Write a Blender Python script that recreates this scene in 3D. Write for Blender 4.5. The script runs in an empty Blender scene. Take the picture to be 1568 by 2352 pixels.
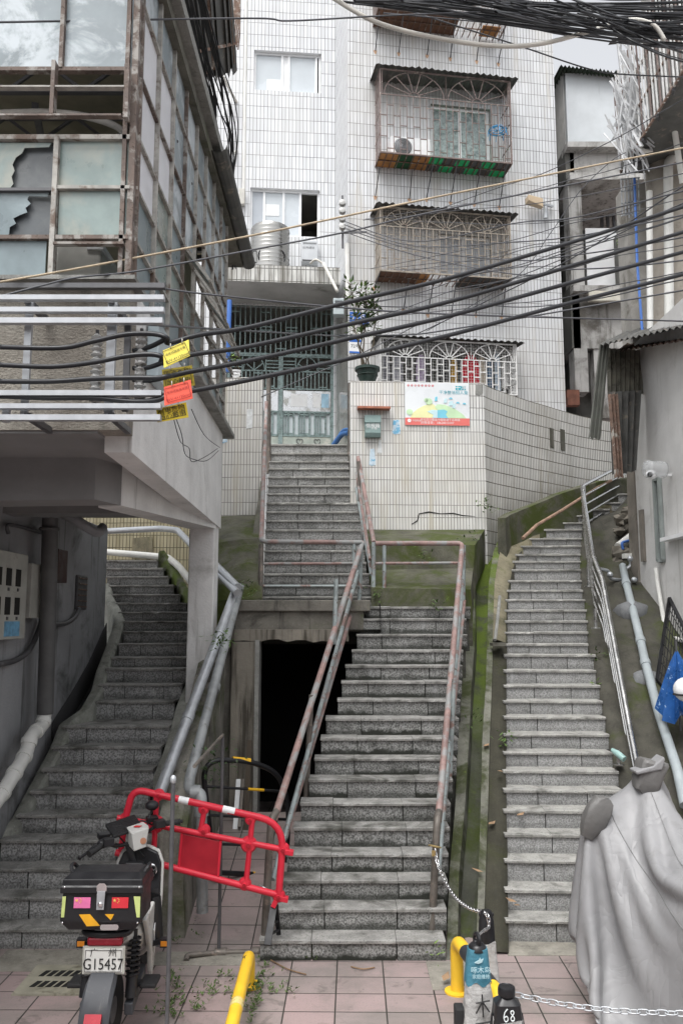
EXPOSURE = 1.05
import bpy, math, random
from mathutils import Vector, Matrix
random.seed(7)
SC = bpy.context.scene
COL = SC.collection
V = Vector
# ------------------------------------------------------------------ camera
CAMH, FD, PIT = 2.9, 1894.7, math.radians(7.46)
CP, SP = math.cos(PIT), math.sin(PIT)
def ray(x, y):
    dx = (x-784)/FD; dy = (1176-y)/FD
    return V((dx, CP-dy*SP, SP+dy*CP))
CO = V((0, 0, CAMH))
def P(x, y, Y):
    r = ray(x, y); return CO + r*(Y/r.y)
def PZ(x, y, z):
    r = ray(x, y); return CO + r*((z-CAMH)/r.z)
def PX(x, y, X):
    r = ray(x, y); return CO + r*(X/r.x)
class Frame:
    """a vertical plane with its own axes: u along it, v up, n out of it"""
    def __init__(s, o, deg):
        a = math.radians(deg); s.o = V(o); s.u = V((math.cos(a), math.sin(a), 0)); s.v = V((0, 0, 1)); s.n = s.u.cross(s.v)
    def at(s, x, y, off=0):
        r = ray(x, y); o = s.o + s.n*off
        return CO + r*((o-CO).dot(s.n)/r.dot(s.n))
    def uv(s, x, y, off=0):
        p = s.at(x, y, off)-s.o; return p.dot(s.u), p.z
    def pt(s, u, v, off=0):
        return s.o + s.u*u + s.v*v + s.n*off
# ------------------------------------------------------------------ mesh builder
ORG = {}
class MB:
    def __init__(s): s.v = []; s.f = []; s.uvs = []; s.t = []; s.tint = (.5, 0, 0)
    def add(s, pts, faces, uvs=None):
        b = len(s.v); s.v += [V(p) for p in pts]
        for i, f in enumerate(faces):
            s.f.append([b+k for k in f]); s.uvs.append(uvs[i] if uvs else None); s.t.append(s.tint)
        return s
    def quad(s, a, b, c, d, uv=None): return s.add([a, b, c, d], [(0, 1, 2, 3)], [uv] if uv else None)
    def wall(s, a, b, c, d, u0=0, v0=0):
        a, b, c, d = V(a), V(b), V(c), V(d); U = (b-a); U.z = 0; U.normalize()
        g = lambda p: (u0+(p-a).dot(U), v0+p.z)
        return s.add([a, b, c, d], [(0, 1, 2, 3)], [[g(a), g(b), g(c), g(d)]])
    def hexa(s, p, uv0=None):
        F = [(3, 2, 1, 0), (4, 5, 6, 7), (0, 1, 5, 4), (1, 2, 6, 5), (2, 3, 7, 6), (3, 0, 4, 7)]
        return s.add(p, F, [uv0]*6 if uv0 else [[(0, 0), (1, 0), (1, 1), (0, 1)]]*6)
    def box(s, c, size, rz=0, rx=0, ry=0):
        c = V(c); x, y, z = [k/2 for k in size]
        m = Matrix.Rotation(rz, 3, 'Z') @ Matrix.Rotation(ry, 3, 'Y') @ Matrix.Rotation(rx, 3, 'X')
        p = [c+m @ V(q) for q in ((-x, -y, -z), (x, -y, -z), (x, y, -z), (-x, y, -z), (-x, -y, z), (x, -y, z), (x, y, z), (-x, y, z))]
        return s.hexa(p)
    def bar(s, a, b, w, h=None, up=None):
        a, b = V(a), V(b); d = (b-a).normalized(); h = h or w
        up = V(up) if up else (V((0, 0, 1)) if abs(d.z) < .9 else V((0, 1, 0)))
        x = d.cross(up).normalized()*(w/2); y = x.cross(d).normalized()*(h/2)
        return s.hexa([a-x-y, a+x-y, a+x+y, a-x+y, b-x-y, b+x-y, b+x+y, b-x+y])
    def tube(s, pts, r, n=8, caps=True):
        pts = [V(p) for p in pts]; m = len(pts); rr = r if isinstance(r, (list, tuple)) else [r]*m
        prev = None; rings = []; L = 0; ls = []
        for i, p in enumerate(pts):
            d = (pts[min(i+1, m-1)]-pts[max(i-1, 0)]).normalized()
            if prev is None:
                up = V((0, 0, 1)) if abs(d.z) < .9 else V((0, 1, 0)); x = d.cross(up).normalized()
            else:
                x = prev - d*prev.dot(d); x.normalize()
            prev = x; y = d.cross(x)
            rings.append([p+(x*math.cos(k*2*math.pi/n)+y*math.sin(k*2*math.pi/n))*rr[i] for k in range(n)])
            if i: L += (p-pts[i-1]).length
            ls.append(L)
        F = []; U = []
        for i in range(m-1):
            for k in range(n):
                F.append((i*n+k, i*n+(k+1) % n, (i+1)*n+(k+1) % n, (i+1)*n+k))
                U.append([(k/n, ls[i]), ((k+1)/n, ls[i]), ((k+1)/n, ls[i+1]), (k/n, ls[i+1])])
        if caps:
            F.append(tuple(range(n))[::-1]); U.append([(0, 0)]*n)
            F.append(tuple((m-1)*n+k for k in range(n))); U.append([(0, L)]*n)
        return s.add([p for q in rings for p in q], F, U)
    def lathe(s, prof, c, n=20, axis=(0, 0, 1), x0=None):
        c = V(c); a = V(axis).normalized(); x = V(x0) if x0 else (V((1, 0, 0)) if abs(a.x) < .9 else V((0, 1, 0)))
        x = (x-a*x.dot(a)).normalized(); y = a.cross(x); R = []
        for r, z in prof:
            R += [c+a*z+(x*math.cos(k*2*math.pi/n)+y*math.sin(k*2*math.pi/n))*r for k in range(n)]
        F = [(i*n+k, i*n+(k+1) % n, (i+1)*n+(k+1) % n, (i+1)*n+k) for i in range(len(prof)-1) for k in range(n)]
        F.append(tuple(range(n))[::-1]); F.append(tuple((len(prof)-1)*n+k for k in range(n)))
        return s.add(R, F)
    def grid(s, rows, uv=None):
        n = len(rows[0]); pts = [p for r in rows for p in r]; F = []; U = []
        for i in range(len(rows)-1):
            for k in range(n-1):
                F.append((i*n+k, i*n+k+1, (i+1)*n+k+1, (i+1)*n+k))
                if uv: U.append([uv[i][k], uv[i][k+1], uv[i+1][k+1], uv[i+1][k]])
        return s.add(pts, F, U if uv else None)
    def prism(s, poly, vec):
        poly = [V(p) for p in poly]; vec = V(vec); n = len(poly)
        F = [tuple(range(n))[::-1], tuple(range(n, 2*n))]+[(k, (k+1) % n, n+(k+1) % n, n+k) for k in range(n)]
        return s.add(poly+[p+vec for p in poly], F)
    def ball(s, c, r, n=12, m=7, sz=1):
        return s.lathe([(max(1e-4, r*math.sin(math.pi*i/m)), -r*sz*math.cos(math.pi*i/m)) for i in range(m+1)], c, n)
    def torus(s, c, R, r, axis=(0, 0, 1), n=20, k=6, a0=0, a1=2*math.pi):
        a = V(axis).normalized(); x = (V((1, 0, 0)) if abs(a.x) < .9 else V((0, 1, 0))); x = (x-a*x.dot(a)).normalized(); y = a.cross(x)
        return s.tube([V(c)+(x*math.cos(a0+(a1-a0)*i/n)+y*math.sin(a0+(a1-a0)*i/n))*R for i in range(n+1)], r, k)
    def text(s, string, size, o, ux, uz, n, off=.002, align='CENTER', sx=1):
        cu = bpy.data.curves.new('t', 'FONT'); cu.body = string; cu.size = size; cu.align_x = align; cu.align_y = 'CENTER'; cu.resolution_u = 2
        ob = bpy.data.objects.new('t', cu); COL.objects.link(ob)
        dg = bpy.context.evaluated_depsgraph_get(); me = bpy.data.meshes.new_from_object(ob.evaluated_get(dg))
        o, ux, uz, n = V(o), V(ux), V(uz), V(n)
        s.add([o+ux*(q.co.x*sx)+uz*q.co.y+n*off for q in me.vertices], [tuple(p.vertices) for p in me.polygons])
        bpy.data.objects.remove(ob); bpy.data.curves.remove(cu); bpy.data.meshes.remove(me)
        return s
    def build(s, name, mat, parent=None, smooth=False, label=None, bevel=0, origin=None):
        me = bpy.data.meshes.new(name)
        if parent is not None:
            o = ORG[parent.name]
        elif origin is not None: o = V(origin)
        else:
            xs = [p.x for p in s.v]; ys = [p.y for p in s.v]
            o = V(((min(xs)+max(xs))/2, (min(ys)+max(ys))/2, min(p.z for p in s.v)))
        me.from_pydata([p-o for p in s.v], [], s.f)
        if any(u for u in s.uvs):
            L = me.uv_layers.new(name='UVMap'); i = 0
            dat = []
            for f, u in zip(s.f, s.uvs):
                for k in range(len(f)): dat += list(u[k]) if u else [0, 0]
            L.data.foreach_set('uv', dat)
        if any(t != (.5, 0, 0) for t in s.t):
            A = me.attributes.new('tint', 'FLOAT_COLOR', 'FACE')
            A.data.foreach_set('color', [c for t in s.t for c in (t[0], t[1], t[2], 1)])
        me.materials.append(mat)
        if smooth: me.polygons.foreach_set('use_smooth', [True]*len(me.polygons))
        me.update(); me.validate()
        ob = bpy.data.objects.new(name, me); COL.objects.link(ob)
        if parent is not None:
            ob.parent = parent
        else: ob.location = o
        ORG[ob.name] = o
        if smooth == 'auto':
            try:
                me.set_sharp_from_angle(angle=math.radians(40))
            except Exception: pass
        if bevel:
            m = ob.modifiers.new('bevel', 'BEVEL'); m.width = bevel; m.segments = 2; m.limit_method = 'ANGLE'
        if label: ob['label'] = label
        return ob
def tag(o, label=None, cat=None, group=None, kind=None):
    if label: o['label'] = label
    if cat: o['category'] = cat
    if group: o['group'] = group
    if kind: o['kind'] = kind
    return o
def thing(name, label, cat, loc, group=None):
    o = bpy.data.objects.new(name, None); COL.objects.link(o); o.location = loc; o.empty_display_size = .1
    ORG[o.name] = V(loc); return tag(o, label, cat, group)
def solo(name, mb, mat, label, cat, group=None, smooth=False, bevel=0):
    return tag(mb.build(name, mat, None, smooth, None, bevel), label, cat, group)
def struct(name, mb, mat, smooth=False):
    return tag(mb.build(name, mat, None, smooth), None, None, None, 'structure')
def catmull(pts, k=6):
    pts = [V(p) for p in pts]; out = []
    for i in range(len(pts)-1):
        a, b, c, d = pts[max(i-1, 0)], pts[i], pts[i+1], pts[min(i+2, len(pts)-1)]
        for j in range(k):
            t = j/k; out.append(.5*((2*b)+(c-a)*t+(2*a-5*b+4*c-d)*t*t+(3*b-a-3*c+d)*t**3))
    return out+[pts[-1]]
def bend(pts, r=.06, k=5):
    """polyline with its inner corners rounded"""
    pts = [V(p) for p in pts]; out = [pts[0]]
    for i in range(1, len(pts)-1):
        a, b, c = pts[i-1:i+2]; q = min(r, (a-b).length*.45, (c-b).length*.45)
        s, e = b+(a-b).normalized()*q, b+(c-b).normalized()*q
        for j in range(k+1):
            t = j/k; out.append(s*(1-t)**2+b*2*t*(1-t)+e*t*t)
    return out+[pts[-1]]
def lerp(a, b, t): return a+(b-a)*t
def interp(tab, y):
    """tab: sorted (key, value...) rows"""
    if y <= tab[0][0]: return tab[0][1:]
    for i in range(len(tab)-1):
        if y <= tab[i+1][0]:
            t = (y-tab[i][0])/(tab[i+1][0]-tab[i][0]); return tuple(lerp(p, q, t) for p, q in zip(tab[i][1:], tab[i+1][1:]))
    return tab[-1][1:]
# ------------------------------------------------------------------ materials
def s2l(c):
    c = [k/255 for k in c]; return tuple((k/12.92 if k < .04045 else ((k+.055)/1.055)**2.4) for k in c)+(1,)
def G(v): return (v, v, v, 1)
class NT:
    def __init__(s, name):
        s.m = bpy.data.materials.new(name); s.m.use_nodes = True; s.n = s.m.node_tree.nodes; s.l = s.m.node_tree.links
        s.b = s.n['Principled BSDF']; s.pos = None
    def P(s):
        if not s.pos: s.pos = s.n.new('ShaderNodeNewGeometry').outputs['Position']
        return s.pos
    def put(s, sock, v):
        if hasattr(v, 'links') or isinstance(v, bpy.types.NodeSocket): s.l.new(v, sock)
        else: sock.default_value = v
    def map(s, scale, src=None):
        n = s.n.new('ShaderNodeMapping'); n.inputs['Scale'].default_value = scale; s.l.new(src or s.P(), n.inputs['Vector']); return n.outputs[0]
    def noise(s, scale, detail=4, rough=.55, vec=None, dist=0):
        n = s.n.new('ShaderNodeTexNoise'); n.inputs['Scale'].default_value = scale; n.inputs['Detail'].default_value = detail
        n.inputs['Roughness'].default_value = rough; n.inputs['Distortion'].default_value = dist; s.l.new(vec or s.P(), n.inputs['Vector']); return n.outputs['Fac']
    def ramp(s, f, a, b, va=0., vb=1.):
        n = s.n.new('ShaderNodeMapRange'); n.inputs[1].default_value = a; n.inputs[2].default_value = b; n.inputs[3].default_value = va; n.inputs[4].default_value = vb
        n.interpolation_type = 'SMOOTHSTEP'; s.put(n.inputs[0], f); return n.outputs[0]
    def math(s, op, a, b=0.):
        n = s.n.new('ShaderNodeMath'); n.operation = op; n.use_clamp = False; s.put(n.inputs[0], a); s.put(n.inputs[1], b); return n.outputs[0]
    def mix(s, f, a, b, mode='MIX'):
        n = s.n.new('ShaderNodeMix'); n.data_type = 'RGBA'; n.blend_type = mode; n.clamp_factor = True
        s.put(n.inputs[0], f); s.put(n.inputs[6], a); s.put(n.inputs[7], b); return n.outputs[2]
    def bump(s, h, strength=.3, dist=.01):
        n = s.n.new('ShaderNodeBump'); n.inputs['Strength'].default_value = strength; n.inputs['Distance'].default_value = dist
        s.put(n.inputs['Height'], h); s.l.new(n.outputs[0], s.b.inputs['Normal'])
    def fin(s, col, rough=.8, metal=0., spec=.5):
        s.put(s.b.inputs['Base Color'], col); s.put(s.b.inputs['Roughness'], rough); s.b.inputs['Metallic'].default_value = metal
        s.b.inputs['Specular IOR Level'].default_value = spec; return s.m
def M(name, col, rough=.8, var=.12, scale=4., metal=0., stain=None, streak=None, speck=None, bump=0., bscale=30., spec=.4, rvar=.1):
    """plain surface with tonal variation. stain=(colour, scale, lo, hi) patches; streak=(colour, lo, hi) runs down; speck=(colour, scale, lo, hi)"""
    t = NT(name); c = tuple(col[:3])+(1,)
    f = t.ramp(t.noise(scale, 5, .6), .3, .7)
    o = t.mix(f, tuple(k*(1-var) for k in c[:3])+(1,), tuple(min(1, k*(1+var)) for k in c[:3])+(1,))
    if speck: o = t.mix(t.ramp(t.noise(speck[1], 3, .6), speck[2], speck[3]), o, tuple(speck[0][:3])+(1,))
    if stain: o = t.mix(t.ramp(t.noise(stain[1], 6, .65, dist=.4), stain[2], stain[3]), o, tuple(stain[0][:3])+(1,))
    if streak: o = t.mix(t.ramp(t.noise(1.0, 5, .6, t.map((9, 9, .7))), streak[1], streak[2]), o, tuple(streak[0][:3])+(1,))
    if bump: t.bump(t.noise(bscale, 4, .6), bump, .02)
    return t.fin(o, t.ramp(f, 0, 1, max(.02, rough-rvar), min(1, rough+rvar)), metal, spec)
def tile_mat(name, w, h, mort, base, joint, dirt, dlo=.52, dhi=.75, rough=.25, curved=False):
    t = NT(name); uv = t.n.new('ShaderNodeUVMap').outputs[0]
    b = t.n.new('ShaderNodeTexBrick'); b.offset = 0; b.squash = 1; b.inputs['Scale'].default_value = 1; b.inputs['Mortar Size'].default_value = mort
    b.inputs['Mortar Smooth'].default_value = .15; b.inputs['Bias'].default_value = 0; b.inputs['Brick Width'].default_value = w; b.inputs['Row Height'].default_value = h
    wob = t.n.new('ShaderNodeVectorMath'); wob.operation = 'ADD'
    nz = t.n.new('ShaderNodeTexNoise'); nz.inputs['Scale'].default_value = 1.5; t.l.new(t.P(), nz.inputs['Vector'])
    sc = t.n.new('ShaderNodeVectorMath'); sc.operation = 'SCALE'; sc.inputs[3].default_value = .012; t.l.new(nz.outputs['Color'], sc.inputs[0])
    t.l.new(uv, wob.inputs[0]); t.l.new(sc.outputs[0], wob.inputs[1]); t.l.new(wob.outputs[0], b.inputs['Vector'])
    b.inputs['Color1'].default_value = base; b.inputs['Color2'].default_value = tuple(k*.84 for k in base[:3])+(1,)
    jm = t.mix(t.ramp(t.noise(2.2, 4), .35, .65), joint, tuple(k*2.2 for k in joint[:3])+(1,))
    t.l.new(jm, b.inputs['Mortar'])
    o = b.outputs['Color']
    big = t.ramp(t.noise(.45, 4, .6), .38, .72)
    o = t.mix(t.math('MULTIPLY', big, .35), o, dirt)
    st = t.ramp(t.noise(1., 6, .65, t.map((5, 5, .45))), dlo, dhi)
    o = t.mix(t.math('MULTIPLY', st, .7), o, dirt)
    t.bump(t.math('SUBTRACT', 1., b.outputs['Fac']), .5, .004)
    return t.fin(o, t.mix(b.outputs['Fac'], G(rough), G(.9)), 0, .5)
# ------------------------------------------------------------------ world, sun, camera
W = bpy.data.worlds.new('World'); SC.world = W; W.use_nodes = True
wn, wl = W.node_tree.nodes, W.node_tree.links
sky = wn.new('ShaderNodeTexSky'); sky.sky_type = 'NISHITA'; sky.sun_disc = False
SUN_EL, SUN_AZ = 62, 205
sky.sun_elevation = math.radians(SUN_EL); sky.sun_rotation = math.radians(SUN_AZ); sky.dust_density = 4; sky.air_density = 1.0; sky.ozone_density = .5
hs = wn.new('ShaderNodeHueSaturation'); hs.inputs['Saturation'].default_value = .14; hs.inputs['Value'].default_value = 1
wl.new(sky.outputs[0], hs.inputs['Color']); wl.new(hs.outputs[0], wn['Background'].inputs['Color']); wn['Background'].inputs['Strength'].default_value = .15
sd = bpy.data.lights.new('sun', 'SUN'); sd.energy = .95; sd.angle = math.radians(38); sd.color = (1, .985, .965)
so = bpy.data.objects.new('sun', sd); COL.objects.link(so)
# a sun in the direction the sky's sun stands (azimuth measured from +Y clockwise)
az = math.radians(SUN_AZ); el = math.radians(SUN_EL)
sdir = V((math.sin(az)*math.cos(el), math.cos(az)*math.cos(el), math.sin(el)))
so.rotation_euler = sdir.to_track_quat('Z', 'Y').to_euler(); so.location = (0, 0, 30)
SC.view_settings.view_transform = 'Standard'; SC.view_settings.look = 'None'; SC.view_settings.exposure = EXPOSURE; SC.view_settings.gamma = 1
cd = bpy.data.cameras.new('camera'); cam = bpy.data.objects.new('camera', cd); COL.objects.link(cam)
cam.location = CO; cam.rotation_euler = (math.pi/2+PIT, 0, 0); cd.sensor_fit = 'VERTICAL'; cd.sensor_height = 36; cd.lens = FD/2352*36; cd.clip_end = 500; cd.clip_start = .05
SC.camera = cam
# ------------------------------------------------------------------ materials
def granite(name, lo, hi, tone=1., mould=1., scale=42):
    t = NT(name); at = t.n.new('ShaderNodeAttribute'); at.attribute_name = 'tint'
    sep = t.n.new('ShaderNodeSeparateColor'); t.l.new(at.outputs['Color'], sep.inputs[0])
    n1 = t.noise(scale, 3, .7); f = t.ramp(n1, .36, .64)
    o = t.mix(f, tuple(k*tone for k in lo[:3])+(1,), tuple(k*tone for k in hi[:3])+(1,))
    # each stone has its own tone
    tn = t.math('ADD', t.math('MULTIPLY', sep.outputs[0], .9), .55)
    tc = t.n.new('ShaderNodeCombineColor'); [t.l.new(tn, tc.inputs[i]) for i in range(3)]
    o = t.mix(1., o, tc.outputs[0], 'MULTIPLY')
    big = t.ramp(t.noise(2.3, 6, .68, dist=.5), .46, .72)
    o = t.mix(t.math('MULTIPLY', big, .55*mould), o, (.03, .031, .027, 1))
    white = t.ramp(t.noise(1.3, 5, .6, t.map((6, 3, 1.2))), .58, .74)
    o = t.mix(t.math('MULTIPLY', white, .38), o, (.44, .45, .45, 1))
    # mould grows from the foot of each riser and at its ends
    uv = t.n.new('ShaderNodeUVMap').outputs[0]; su = t.n.new('ShaderNodeSeparateXYZ'); t.l.new(uv, su.inputs[0])
    edge = t.math('SUBTRACT', t.math('MULTIPLY', t.noise(7, 5, .7), .95), su.outputs[1])
    mk = t.math('MULTIPLY', t.ramp(edge, .0, .3), sep.outputs[1])
    o = t.mix(mk, o, (.016, .018, .013, 1))
    t.bump(n1, .25, .006)
    return t.fin(o, .75, 0, .35)
def concrete(name, col, moss=0., dark=.5, rough=.9, streak=.5, mosscol=(.05, .065, .012, 1), msc=1.8, mlo=.5, lush=None):
    t = NT(name); f = t.ramp(t.noise(3.1, 6, .65), .3, .7)
    o = t.mix(f, tuple(k*.72 for k in col[:3])+(1,), tuple(k*1.2 for k in col[:3])+(1,))
    o = t.mix(t.math('MULTIPLY', t.ramp(t.noise(55, 3, .6), .55, .75), .35), o, tuple(min(1, k*1.9) for k in col[:3])+(1,))
    d = t.ramp(t.noise(1.7, 7, .7, dist=.7), .5, .72); o = t.mix(t.math('MULTIPLY', d, dark), o, (.022, .022, .018, 1))
    s = t.ramp(t.noise(1., 6, .65, t.map((8, 8, .6))), .52, .74); o = t.mix(t.math('MULTIPLY', s, streak), o, (.03, .03, .025, 1))
    if moss:
        m = t.ramp(t.noise(msc, 6, .7, dist=.6), mlo, mlo+.2); o = t.mix(t.math('MULTIPLY', m, moss), o, mosscol)
        g = t.ramp(t.noise(6, 5, .7), .58, .72); o = t.mix(t.math('MULTIPLY', t.math('MULTIPLY', g, m), .6), o, (.10, .14, .02, 1))
    if lush:                                              # thicker, brighter moss where the upper run stays wet
        sx_ = t.n.new('ShaderNodeSeparateXYZ'); t.l.new(t.P(), sx_.inputs[0]); lu = t.math('MULTIPLY', t.ramp(sx_.outputs[1], *lush), t.ramp(t.noise(2.6, 5, .65), .36, .56)); o = t.mix(t.math('MULTIPLY', lu, .9), o, (.085, .125, .014, 1))
    t.bump(t.noise(28, 6, .65), .35, .02)
    return t.fin(o, rough, 0, .3)
m_gran_c = granite('granite_old', (.085, .085, .08), (.34, .34, .33), 1., 1.15, 60)
m_gran_u = granite('granite_upper', (.15, .15, .145), (.40, .40, .39), 1., .8, 55)
m_gran_r = granite('granite_clean', (.17, .17, .167), (.38, .38, .375), 1., .45, 70)
m_gran_l = granite('granite_left', (.15, .15, .147), (.42, .42, .415), 1.05, .6, 55)  # stone tones of the left flight
m_core = concrete('stair_core', (.07, .068, .06), .5, .8)
m_tread = M('tread_stone', (.325, .32, .30), .7, .2, 9, speck=((.12, .12, .115), 70, .56, .68), stain=((.09, .09, .08), 3.2, .5, .74), bump=.15)
m_tread_l = M('tread_stone_worn', (.285, .28, .265), .75, .24, 9, speck=((.11, .11, .105), 70, .55, .68), stain=((.07, .07, .06), 2.6, .47, .7), bump=.15)
m_conc = concrete('concrete_grey', (.26, .26, .245), 0, .5)
m_conc_old = concrete('concrete_old', (.13, .125, .105), .35, .7)
m_moss = concrete('concrete_mossy', (.10, .098, .075), .95, .6, msc=1.5, mlo=.42)
m_moss2 = concrete('concrete_mossed_dark', (.042, .040, .029), .7, .7, msc=1.2, mlo=.52, mosscol=(.035, .04, .012, 1))
m_kerb = concrete('kerb_stone', (.15, .15, .125), .95, .6, msc=2.2, mlo=.43, mosscol=(.036, .044, .014, 1), lush=(10.2, 13.2))
m_kerb_l = concrete('kerb_stone_pale', (.27, .275, .245), .6, .4, msc=2., mlo=.52, mosscol=(.075, .085, .05, 1))  # paler kerb stone with grey green moss
m_bank = concrete('bank_soil', (.062, .059, .048), .9, .8, msc=1.6, mlo=.5, mosscol=(.040, .052, .010, 1))
m_tan = concrete('dry_render', (.19, .172, .118), .5, .3, msc=3)
TW = s2l((214, 216, 219)); TJ = (.085, .085, .085, 1); TD = s2l((178, 172, 160))
m_tile_f = tile_mat('facade_tile', .065, .241, .0048, TW, TJ, TD)
m_tile_r = tile_mat('recess_tile', .0732, .268, .005, TW, TJ, s2l((196, 196, 192)), .6, .85)
m_tile_b = tile_mat('base_tile', .0497, .204, .005, s2l((222, 222, 220)), TJ, s2l((182, 174, 154)), .5, .72)
m_tile_c = tile_mat('curved_tile', .0497, .204, .0075, s2l((226, 225, 220)), (.07, .065, .055, 1), s2l((140, 132, 114)), .5, .74)
m_tile_d = tile_mat('grey_tile', .12, .268, .005, s2l((150, 150, 146)), (.04, .04, .04, 1), s2l((95, 92, 86)), .5, .75, .12)
m_tile_o = tile_mat('old_tile', .06, .22, .007, s2l((172, 165, 140)), (.05, .045, .03, 1), s2l((110, 100, 70)), .45, .7)
m_white = M('white_paint', (.74, .75, .76), .45, .06)
m_whitepipe = M('white_pvc', (.66, .66, .63), .4, .08, 3, stain=((.30, .28, .22), 2.2, .62, .8))
m_dark = M('dark_interior', (.012, .012, .011), .95, .2)
m_black = M('black_plastic', (.014, .014, .016), .42, .15, 6)
m_blackmat = M('black_rubber', (.02, .02, .021), .75, .2, 8)
m_cable = M('cable_black', (.016, .017, .02), .45, .2)
m_cable2 = M('cable_grey', (.07, .072, .08), .5, .2)
m_tanw = M('cable_tan', (.36, .29, .20), .6, .2, 12)
m_whitew = M('cable_white', (.62, .60, .55), .5, .1)
m_gal = M('galvanised', (.44, .46, .48), .42, .12, 9, .55, stain=((.25, .22, .18), 6, .6, .8))
m_alu = M('aluminium_bar', (.40, .415, .435), .45, .1, 9, .3, stain=((.28, .28, .28), 5, .6, .8))
m_steel = M('stainless', (.50, .50, .49), .24, .08, 5, 1.)
m_iron = M('grey_iron', (.10, .10, .105), .5, .15, 12, .3)
m_rustpink = M('worn_red_pipe', (.25, .165, .15), .55, .25, 7, .0, stain=((.25, .255, .25), 5, .45, .6), speck=((.15, .08, .06), 25, .6, .7))
m_railgrey = M('worn_grey_pipe', (.30, .34, .34), .5, .2, 7, .2, stain=((.24, .16, .14), 6, .52, .64), speck=((.12, .09, .07), 25, .6, .7))
m_railold = M('brown_newel_pipe', (.14, .125, .11), .5, .25, 9, .3, stain=((.30, .24, .20), 8, .55, .7))
m_rust = M('rusted_steel', (.20, .135, .105), .8, .3, 12, .1, stain=((.42, .40, .36), 7, .54, .66), speck=((.08, .04, .03), 40, .55, .7))
m_cage1 = M('cage_bar_brown', (.17, .13, .12), .7, .25, 12, stain=((.40, .36, .32), 9, .55, .7))
m_cage2 = M('cage_bar_tan', (.30, .265, .22), .7, .2, 12, stain=((.16, .12, .10), 9, .52, .68))
m_cage3 = M('cage_bar_white', (.62, .62, .61), .55, .1, 12, stain=((.3, .25, .2), 9, .62, .75))
m_gate = M('gate_paint', (.20, .27, .265), .5, .25, 14, stain=((.10, .12, .11), 18, .5, .68), speck=((.36, .42, .40), 50, .58, .72))
m_corr = M('corrugated_dark', (.085, .085, .08), .7, .3, 5, stain=((.20, .17, .14), 7, .55, .7))
m_corr2 = M('corrugated_grey', (.24, .24, .215), .6, .2, 5, stain=((.12, .11, .09), 5, .5, .7))
# ------------------------------------------------------------------ ground
def pave_mat():
    t = NT('paving'); mp = t.n.new('ShaderNodeMapping'); mp.inputs['Rotation'].default_value[2] = math.radians(.8); mp.inputs['Location'].default_value = (.25+.3846*20-.11, -7.196+.305*40, 0)
    t.l.new(t.P(), mp.inputs['Vector'])
    b = t.n.new('ShaderNodeTexBrick'); b.offset = 0; b.inputs['Scale'].default_value = 1; b.inputs['Brick Width'].default_value = .3846; b.inputs['Row Height'].default_value = .305
    b.inputs['Mortar Size'].default_value = .006; b.inputs['Mortar Smooth'].default_value = .2; b.inputs['Bias'].default_value = 0
    b.inputs['Color1'].default_value = (.345, .262, .255, 1); b.inputs['Color2'].default_value = (.29, .24, .23, 1); b.inputs['Mortar'].default_value = (.035, .033, .03, 1)
    t.l.new(mp.outputs[0], b.inputs['Vector'])
    o = t.mix(t.math('MULTIPLY', t.ramp(t.noise(70, 3, .7), .5, .7), .5), b.outputs['Color'], (.20, .18, .17, 1))
    o = t.mix(t.math('MULTIPLY', t.ramp(t.noise(1.3, 6, .65, dist=.4), .40, .66), .65), o, (.17, .16, .145, 1))
    o = t.mix(t.math('MULTIPLY', t.ramp(t.noise(4.5, 6, .7, dist=.6), .56, .7), .55), o, (.09, .085, .075, 1))
    o = t.mix(t.ramp(t.noise(9, 3, .5), .71, .78), o, (.05, .045, .04, 1))
    o = t.mix(b.outputs['Fac'], o, (.035, .034, .028, 1))
    t.bump(t.math('SUBTRACT', t.math('MULTIPLY', t.noise(60, 3), .3), b.outputs['Fac']), .5, .006)
    return t.fin(o, t.ramp(t.noise(2, 4), .3, .7, .5, .8), 0, .4)
g = MB(); g.quad((-40, -20, 0), (40, -20, 0), (40, 70, 0), (-40, 70, 0)); struct('pavement', g, pave_mat())
# plain cement margins let into the paving
m_cement = concrete('cement_patch', (.27, .255, .22), .25, .35, msc=2.5, mlo=.6)
g = MB()
for (x0, x1, y0, y1) in ((-1.62, -.78, 7.42, 7.72), (.72, 1.1, 6.95, 7.5), (-2.95, -2.1, 7.3, 7.75), (1.45, 4.2, 7.62, 7.95)):
    g.box(((x0+x1)/2, (y0+y1)/2, .002), (x1-x0, y1-y0, .006))
struct('cement_margin', g, m_cement)
# rising floor of the alley between the left stairs and the middle stairs
g = MB(); rows = []
for i in range(15):
    Y = 7.7+i*.2; z = .004+max(0, (Y-7.75))*.205
    rows.append([V((x, Y, z)) for x in (-1.8, -1.2, -.6, .35)])
g.grid(rows); struct('alley_path', g, bpy.data.materials['paving'])
# earth under and between the stairs
def hill(x0, x1, f, nx=8, ny=44, y1=16.4):
    g = MB(); rows = []
    for i in range(ny+1):
        Y = 7.6+(y1-7.6)*i/ny
        rows.append([V((lerp(x0, x1, k/nx), Y, f(lerp(x0, x1, k/nx), Y))) for k in range(nx+1)])
    return g.grid(rows)
struct('hillside', hill(.95, 9, lambda x, Y: -.35+max(0, (Y-7.9))*.735+.06*math.sin(x*7+Y*5)), m_bank, True)
struct('bank', hill(-7, -1.9, lambda x, Y: -.35+max(0, min(Y, 9.4)-7.8)*.85+max(0, Y-10.1)*.5, 4, 44, 14.4), m_bank, True)
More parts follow.
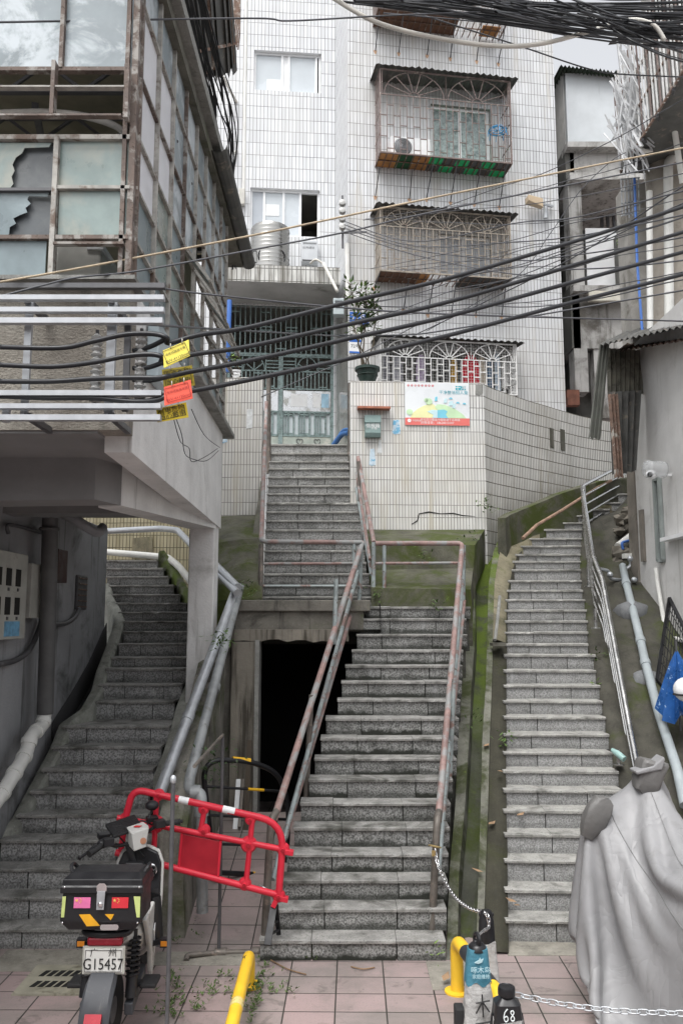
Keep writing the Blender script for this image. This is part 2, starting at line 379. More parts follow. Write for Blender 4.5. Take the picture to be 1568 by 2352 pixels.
# ------------------------------------------------------------------ stairs
def staircase(name, label, steps, gran, tread, joints=((.27, .72), (.3, .74), (.25, .7)), dyr=0., mould=.8, base=None, th=.03, seed=3, extra=.0, firstz=0., core=m_core):
    """steps: (slab-bottom pixel y, left pixel x, right pixel x, depth)"""
    rnd = random.Random(seed); root = thing(name, label, 'staircase', P((steps[0][1]+steps[0][2])/2, steps[0][0], steps[0][3]).xy.to_3d())
    zprev = firstz; tops = []
    for k, (y, xl, xr, Y) in enumerate(steps):
        a, b = P(xl, y, Y), P(xr, y, Y+dyr); zs = (a.z+b.z)/2 if dyr == 0 else a.z
        xL, xR = a.x, b.x; w = xR-xL; zt = zs+th
        if k+1 < len(steps): Yn = steps[k+1][3]
        else: Yn = Y+.26+extra
        js = [0]+[min(.97, max(.03, j+rnd.uniform(-.035, .035))) for j in joints[k % len(joints)]]+[1]
        st = MB(); tr = MB()
        fx = lambda u: xL+w*u
        fy = lambda u: Y+dyr*u
        for i in range(len(js)-1):
            u0, u1 = js[i]+(.004 if i else 0), js[i+1]-(.004 if i+2 < len(js) else 0)
            tone = rnd.uniform(.36, .62); st.tint = (tone, mould*rnd.uniform(.5, 1.), 0)
            p = []
            for z in (zprev-.006, zs-.001):
                p += [(fx(u0), fy(u0)+.022, z), (fx(u1), fy(u1)+.022, z), (fx(u1), fy(u1)+.1, z), (fx(u0), fy(u0)+.1, z)]
            st.hexa(p)
            jit = rnd.uniform(-.004, .004); jy = rnd.uniform(-.007, .004)
            ns = max(2, int((u1-u0)*w/.06)); rows = []
            for q in range(ns+1):                          # worn front edge with small chips
                uu = lerp(u0, u1, q/ns); fyq = fy(uu)-.006+jy+rnd.uniform(-.003, .003); ch = rnd.uniform(.008, .022) if rnd.random() < .07 else 0
                bk_ = fy(uu)+(Yn-Y)+.03; xx = fx(uu)-(.008 if q == 0 else 0)
                rows.append([V((xx, bk_, zs)), V((xx, fyq+.003, zs)), V((xx, fyq+ch*.5, zt+jit-.008-ch*.3)), V((xx, fyq+.008+ch, zt+jit-rnd.uniform(0, .002))), V((xx, bk_, zt+jit))])
            tr.grid(rows); tr.add(rows[0], [(0, 1, 2, 3, 4)]); tr.add(rows[-1], [(4, 3, 2, 1, 0)])
        s = st.build('step', gran, root); tr.build('tread', tread, s)
        cb = MB(); zb = base if base is not None else zprev-.5
        cb.hexa([(xL+.015, Y+.06, zb), (xR-.015, Y+dyr+.06, zb), (xR-.015, Yn+dyr+.12, zb), (xL+.015, Yn+.12, zb),
                 (xL+.015, Y+.06, zs-.002), (xR-.015, Y+dyr+.06, zs-.002), (xR-.015, Yn+dyr+.12, zs-.002), (xL+.015, Yn+.12, zs-.002)])
        cb.build('core', core, s)
        zprev = zt; tops.append((xL, xR, Y, zt))
    return root, tops
sb = [3775.4, 3649.4, 3533, 3428, 3322.8, 3223.3, 3128.4, 3044, 2962.6, 2883.5, 2807.8, 2735.8, 2671.4, 2609.9, 2546, 2483, 2435.5]
cl = [597, 638, 643.7, 659, 675.8, 690.9, 710, 723.6, 737.5, 749, 776, 785, 794, 809, 820, 827, 829]
cr = [1023, 1025, 1027, 1029, 1032, 1034, 1039, 1048, 1051, 1053, 1056, 1060, 1061, 1063, 1072, 1070, 1080]
mid_steps = [(sb[k]/1.7417, cl[k], cr[k], 7.5+.213*k) for k in range(17)]
ST_C, top_c = staircase('staircase', 'lower middle flight of stained granite steps with rusty pink railings on both sides', mid_steps, m_gran_c, m_tread_l, base=0., mould=1., seed=5, extra=.1)
us = [2394, 2350, 2302, 2257, 2209, 2174, 2126, 2088, 2053, 2018, 1980, 1948, 1913, 1879, 1850, 1818, 1783]
ur = [860, 854, 847.5, 841, 838, 833, 829, 828, 826, 823, 820, 818, 815, 802, 801, 800, 800]
up_steps = [(us[k]/1.7417, 603+k*1.1, ur[k], 11.1+.225*k) for k in range(17)]
ST_U, top_u = staircase('staircase', 'upper middle flight of granite steps climbing to the green gate', up_steps, m_gran_u, m_tread, joints=((.34, .68), (.33, .66), (.35, .69)), mould=.75, seed=9, firstz=3.08, extra=1.1)
ry = [2119.5, 2050, 1981.7, 1922.1, 1867.3, 1820, 1775.7, 1732.5, 1690.9, 1651, 1614.6, 1578.7, 1544.3, 1508.2, 1483.5, 1456, 1430.4, 1405.1, 1381, 1359.5, 1337.4, 1312.4, 1293, 1277, 1257.5, 1240, 1219.6, 1204, 1187.7, 1173, 1158, 1138, 1122]
rl = [1162.6, 1161, 1160, 1160, 1158, 1158, 1157, 1157, 1158, 1158, 1157, 1158, 1158, 1158, 1160, 1160, 1160, 1160, 1161, 1164, 1167, 1176, 1178, 1184, 1197, 1216, 1242, 1274, 1309, 1350, 1376, 1402, 1424]
rr = [1505, 1490, 1475, 1458, 1444, 1432, 1420, 1406, 1398, 1390, 1383, 1377, 1368, 1367, 1350, 1350, 1349, 1346, 1343, 1338, 1335, 1333, 1333, 1333, 1334, 1336, 1338, 1342, 1350, 1400, 1425, 1445, 1460]
right_steps = [(ry[k], rl[k], rr[k], 7.92+.225*k) for k in range(33)]
ST_R, top_r = staircase('staircase', 'long right hand flight of clean pale granite steps curving away beside the mossy drain', right_steps, m_gran_r, m_tread, joints=((.34,), (.3, .72), (.29, .7)), dyr=-.06, mould=.35, seed=12)
ly = [2141, 2068, 2002, 1936, 1878, 1824, 1772, 1720.5, 1673, 1616, 1576, 1540.6, 1514, 1482.7, 1455, 1431.5, 1409.5, 1389, 1369, 1348, 1328, 1309, 1290.5]
ll = [-60, -60, -30, 2, 40, 71, 98, 121, 148, 210.6, 227, 243.5, 258, 273, 284, 285, 273, 267, 258, 251, 245, 244, 244]
lr = [366, 362, 358, 350, 340, 340, 352, 369, 390, 399, 417, 430, 436, 440, 444, 440, 436, 427, 412, 398, 386, 374, 361]
lY = [7.76+.22*k for k in range(9)]+[10.1+.25*k for k in range(14)]
ST_L, top_l = staircase('staircase', 'left flight of dark granite steps winding under the overhanging building', list(zip(ly, ll, lr, lY)), m_gran_l, m_tread_l, joints=((.28, .74), (.3, .78), (.24, .8)), mould=.5, seed=21, extra=.6)

# unseen grey block added behind the camera to cut the low sky light
OH = MB(); OH.box((0, -6.2, 3.0), (30, 1., 6.0)); tag(OH.build('unseen_sky_block', M('sky_block_grey', (.30, .29, .27), .9, .2, 1)), 'unseen plain grey block added behind the camera to cut low sky light', 'house')
# ------------------------------------------------------------------ tiled apartment block
FA = Frame((.12, 14.6, 0), 8.8)
RE = Frame(P(770, 900, 15.9).xy.to_3d(), 5)
BW = Frame(P(805, 1000, 13.2).xy.to_3d(), 3.5)
def holed(g, fr, u0, u1, z0, z1, holes, off=0, reveal=.14, gr=None):
    us = sorted({u0, u1, *[k for h in holes for k in h[:2]]}); zs = sorted({z0, z1, *[k for h in holes for k in h[2:]]})
    for a, b in zip(us, us[1:]):
        for c, d in zip(zs, zs[1:]):
            if any(h[0] <= (a+b)/2 <= h[1] and h[2] <= (c+d)/2 <= h[3] for h in holes): continue
            g.wall(fr.pt(a, c, off), fr.pt(b, c, off), fr.pt(b, d, off), fr.pt(a, d, off), a+50, 0)
    for a, b, c, d in holes:
        r = MB() if gr else g; q = off-reveal
        r.quad(fr.pt(a, c, off), fr.pt(a, c, q), fr.pt(a, d, q), fr.pt(a, d, off)); r.quad(fr.pt(b, c, q), fr.pt(b, c, off), fr.pt(b, d, off), fr.pt(b, d, q))
        r.quad(fr.pt(a, d, off), fr.pt(a, d, q), fr.pt(b, d, q), fr.pt(b, d, off)); r.quad(fr.pt(a, c, q), fr.pt(a, c, off), fr.pt(b, c, off), fr.pt(b, c, q))
        if gr: r.build('window_reveal', gr, APT)
def rect(fr, x0, y0, x1, y1, off=0):
    """uv rectangle round two opposite pixels"""
    a, b = fr.uv(x0, y0, off), fr.uv(x1, y1, off); return (min(a[0], b[0]), max(a[0], b[0]), min(a[1], b[1]), max(a[1], b[1]))
APT = thing('tiled_apartment_building', 'tall white tiled apartment block with caged windows standing behind the stairs', 'building', FA.pt(2, 0))
ua, ub = 0, FA.uv(1290, 700)[0]
w1 = rect(FA, 988, 238, 1128, 378); w2 = rect(FA, 1004, 536, 1128, 640); w3 = rect(FA, 890, 800, 1176, 935)
g = MB()
holed(g, FA, ua, ub, 2.5, 17, [w1, w2, w3], gr=m_conc); g.build('facade_wall', m_tile_f, APT)
# flank of the block, back along its right side
g = MB(); e = FA.pt(ub, 0); g.wall(e+V((0, 0, 2.5)), e+V((1, 7, 2.5)), e+V((1, 7, 17)), e+V((0, 0, 17))); g.build('side_wall', m_tile_f, APT)
g = MB(); a = FA.pt(0, 0); b = RE.pt(0, 0); g.wall(b+V((0, 0, 5.5)), a+V((0, 0, 5.5)), a+V((0, 0, 17)), b+V((0, 0, 17))); g.build('return_wall', m_tile_r, APT)
g = MB(); h0 = 0; g.wall(b+V((.004, -.02, 5.7)), a+V((-.012, .01, 5.7)), a+V((-.012, .01, 9.0)), b+V((.004, -.02, 9.0))); g.build('polished_dado', m_tile_d, APT)
# recessed wall with two windows and the gate opening
wa = rect(RE, 584, 114, 737, 214); wb = rect(RE, 575, 430, 734, 546)
gd = rect(RE, 522, 698, 766, 1022); gate_uv = gd
g = MB(); holed(g, RE, RE.uv(300, 800)[0], 0, 3, 17, [wa, wb, gd], gr=m_white, reveal=.16); g.build('recess_wall', m_tile_r, APT)
# dark rooms behind the openings
m_room = M('room_plaster', (.34, .33, .30), .9, .2, 2)
for fr, (p, q, c, d) in ((RE, wb), (RE, gd), (FA, w3), (RE, wa), (FA, w1), (FA, w2)):
    deep = 2.2 if fr is RE else 1.6; g = MB()
    pts = [fr.pt(p-.3, c-.2, -.17), fr.pt(q+.3, c-.2, -.17), fr.pt(q+.3, c-.2, -deep), fr.pt(p-.3, c-.2, -deep)]
    up = V((0, 0, d-c+.4)); A, B, C, D = pts
    g.quad(A, B, C, D); g.quad(A+up, B+up, C+up, D+up); g.quad(B, C, C+up, B+up); g.quad(C, D, D+up, C+up); g.quad(D, A, A+up, D+up); g.build('room', m_room, APT)
m_frost = M('frosted_glass', (.40, .43, .47), .18, .05, 1.5); m_frost2 = M('frosted_glass_pale', (.50, .54, .57), .2, .05, 1.5)
m_curt = M('curtain_lace', (.36, .42, .42), .6, .3, 22, stain=((.16, .2, .2), 9, .5, .62))
m_paper = M('paper_white', (.72, .73, .73), .8, .05, 6); m_paperb = M('paper_blue', (.36, .55, .68), .8, .2, 8)
def window(fr, r, panes, fw=.045, off=-.10, frame=m_white, parent=APT):
    """panes: list of (fraction0, fraction1, material or None)"""
    u0, u1, z0, z1 = r; g = MB()
    for z in (z0+fw/2, z1-fw/2): g.bar(fr.pt(u0, z, off), fr.pt(u1, z, off), .06, fw)
    ed = sorted({k for p in panes for k in p[:2]})
    for k in ed:
        u = min(max(lerp(u0, u1, k), u0+fw/2), u1-fw/2); g.bar(fr.pt(u, z0+fw, off), fr.pt(u, z1-fw, off), fw, .05, fr.n)
    f = g.build('window', frame, parent)
    for a, b, m in panes:
        if m:
            q = MB(); A, B = lerp(u0, u1, a)+.01, lerp(u0, u1, b)-.01
            q.prism([fr.pt(A, z0+.01, off-.012), fr.pt(B, z0+.01, off-.012), fr.pt(B, z1-.01, off-.012), fr.pt(A, z1-.01, off-.012)], fr.n*.008); q.build('pane', m, f)
    return f
window(RE, wa, [(0, .42, m_frost2), (.42, .52, m_white), (.52, .93, m_frost2), (.93, 1, None)])
wB = window(RE, wb, [(0, .2, m_frost), (.2, .48, m_frost2), (.48, .72, m_frost2), (.72, 1, None)])
for x0, y0, x1, y1 in ((613, 181, 647, 208), (605, 468, 641, 496)):
    g = MB(); p, q, c, d = rect(RE, x0, y0, x1, y1, -.09); g.prism([RE.pt(p, c, -.10), RE.pt(q, c, -.10), RE.pt(q, d, -.10), RE.pt(p, d, -.10)], RE.n*.003); g.build('window_notice', m_paper, APT)
window(FA, w1, [(0, .5, m_curt), (.5, 1, m_curt)], .06); window(FA, w2, [(0, .5, m_frost), (.5, 1, m_frost)], .05)
# ------------------------------------------------------------------ window cages
def corr_sheet(g, a, b, vec, amp=.014, n=26, down=V((0, 0, -1)), jag=.03, rnd=random.Random(4)):
    """corrugated sheet whose front edge runs a-b, going back along vec"""
    a, b, vec = V(a), V(b), V(vec); rows = [[], [], []]
    for i in range(n*2+1):
        t = i/(n*2); p = a.lerp(b, t)+V((0, 0, amp*(1 if i % 2 else -1)))
        j = rnd.uniform(-jag, jag) if i % 2 else 0
        rows[0].append(p-vec.normalized()*j); rows[1].append(p+vec*.5); rows[2].append(p+vec)
    return g.grid(rows)
def cage(tl, tr, bl, br, off, mat, nfan, nbar, mesh, floorcols, r=.0085, fanh=.34, rods=(), wallrow=None, awn=True):
    fr = FA; UL, ZT = fr.uv(*tl, off); UR, ZT2 = fr.uv(*tr, off); ZB = (fr.uv(*bl, off)[1]+fr.uv(*br, off)[1])/2; ZT = (ZT+ZT2)/2
    UL = (UL+fr.uv(*bl, off)[0])/2; UR = (UR+fr.uv(*br, off)[0])/2
    root = MB(); Pf = lambda u, z, o=off: fr.pt(u, z, o)
    w = UR-UL; g = root
    # outer frame
    for z in (ZB, ZT): 
        g.bar(Pf(UL, z), Pf(UR, z), .026); 
        for u in (UL, UR): g.bar(Pf(u, z), Pf(u, z, 0), .024)
    for u in (UL, UR): g.bar(Pf(u, ZB), Pf(u, ZT), .024)
    zf = ZT-fanh
    g.bar(Pf(UL, zf), Pf(UR, zf), .016)
    step = w/nbar; rnd = random.Random(nbar)
    for i in range(1, nbar): g.tube([Pf(UL+i*step, ZB), Pf(UL+i*step, zf)], r, 5)
    # staggered short rungs
    hh = zf-ZB
    for i in range(nbar):
        for fz in ((.08, .48, .82) if i % 2 else (.28, .64)):
            z = ZB+hh*fz; g.bar(Pf(UL+i*step, z), Pf(UL+(i+1)*step, z), r*1.7)
    for i in range(5):                                    # side grilles
        o = off*(i+.5)/5
        for u in (UL, UR): g.tube([fr.pt(u, ZB, o), fr.pt(u, ZT, o)], r, 5)
    for k in (.25, .5, .75):
        for u in (UL, UR): g.bar(fr.pt(u, ZB+(ZT-ZB)*k, 0), fr.pt(u, ZB+(ZT-ZB)*k, off), r*1.6)
    # sunburst fans
    gap = w*.03; fw = (w-gap*(nfan+1))/nfan
    for k in range(nfan):
        c = UL+gap+fw*(k+.5)+gap*k; R = fw/2; hz = fanh*.96
        for rad, s in ((1, 1.), (.17, .17)):
            g.tube([Pf(c-R*s*math.cos(math.pi*i/16), zf+hz*s*math.sin(math.pi*i/16)) for i in range(17)], r, 5)
        for i in range(1, 7):
            a = math.pi*i/7; g.tube([Pf(c-R*.17*math.cos(a), zf+hz*.17*math.sin(a)), Pf(c-R*math.cos(a), zf+hz*math.sin(a))], r, 5)
        for u in (c-R-gap/2, c+R+gap/2): g.tube([Pf(u, zf), Pf(u, ZT)], r, 5)
    if mesh:                                              # fine wire netting
        n1 = int(w/.05); zt = ZT
        for i in range(n1): g.bar(Pf(UL+w*i/n1, ZB, off-.015), Pf(UL+w*i/n1, zt, off-.015), .003)
        n2 = int((zt-ZB)/.05)
        for i in range(n2): g.bar(Pf(UL, ZB+(zt-ZB)*i/n2, off-.015), Pf(UR, ZB+(zt-ZB)*i/n2, off-.015), .003)
    c = root.build('window_cage', mat, APT)
    if awn:
        g = MB(); corr_sheet(g, fr.pt(UL-.1, ZT+.03, off+.10), fr.pt(UR+.14, ZT+.03, off+.10), -fr.n*(off+.1)+V((0, 0, .06)), .016, 22); g.build('awning', m_corr, c)
    # floor bars and boards
    g = MB()
    for i in range(nbar+1): g.bar(Pf(UL+i*step, ZB-.012), Pf(UL+i*step, ZB-.012, 0), .016)
    g.bar(Pf(UL, ZB-.012, off*.5), Pf(UR, ZB-.012, off*.5), .016); g.build('floor_bars', m_rust, c)
    for f0, f1, m, o0, o1 in floorcols:
        g = MB(); A, B = UL+w*f0, UL+w*f1
        g.prism([fr.pt(A, ZB+.002, off*o0), fr.pt(B, ZB+.002, off*o0), fr.pt(B, ZB+.002, off*o1), fr.pt(A, ZB+.002, off*o1)], V((0, 0, .012))); g.build('floor_board', m, c)
    if rods:
        for (x0, y0, x1, y1) in rods:
            g = MB(); p = fr.at(x0, y0, 0); u, z = fr.uv(x1, y1, off*.97); g.bar(p, fr.pt(u, z, off*.97), .017); g.build('support_rod', m_iron, c)
            g = MB()                                      # rust stain round the bolt
            u, z = fr.uv(x0, y0, 0); g.prism([fr.pt(u+.035*math.cos(a)*(1+.3*math.sin(3*a)), z-.01+.04*math.sin(a)*(1.5 if math.sin(a) < 0 else .7), .002) for a in [k*math.pi/5 for k in range(10)]], fr.n*.002); g.build('rust_mark', m_rustmark, c)
    return dict(UL=UL, UR=UR, ZT=ZT, ZB=ZB, off=off)
m_rustmark = M('rust_mark', (.50, .33, .22), .9, .2, 30)
m_green = M('green_board', (.02, .50, .17), .5, .15, 5); m_greyb = M('grey_board', (.10, .10, .10), .6, .2, 5); m_orange = M('orange_board', (.42, .2, .07), .7, .3, 4)
m_dgreen = M('dark_green_board', (.02, .09, .035), .6, .3, 4); m_brownb = M('brown_board', (.16, .085, .055), .8, .3, 6)
flo = [(.0, .14, m_orange, 0, 1), (.14, .26, m_dgreen, 0, 1), (.26, .38, m_orange, 0, .95)]
for i, k in enumerate([(.38, .48), (.48, .58), (.58, .68), (.68, .78), (.78, .88), (.88, 1)]):
    flo += [(k[0], k[1], m_green if i % 2 == 0 else m_greyb, .5, 1), (k[0], k[1], m_greyb if i % 2 == 0 else m_green, 0, .5)]
d3 = lambda L, b=(775.1, 0), s=3.034: [(b[0]+x0/s, b[1]+y0/s, b[0]+x1/s, b[1]+y1/s) for x0, y0, x1, y1 in L]
C1 = cage((872, 157), (1169, 189), (874, 349), (1175.6, 375.7), .5, m_cage1, 2, 20, False, flo, fanh=.5,
          rods=d3([(262, 1370, 292, 1165), (500, 1388, 520, 1180), (618, 1385, 672, 1100), (785, 1410, 835, 1110), (950, 1420, 1000, 1140), (1125, 1440, 1175, 1130)]))
C2 = cage((874, 479), (1178, 495), (873, 620.4), (1165, 640.6), .5, m_cage2, 3, 20, True, [(0, .3, m_brownb, 0, 1), (.3, .38, m_orange, 0, 1), (.62, 1, m_greyb, 0, 1)], fanh=.36,
          rods=[(859, 660, 874, 622), (926, 712, 938, 640), (982, 722, 996, 640), (1036, 722, 1048, 640), (1092, 722, 1102, 640), (1151, 727, 1163, 642)])
C3 = cage((873, 778), (1183, 790.7), (876, 893), (1187, 908), .45, m_cage3, 3, 22, True, [], fanh=.33, r=.011)
C0 = cage((867, -150), (1166, -110), (869, 13), (1158, 56), .5, m_cage1, 2, 20, False, [(0, .63, m_brownb, 0, 1), (.83, .97, m_orange, .1, .7)], fanh=.5,
          rods=d3([(262, 355, 292, 80), (425, 370, 460, 90), (622, 385, 660, 110), (783, 405, 822, 130), (967, 425, 1000, 160), (1118, 443, 1165, 180)]))
# small ledge and side bars of cage one
# ------------------------------------------------------------------ things in the cages
def in_cage(C, x, y, off): return FA.at(x, y, off)
g = MB(); u, z = FA.uv(918, 335, .3); u0, z0 = FA.uv(895, 352, .3); u1, z1 = FA.uv(985, 316, .3)
ac = thing('air_conditioner', 'white outdoor air conditioner unit with grey fan inside the upper window cage', 'air conditioner', FA.pt((u0+u1)/2, C1['ZB']+.02, .25))
g.hexa([FA.pt(u0, C1['ZB']+.02, .08), FA.pt(u1, C1['ZB']+.02, .08), FA.pt(u1, C1['ZB']+.02, .38), FA.pt(u0, C1['ZB']+.02, .38),
        FA.pt(u0, C1['ZB']+.42, .08), FA.pt(u1, C1['ZB']+.42, .08), FA.pt(u1, C1['ZB']+.42, .38), FA.pt(u0, C1['ZB']+.42, .38)]); g.build('casing', m_white, ac, bevel=.01)
cf = FA.pt(u0+.23, C1['ZB']+.22, .385); g = MB(); g.lathe([(.17, 0), (.17, .006), (.15, .012)], cf, 24, FA.n)
fan = g.build('fan_grille', m_iron, ac); g = MB()
for k in range(5): g.torus(cf+FA.n*.016, .03+.03*k, .004, FA.n, 20, 4)
g.build('fan_ring', m_gal, fan)
g = MB(); cx = in_cage(C1, 1142, 300, .33)
for R, dz in ((.17, 0), (.12, .01)): g.torus(cx+V((0, 0, dz)), R, .012, (0, 0, 1), 24, 5)
for k in range(8):
    a = k*math.pi/4; g.bar(cx+V((.17*math.cos(a), .17*math.sin(a), 0)), cx+V((.19*math.cos(a), .19*math.sin(a), -.12)), .012); g.bar(cx, cx+V((.17*math.cos(a), .17*math.sin(a), 0)), .009)
g.torus(cx+V((0, 0, .1)), .02, .006, (1, 0, 0)); g.bar(cx, cx+V((0, 0, .09)), .008)
solo('drying_hanger', g, M('blue_plastic', (.06, .30, .58), .4, .1), 'blue round clothes drying hanger hung in the upper window cage', 'hanger')
CL = [('grey shirt', 880, 895, (.22, .22, .25)), ('pale lilac blouse', 955, 978, (.42, .34, .48)), ('grey trousers', 900, 925, (.30, .30, .33)), ('mustard cloth', 1035, 1050, (.5, .3, .04)),
      ('black shorts', 1003, 1027, (.03, .03, .035)), ('red dress', 1062, 1098, (.55, .02, .04)), ('cream shirt', 1098, 1114, (.55, .48, .38)), ('denim blue trousers', 1118, 1130, (.10, .16, .24)), ('pale blue trousers', 1134, 1150, (.42, .5, .58)), ('white vest', 1150, 1166, (.6, .6, .58))]
for i, (nm, x0, x1, c) in enumerate(CL):
    g = MB(); off = .2+.03*(i % 3); yb = 880+(i*37 % 5)*4+(18 if 'trousers' in nm else 0); yt = 812+(i*53 % 4)*3
    a, b = FA.uv(x0, yt, off), FA.uv(x1, yb, off); u0, u1, zt, zb = a[0], b[0], a[1], b[1]; um = (u0+u1)/2; hw = (u1-u0)/2
    rows = []; N = 9
    for r_ in range(7):
        t = r_/6; z = lerp(zt, zb, t); wv = hw*(.6+.5*min(1, t*4)) if t < .3 else hw*(1+.12*t)
        rows.append([FA.pt(um-wv+2*wv*k/(N-1), z-(.03 if t == 0 and k in (0, N-1) else 0), off+.018*math.sin(k*1.9+i)*(.3+t)) for k in range(N)])
    g.grid(rows); back = [[p-FA.n*.02 for p in r_] for r_ in rows]; g.grid(back)
    g.torus(FA.pt(um, zt+.03, off), .02, .004, FA.n, 10, 4)
    solo('hanging_'+nm.split()[-1], g, M('cloth_%d' % i, c, .9, .25, 12), nm+' hung to dry inside the lowest white window cage', 'laundry', 'laundry in the lowest window cage', True)
# ------------------------------------------------------------------ canopy above the gate, and what stands on it
cu0, cz0 = RE.uv(470, 640, 1.15); cu1 = RE.uv(781, 640, 1.15)[0]; czt = RE.uv(650, 611, 1.15)[1]
g = MB(); lo = [RE.pt(cu0, cz0, 0), RE.pt(cu1, cz0, 0), RE.pt(cu1, cz0, 1.13), RE.pt(cu0, cz0, 1.13)]
lo = [RE.pt(cu0, cz0, 1.13), RE.pt(cu1, cz0, 1.13), RE.pt(cu1, cz0, .005), RE.pt(cu0, cz0, .005)]
g.hexa(lo+[p+V((0, 0, czt-cz0-.01)) for p in lo]); can = g.build('canopy', M('canopy_plaster', (.46, .46, .45), .9, .12, 2, stain=((.22, .22, .2), 1.6, .55, .8)), APT)
g = MB(); g.wall(RE.pt(cu0, cz0-.02, 1.15), RE.pt(cu1, cz0-.02, 1.15), RE.pt(cu1, czt, 1.15), RE.pt(cu0, czt, 1.15), 0, .241*2-.03-(cz0-.02)); g.prism([RE.pt(cu0, czt, 1.15), RE.pt(cu1, czt, 1.15), RE.pt(cu1, czt, 1.0), RE.pt(cu0, czt, 1.0)], V((0, 0, .01)))
g.build('tiled_edge', tile_mat('canopy_tile', .085, .241, .008, s2l((222, 222, 218)), TJ, s2l((70, 64, 50)), .44, .62), can)
m_tanksteel = M('tank_steel', (.33, .325, .31), .17, .06, 3, 1.)
tc = P(620, 600, RE.at(620, 600, .6).y); tc = RE.pt(RE.uv(620, 600, .6)[0], czt+.07, .6); R = .375; H = .92
tank = thing('water_tank', 'shiny ribbed stainless steel water tank standing on the canopy above the gate', 'water tank', tc)
prof = [(.02, 0), (R*.9, 0), (R, .03)]
for k in range(10):
    z = .06+k*(H-.12)/10; dz = (H-.12)/10; prof += [(R, z), (R, z+dz*.5), (R*1.010, z+dz*.65), (R*1.010, z+dz*.8), (R, z+dz*.95)]
prof += [(R, H-.05), (R*.95, H-.01), (R*.5, H+.05), (.12, H+.07), (.12, H+.1), (.01, H+.1)]
g = MB(); g.lathe(prof, tc, 36); g.build('drum', m_tanksteel, tank, smooth='auto')
g = MB()
for k in range(4):
    a = k*math.pi/2+.5; c = tc+V((R*.9*math.cos(a), R*.9*math.sin(a), 0)); g.bar(c+V((0, 0, -.07)), c+V((0, 0, .16)), .025)
g.torus(tc+V((0, 0, -.02)), R*.92, .015); g.build('stand', m_gal, tank)
g = MB(); p, q, c, d = rect(RE, 692, 551, 730, 602, .18); g.prism([RE.pt(p, c, 0), RE.pt(q, c, 0), RE.pt(q, d, 0), RE.pt(p, d, 0)], RE.n*.18)
eb = thing('junction_box', 'pale grey telecom junction box fixed to the wall beside the water tank', 'box', RE.pt((p+q)/2, c, .1)); g.build('casing', M('box_grey', (.50, .52, .54), .4, .06), eb, bevel=.012)
g = MB(); g.bar(RE.pt(p+.03, d-.06, .19), RE.pt(q-.03, d-.06, .19), .008); g.bar(RE.pt(p+.02, c+.03, .185), RE.pt(q-.02, c+.03, .185), .02); g.build('lid_seam', m_iron, eb)
g = MB(); g.text('公共通信', .06, RE.pt((p+q)/2-.02, d-.16, .18), RE.u, RE.v, RE.n, .003); g.build('lettering', m_iron, eb)
# ------------------------------------------------------------------ green double gate
GT = Frame(RE.pt(0, 0, -.06), 5); GX = lambda x, y: GT.uv(x, y)
gate = thing('double_gate', 'green painted metal double gate with barred panels and hearts at the top of the stairs', 'gate', GT.pt(*GX(650, 1022)))
u0, u1 = GX(522, 850)[0], GX(765, 850)[0]; um = GX(645, 850)[0]; zt, zb = GX(640, 700)[1], GX(640, 1026)[1]
Zy = lambda y: GX(645, y)[1]
g = MB(); B = lambda a, b, w=.03, d=.035: g.bar(GT.pt(*a), GT.pt(*b), w, d, GT.n)
for u in (u0+.02, u1-.02): B((u, zb), (u, zt), .05, .06)
B((u0, zt-.02), (u1, zt-.02), .04, .05); B((u0, Zy(815)), (u1, Zy(815)), .045, .05)
B((um, zb), (um, Zy(810)), .085, .07); g.build('frame', m_gate, gate)
def lattice(ul, ur, z0, z1, n, seed, fan=None, ends=True):
    rnd = random.Random(seed); w = (ur-ul)/n
    for i in range(n+1): B((ul+i*w, z0), (ul+i*w, z1), .022, .025)
    B((ul, z0), (ur, z0), .025); B((ul, z1), (ur, z1), .025)
    for i in range(0, n-1, 3):
        z = lerp(z0, z1, .12 if (i//3) % 2 else .86); B((ul+i*w, z), (ul+(i+2)*w, z), .022)
g = MB(); lattice(u0+.04, u1-.04, Zy(815), zt-.03, 20, 1)
zm = Zy(760)
for k, (a, b) in enumerate(((.06, .17), (.3, .42), (.55, .66), (.8, .94))):
    for dz in (0, .07): B((lerp(u0, u1, a), zm+dz), (lerp(u0, u1, b), zm+dz), .022)
g.build('transom_grille', m_gate, gate)
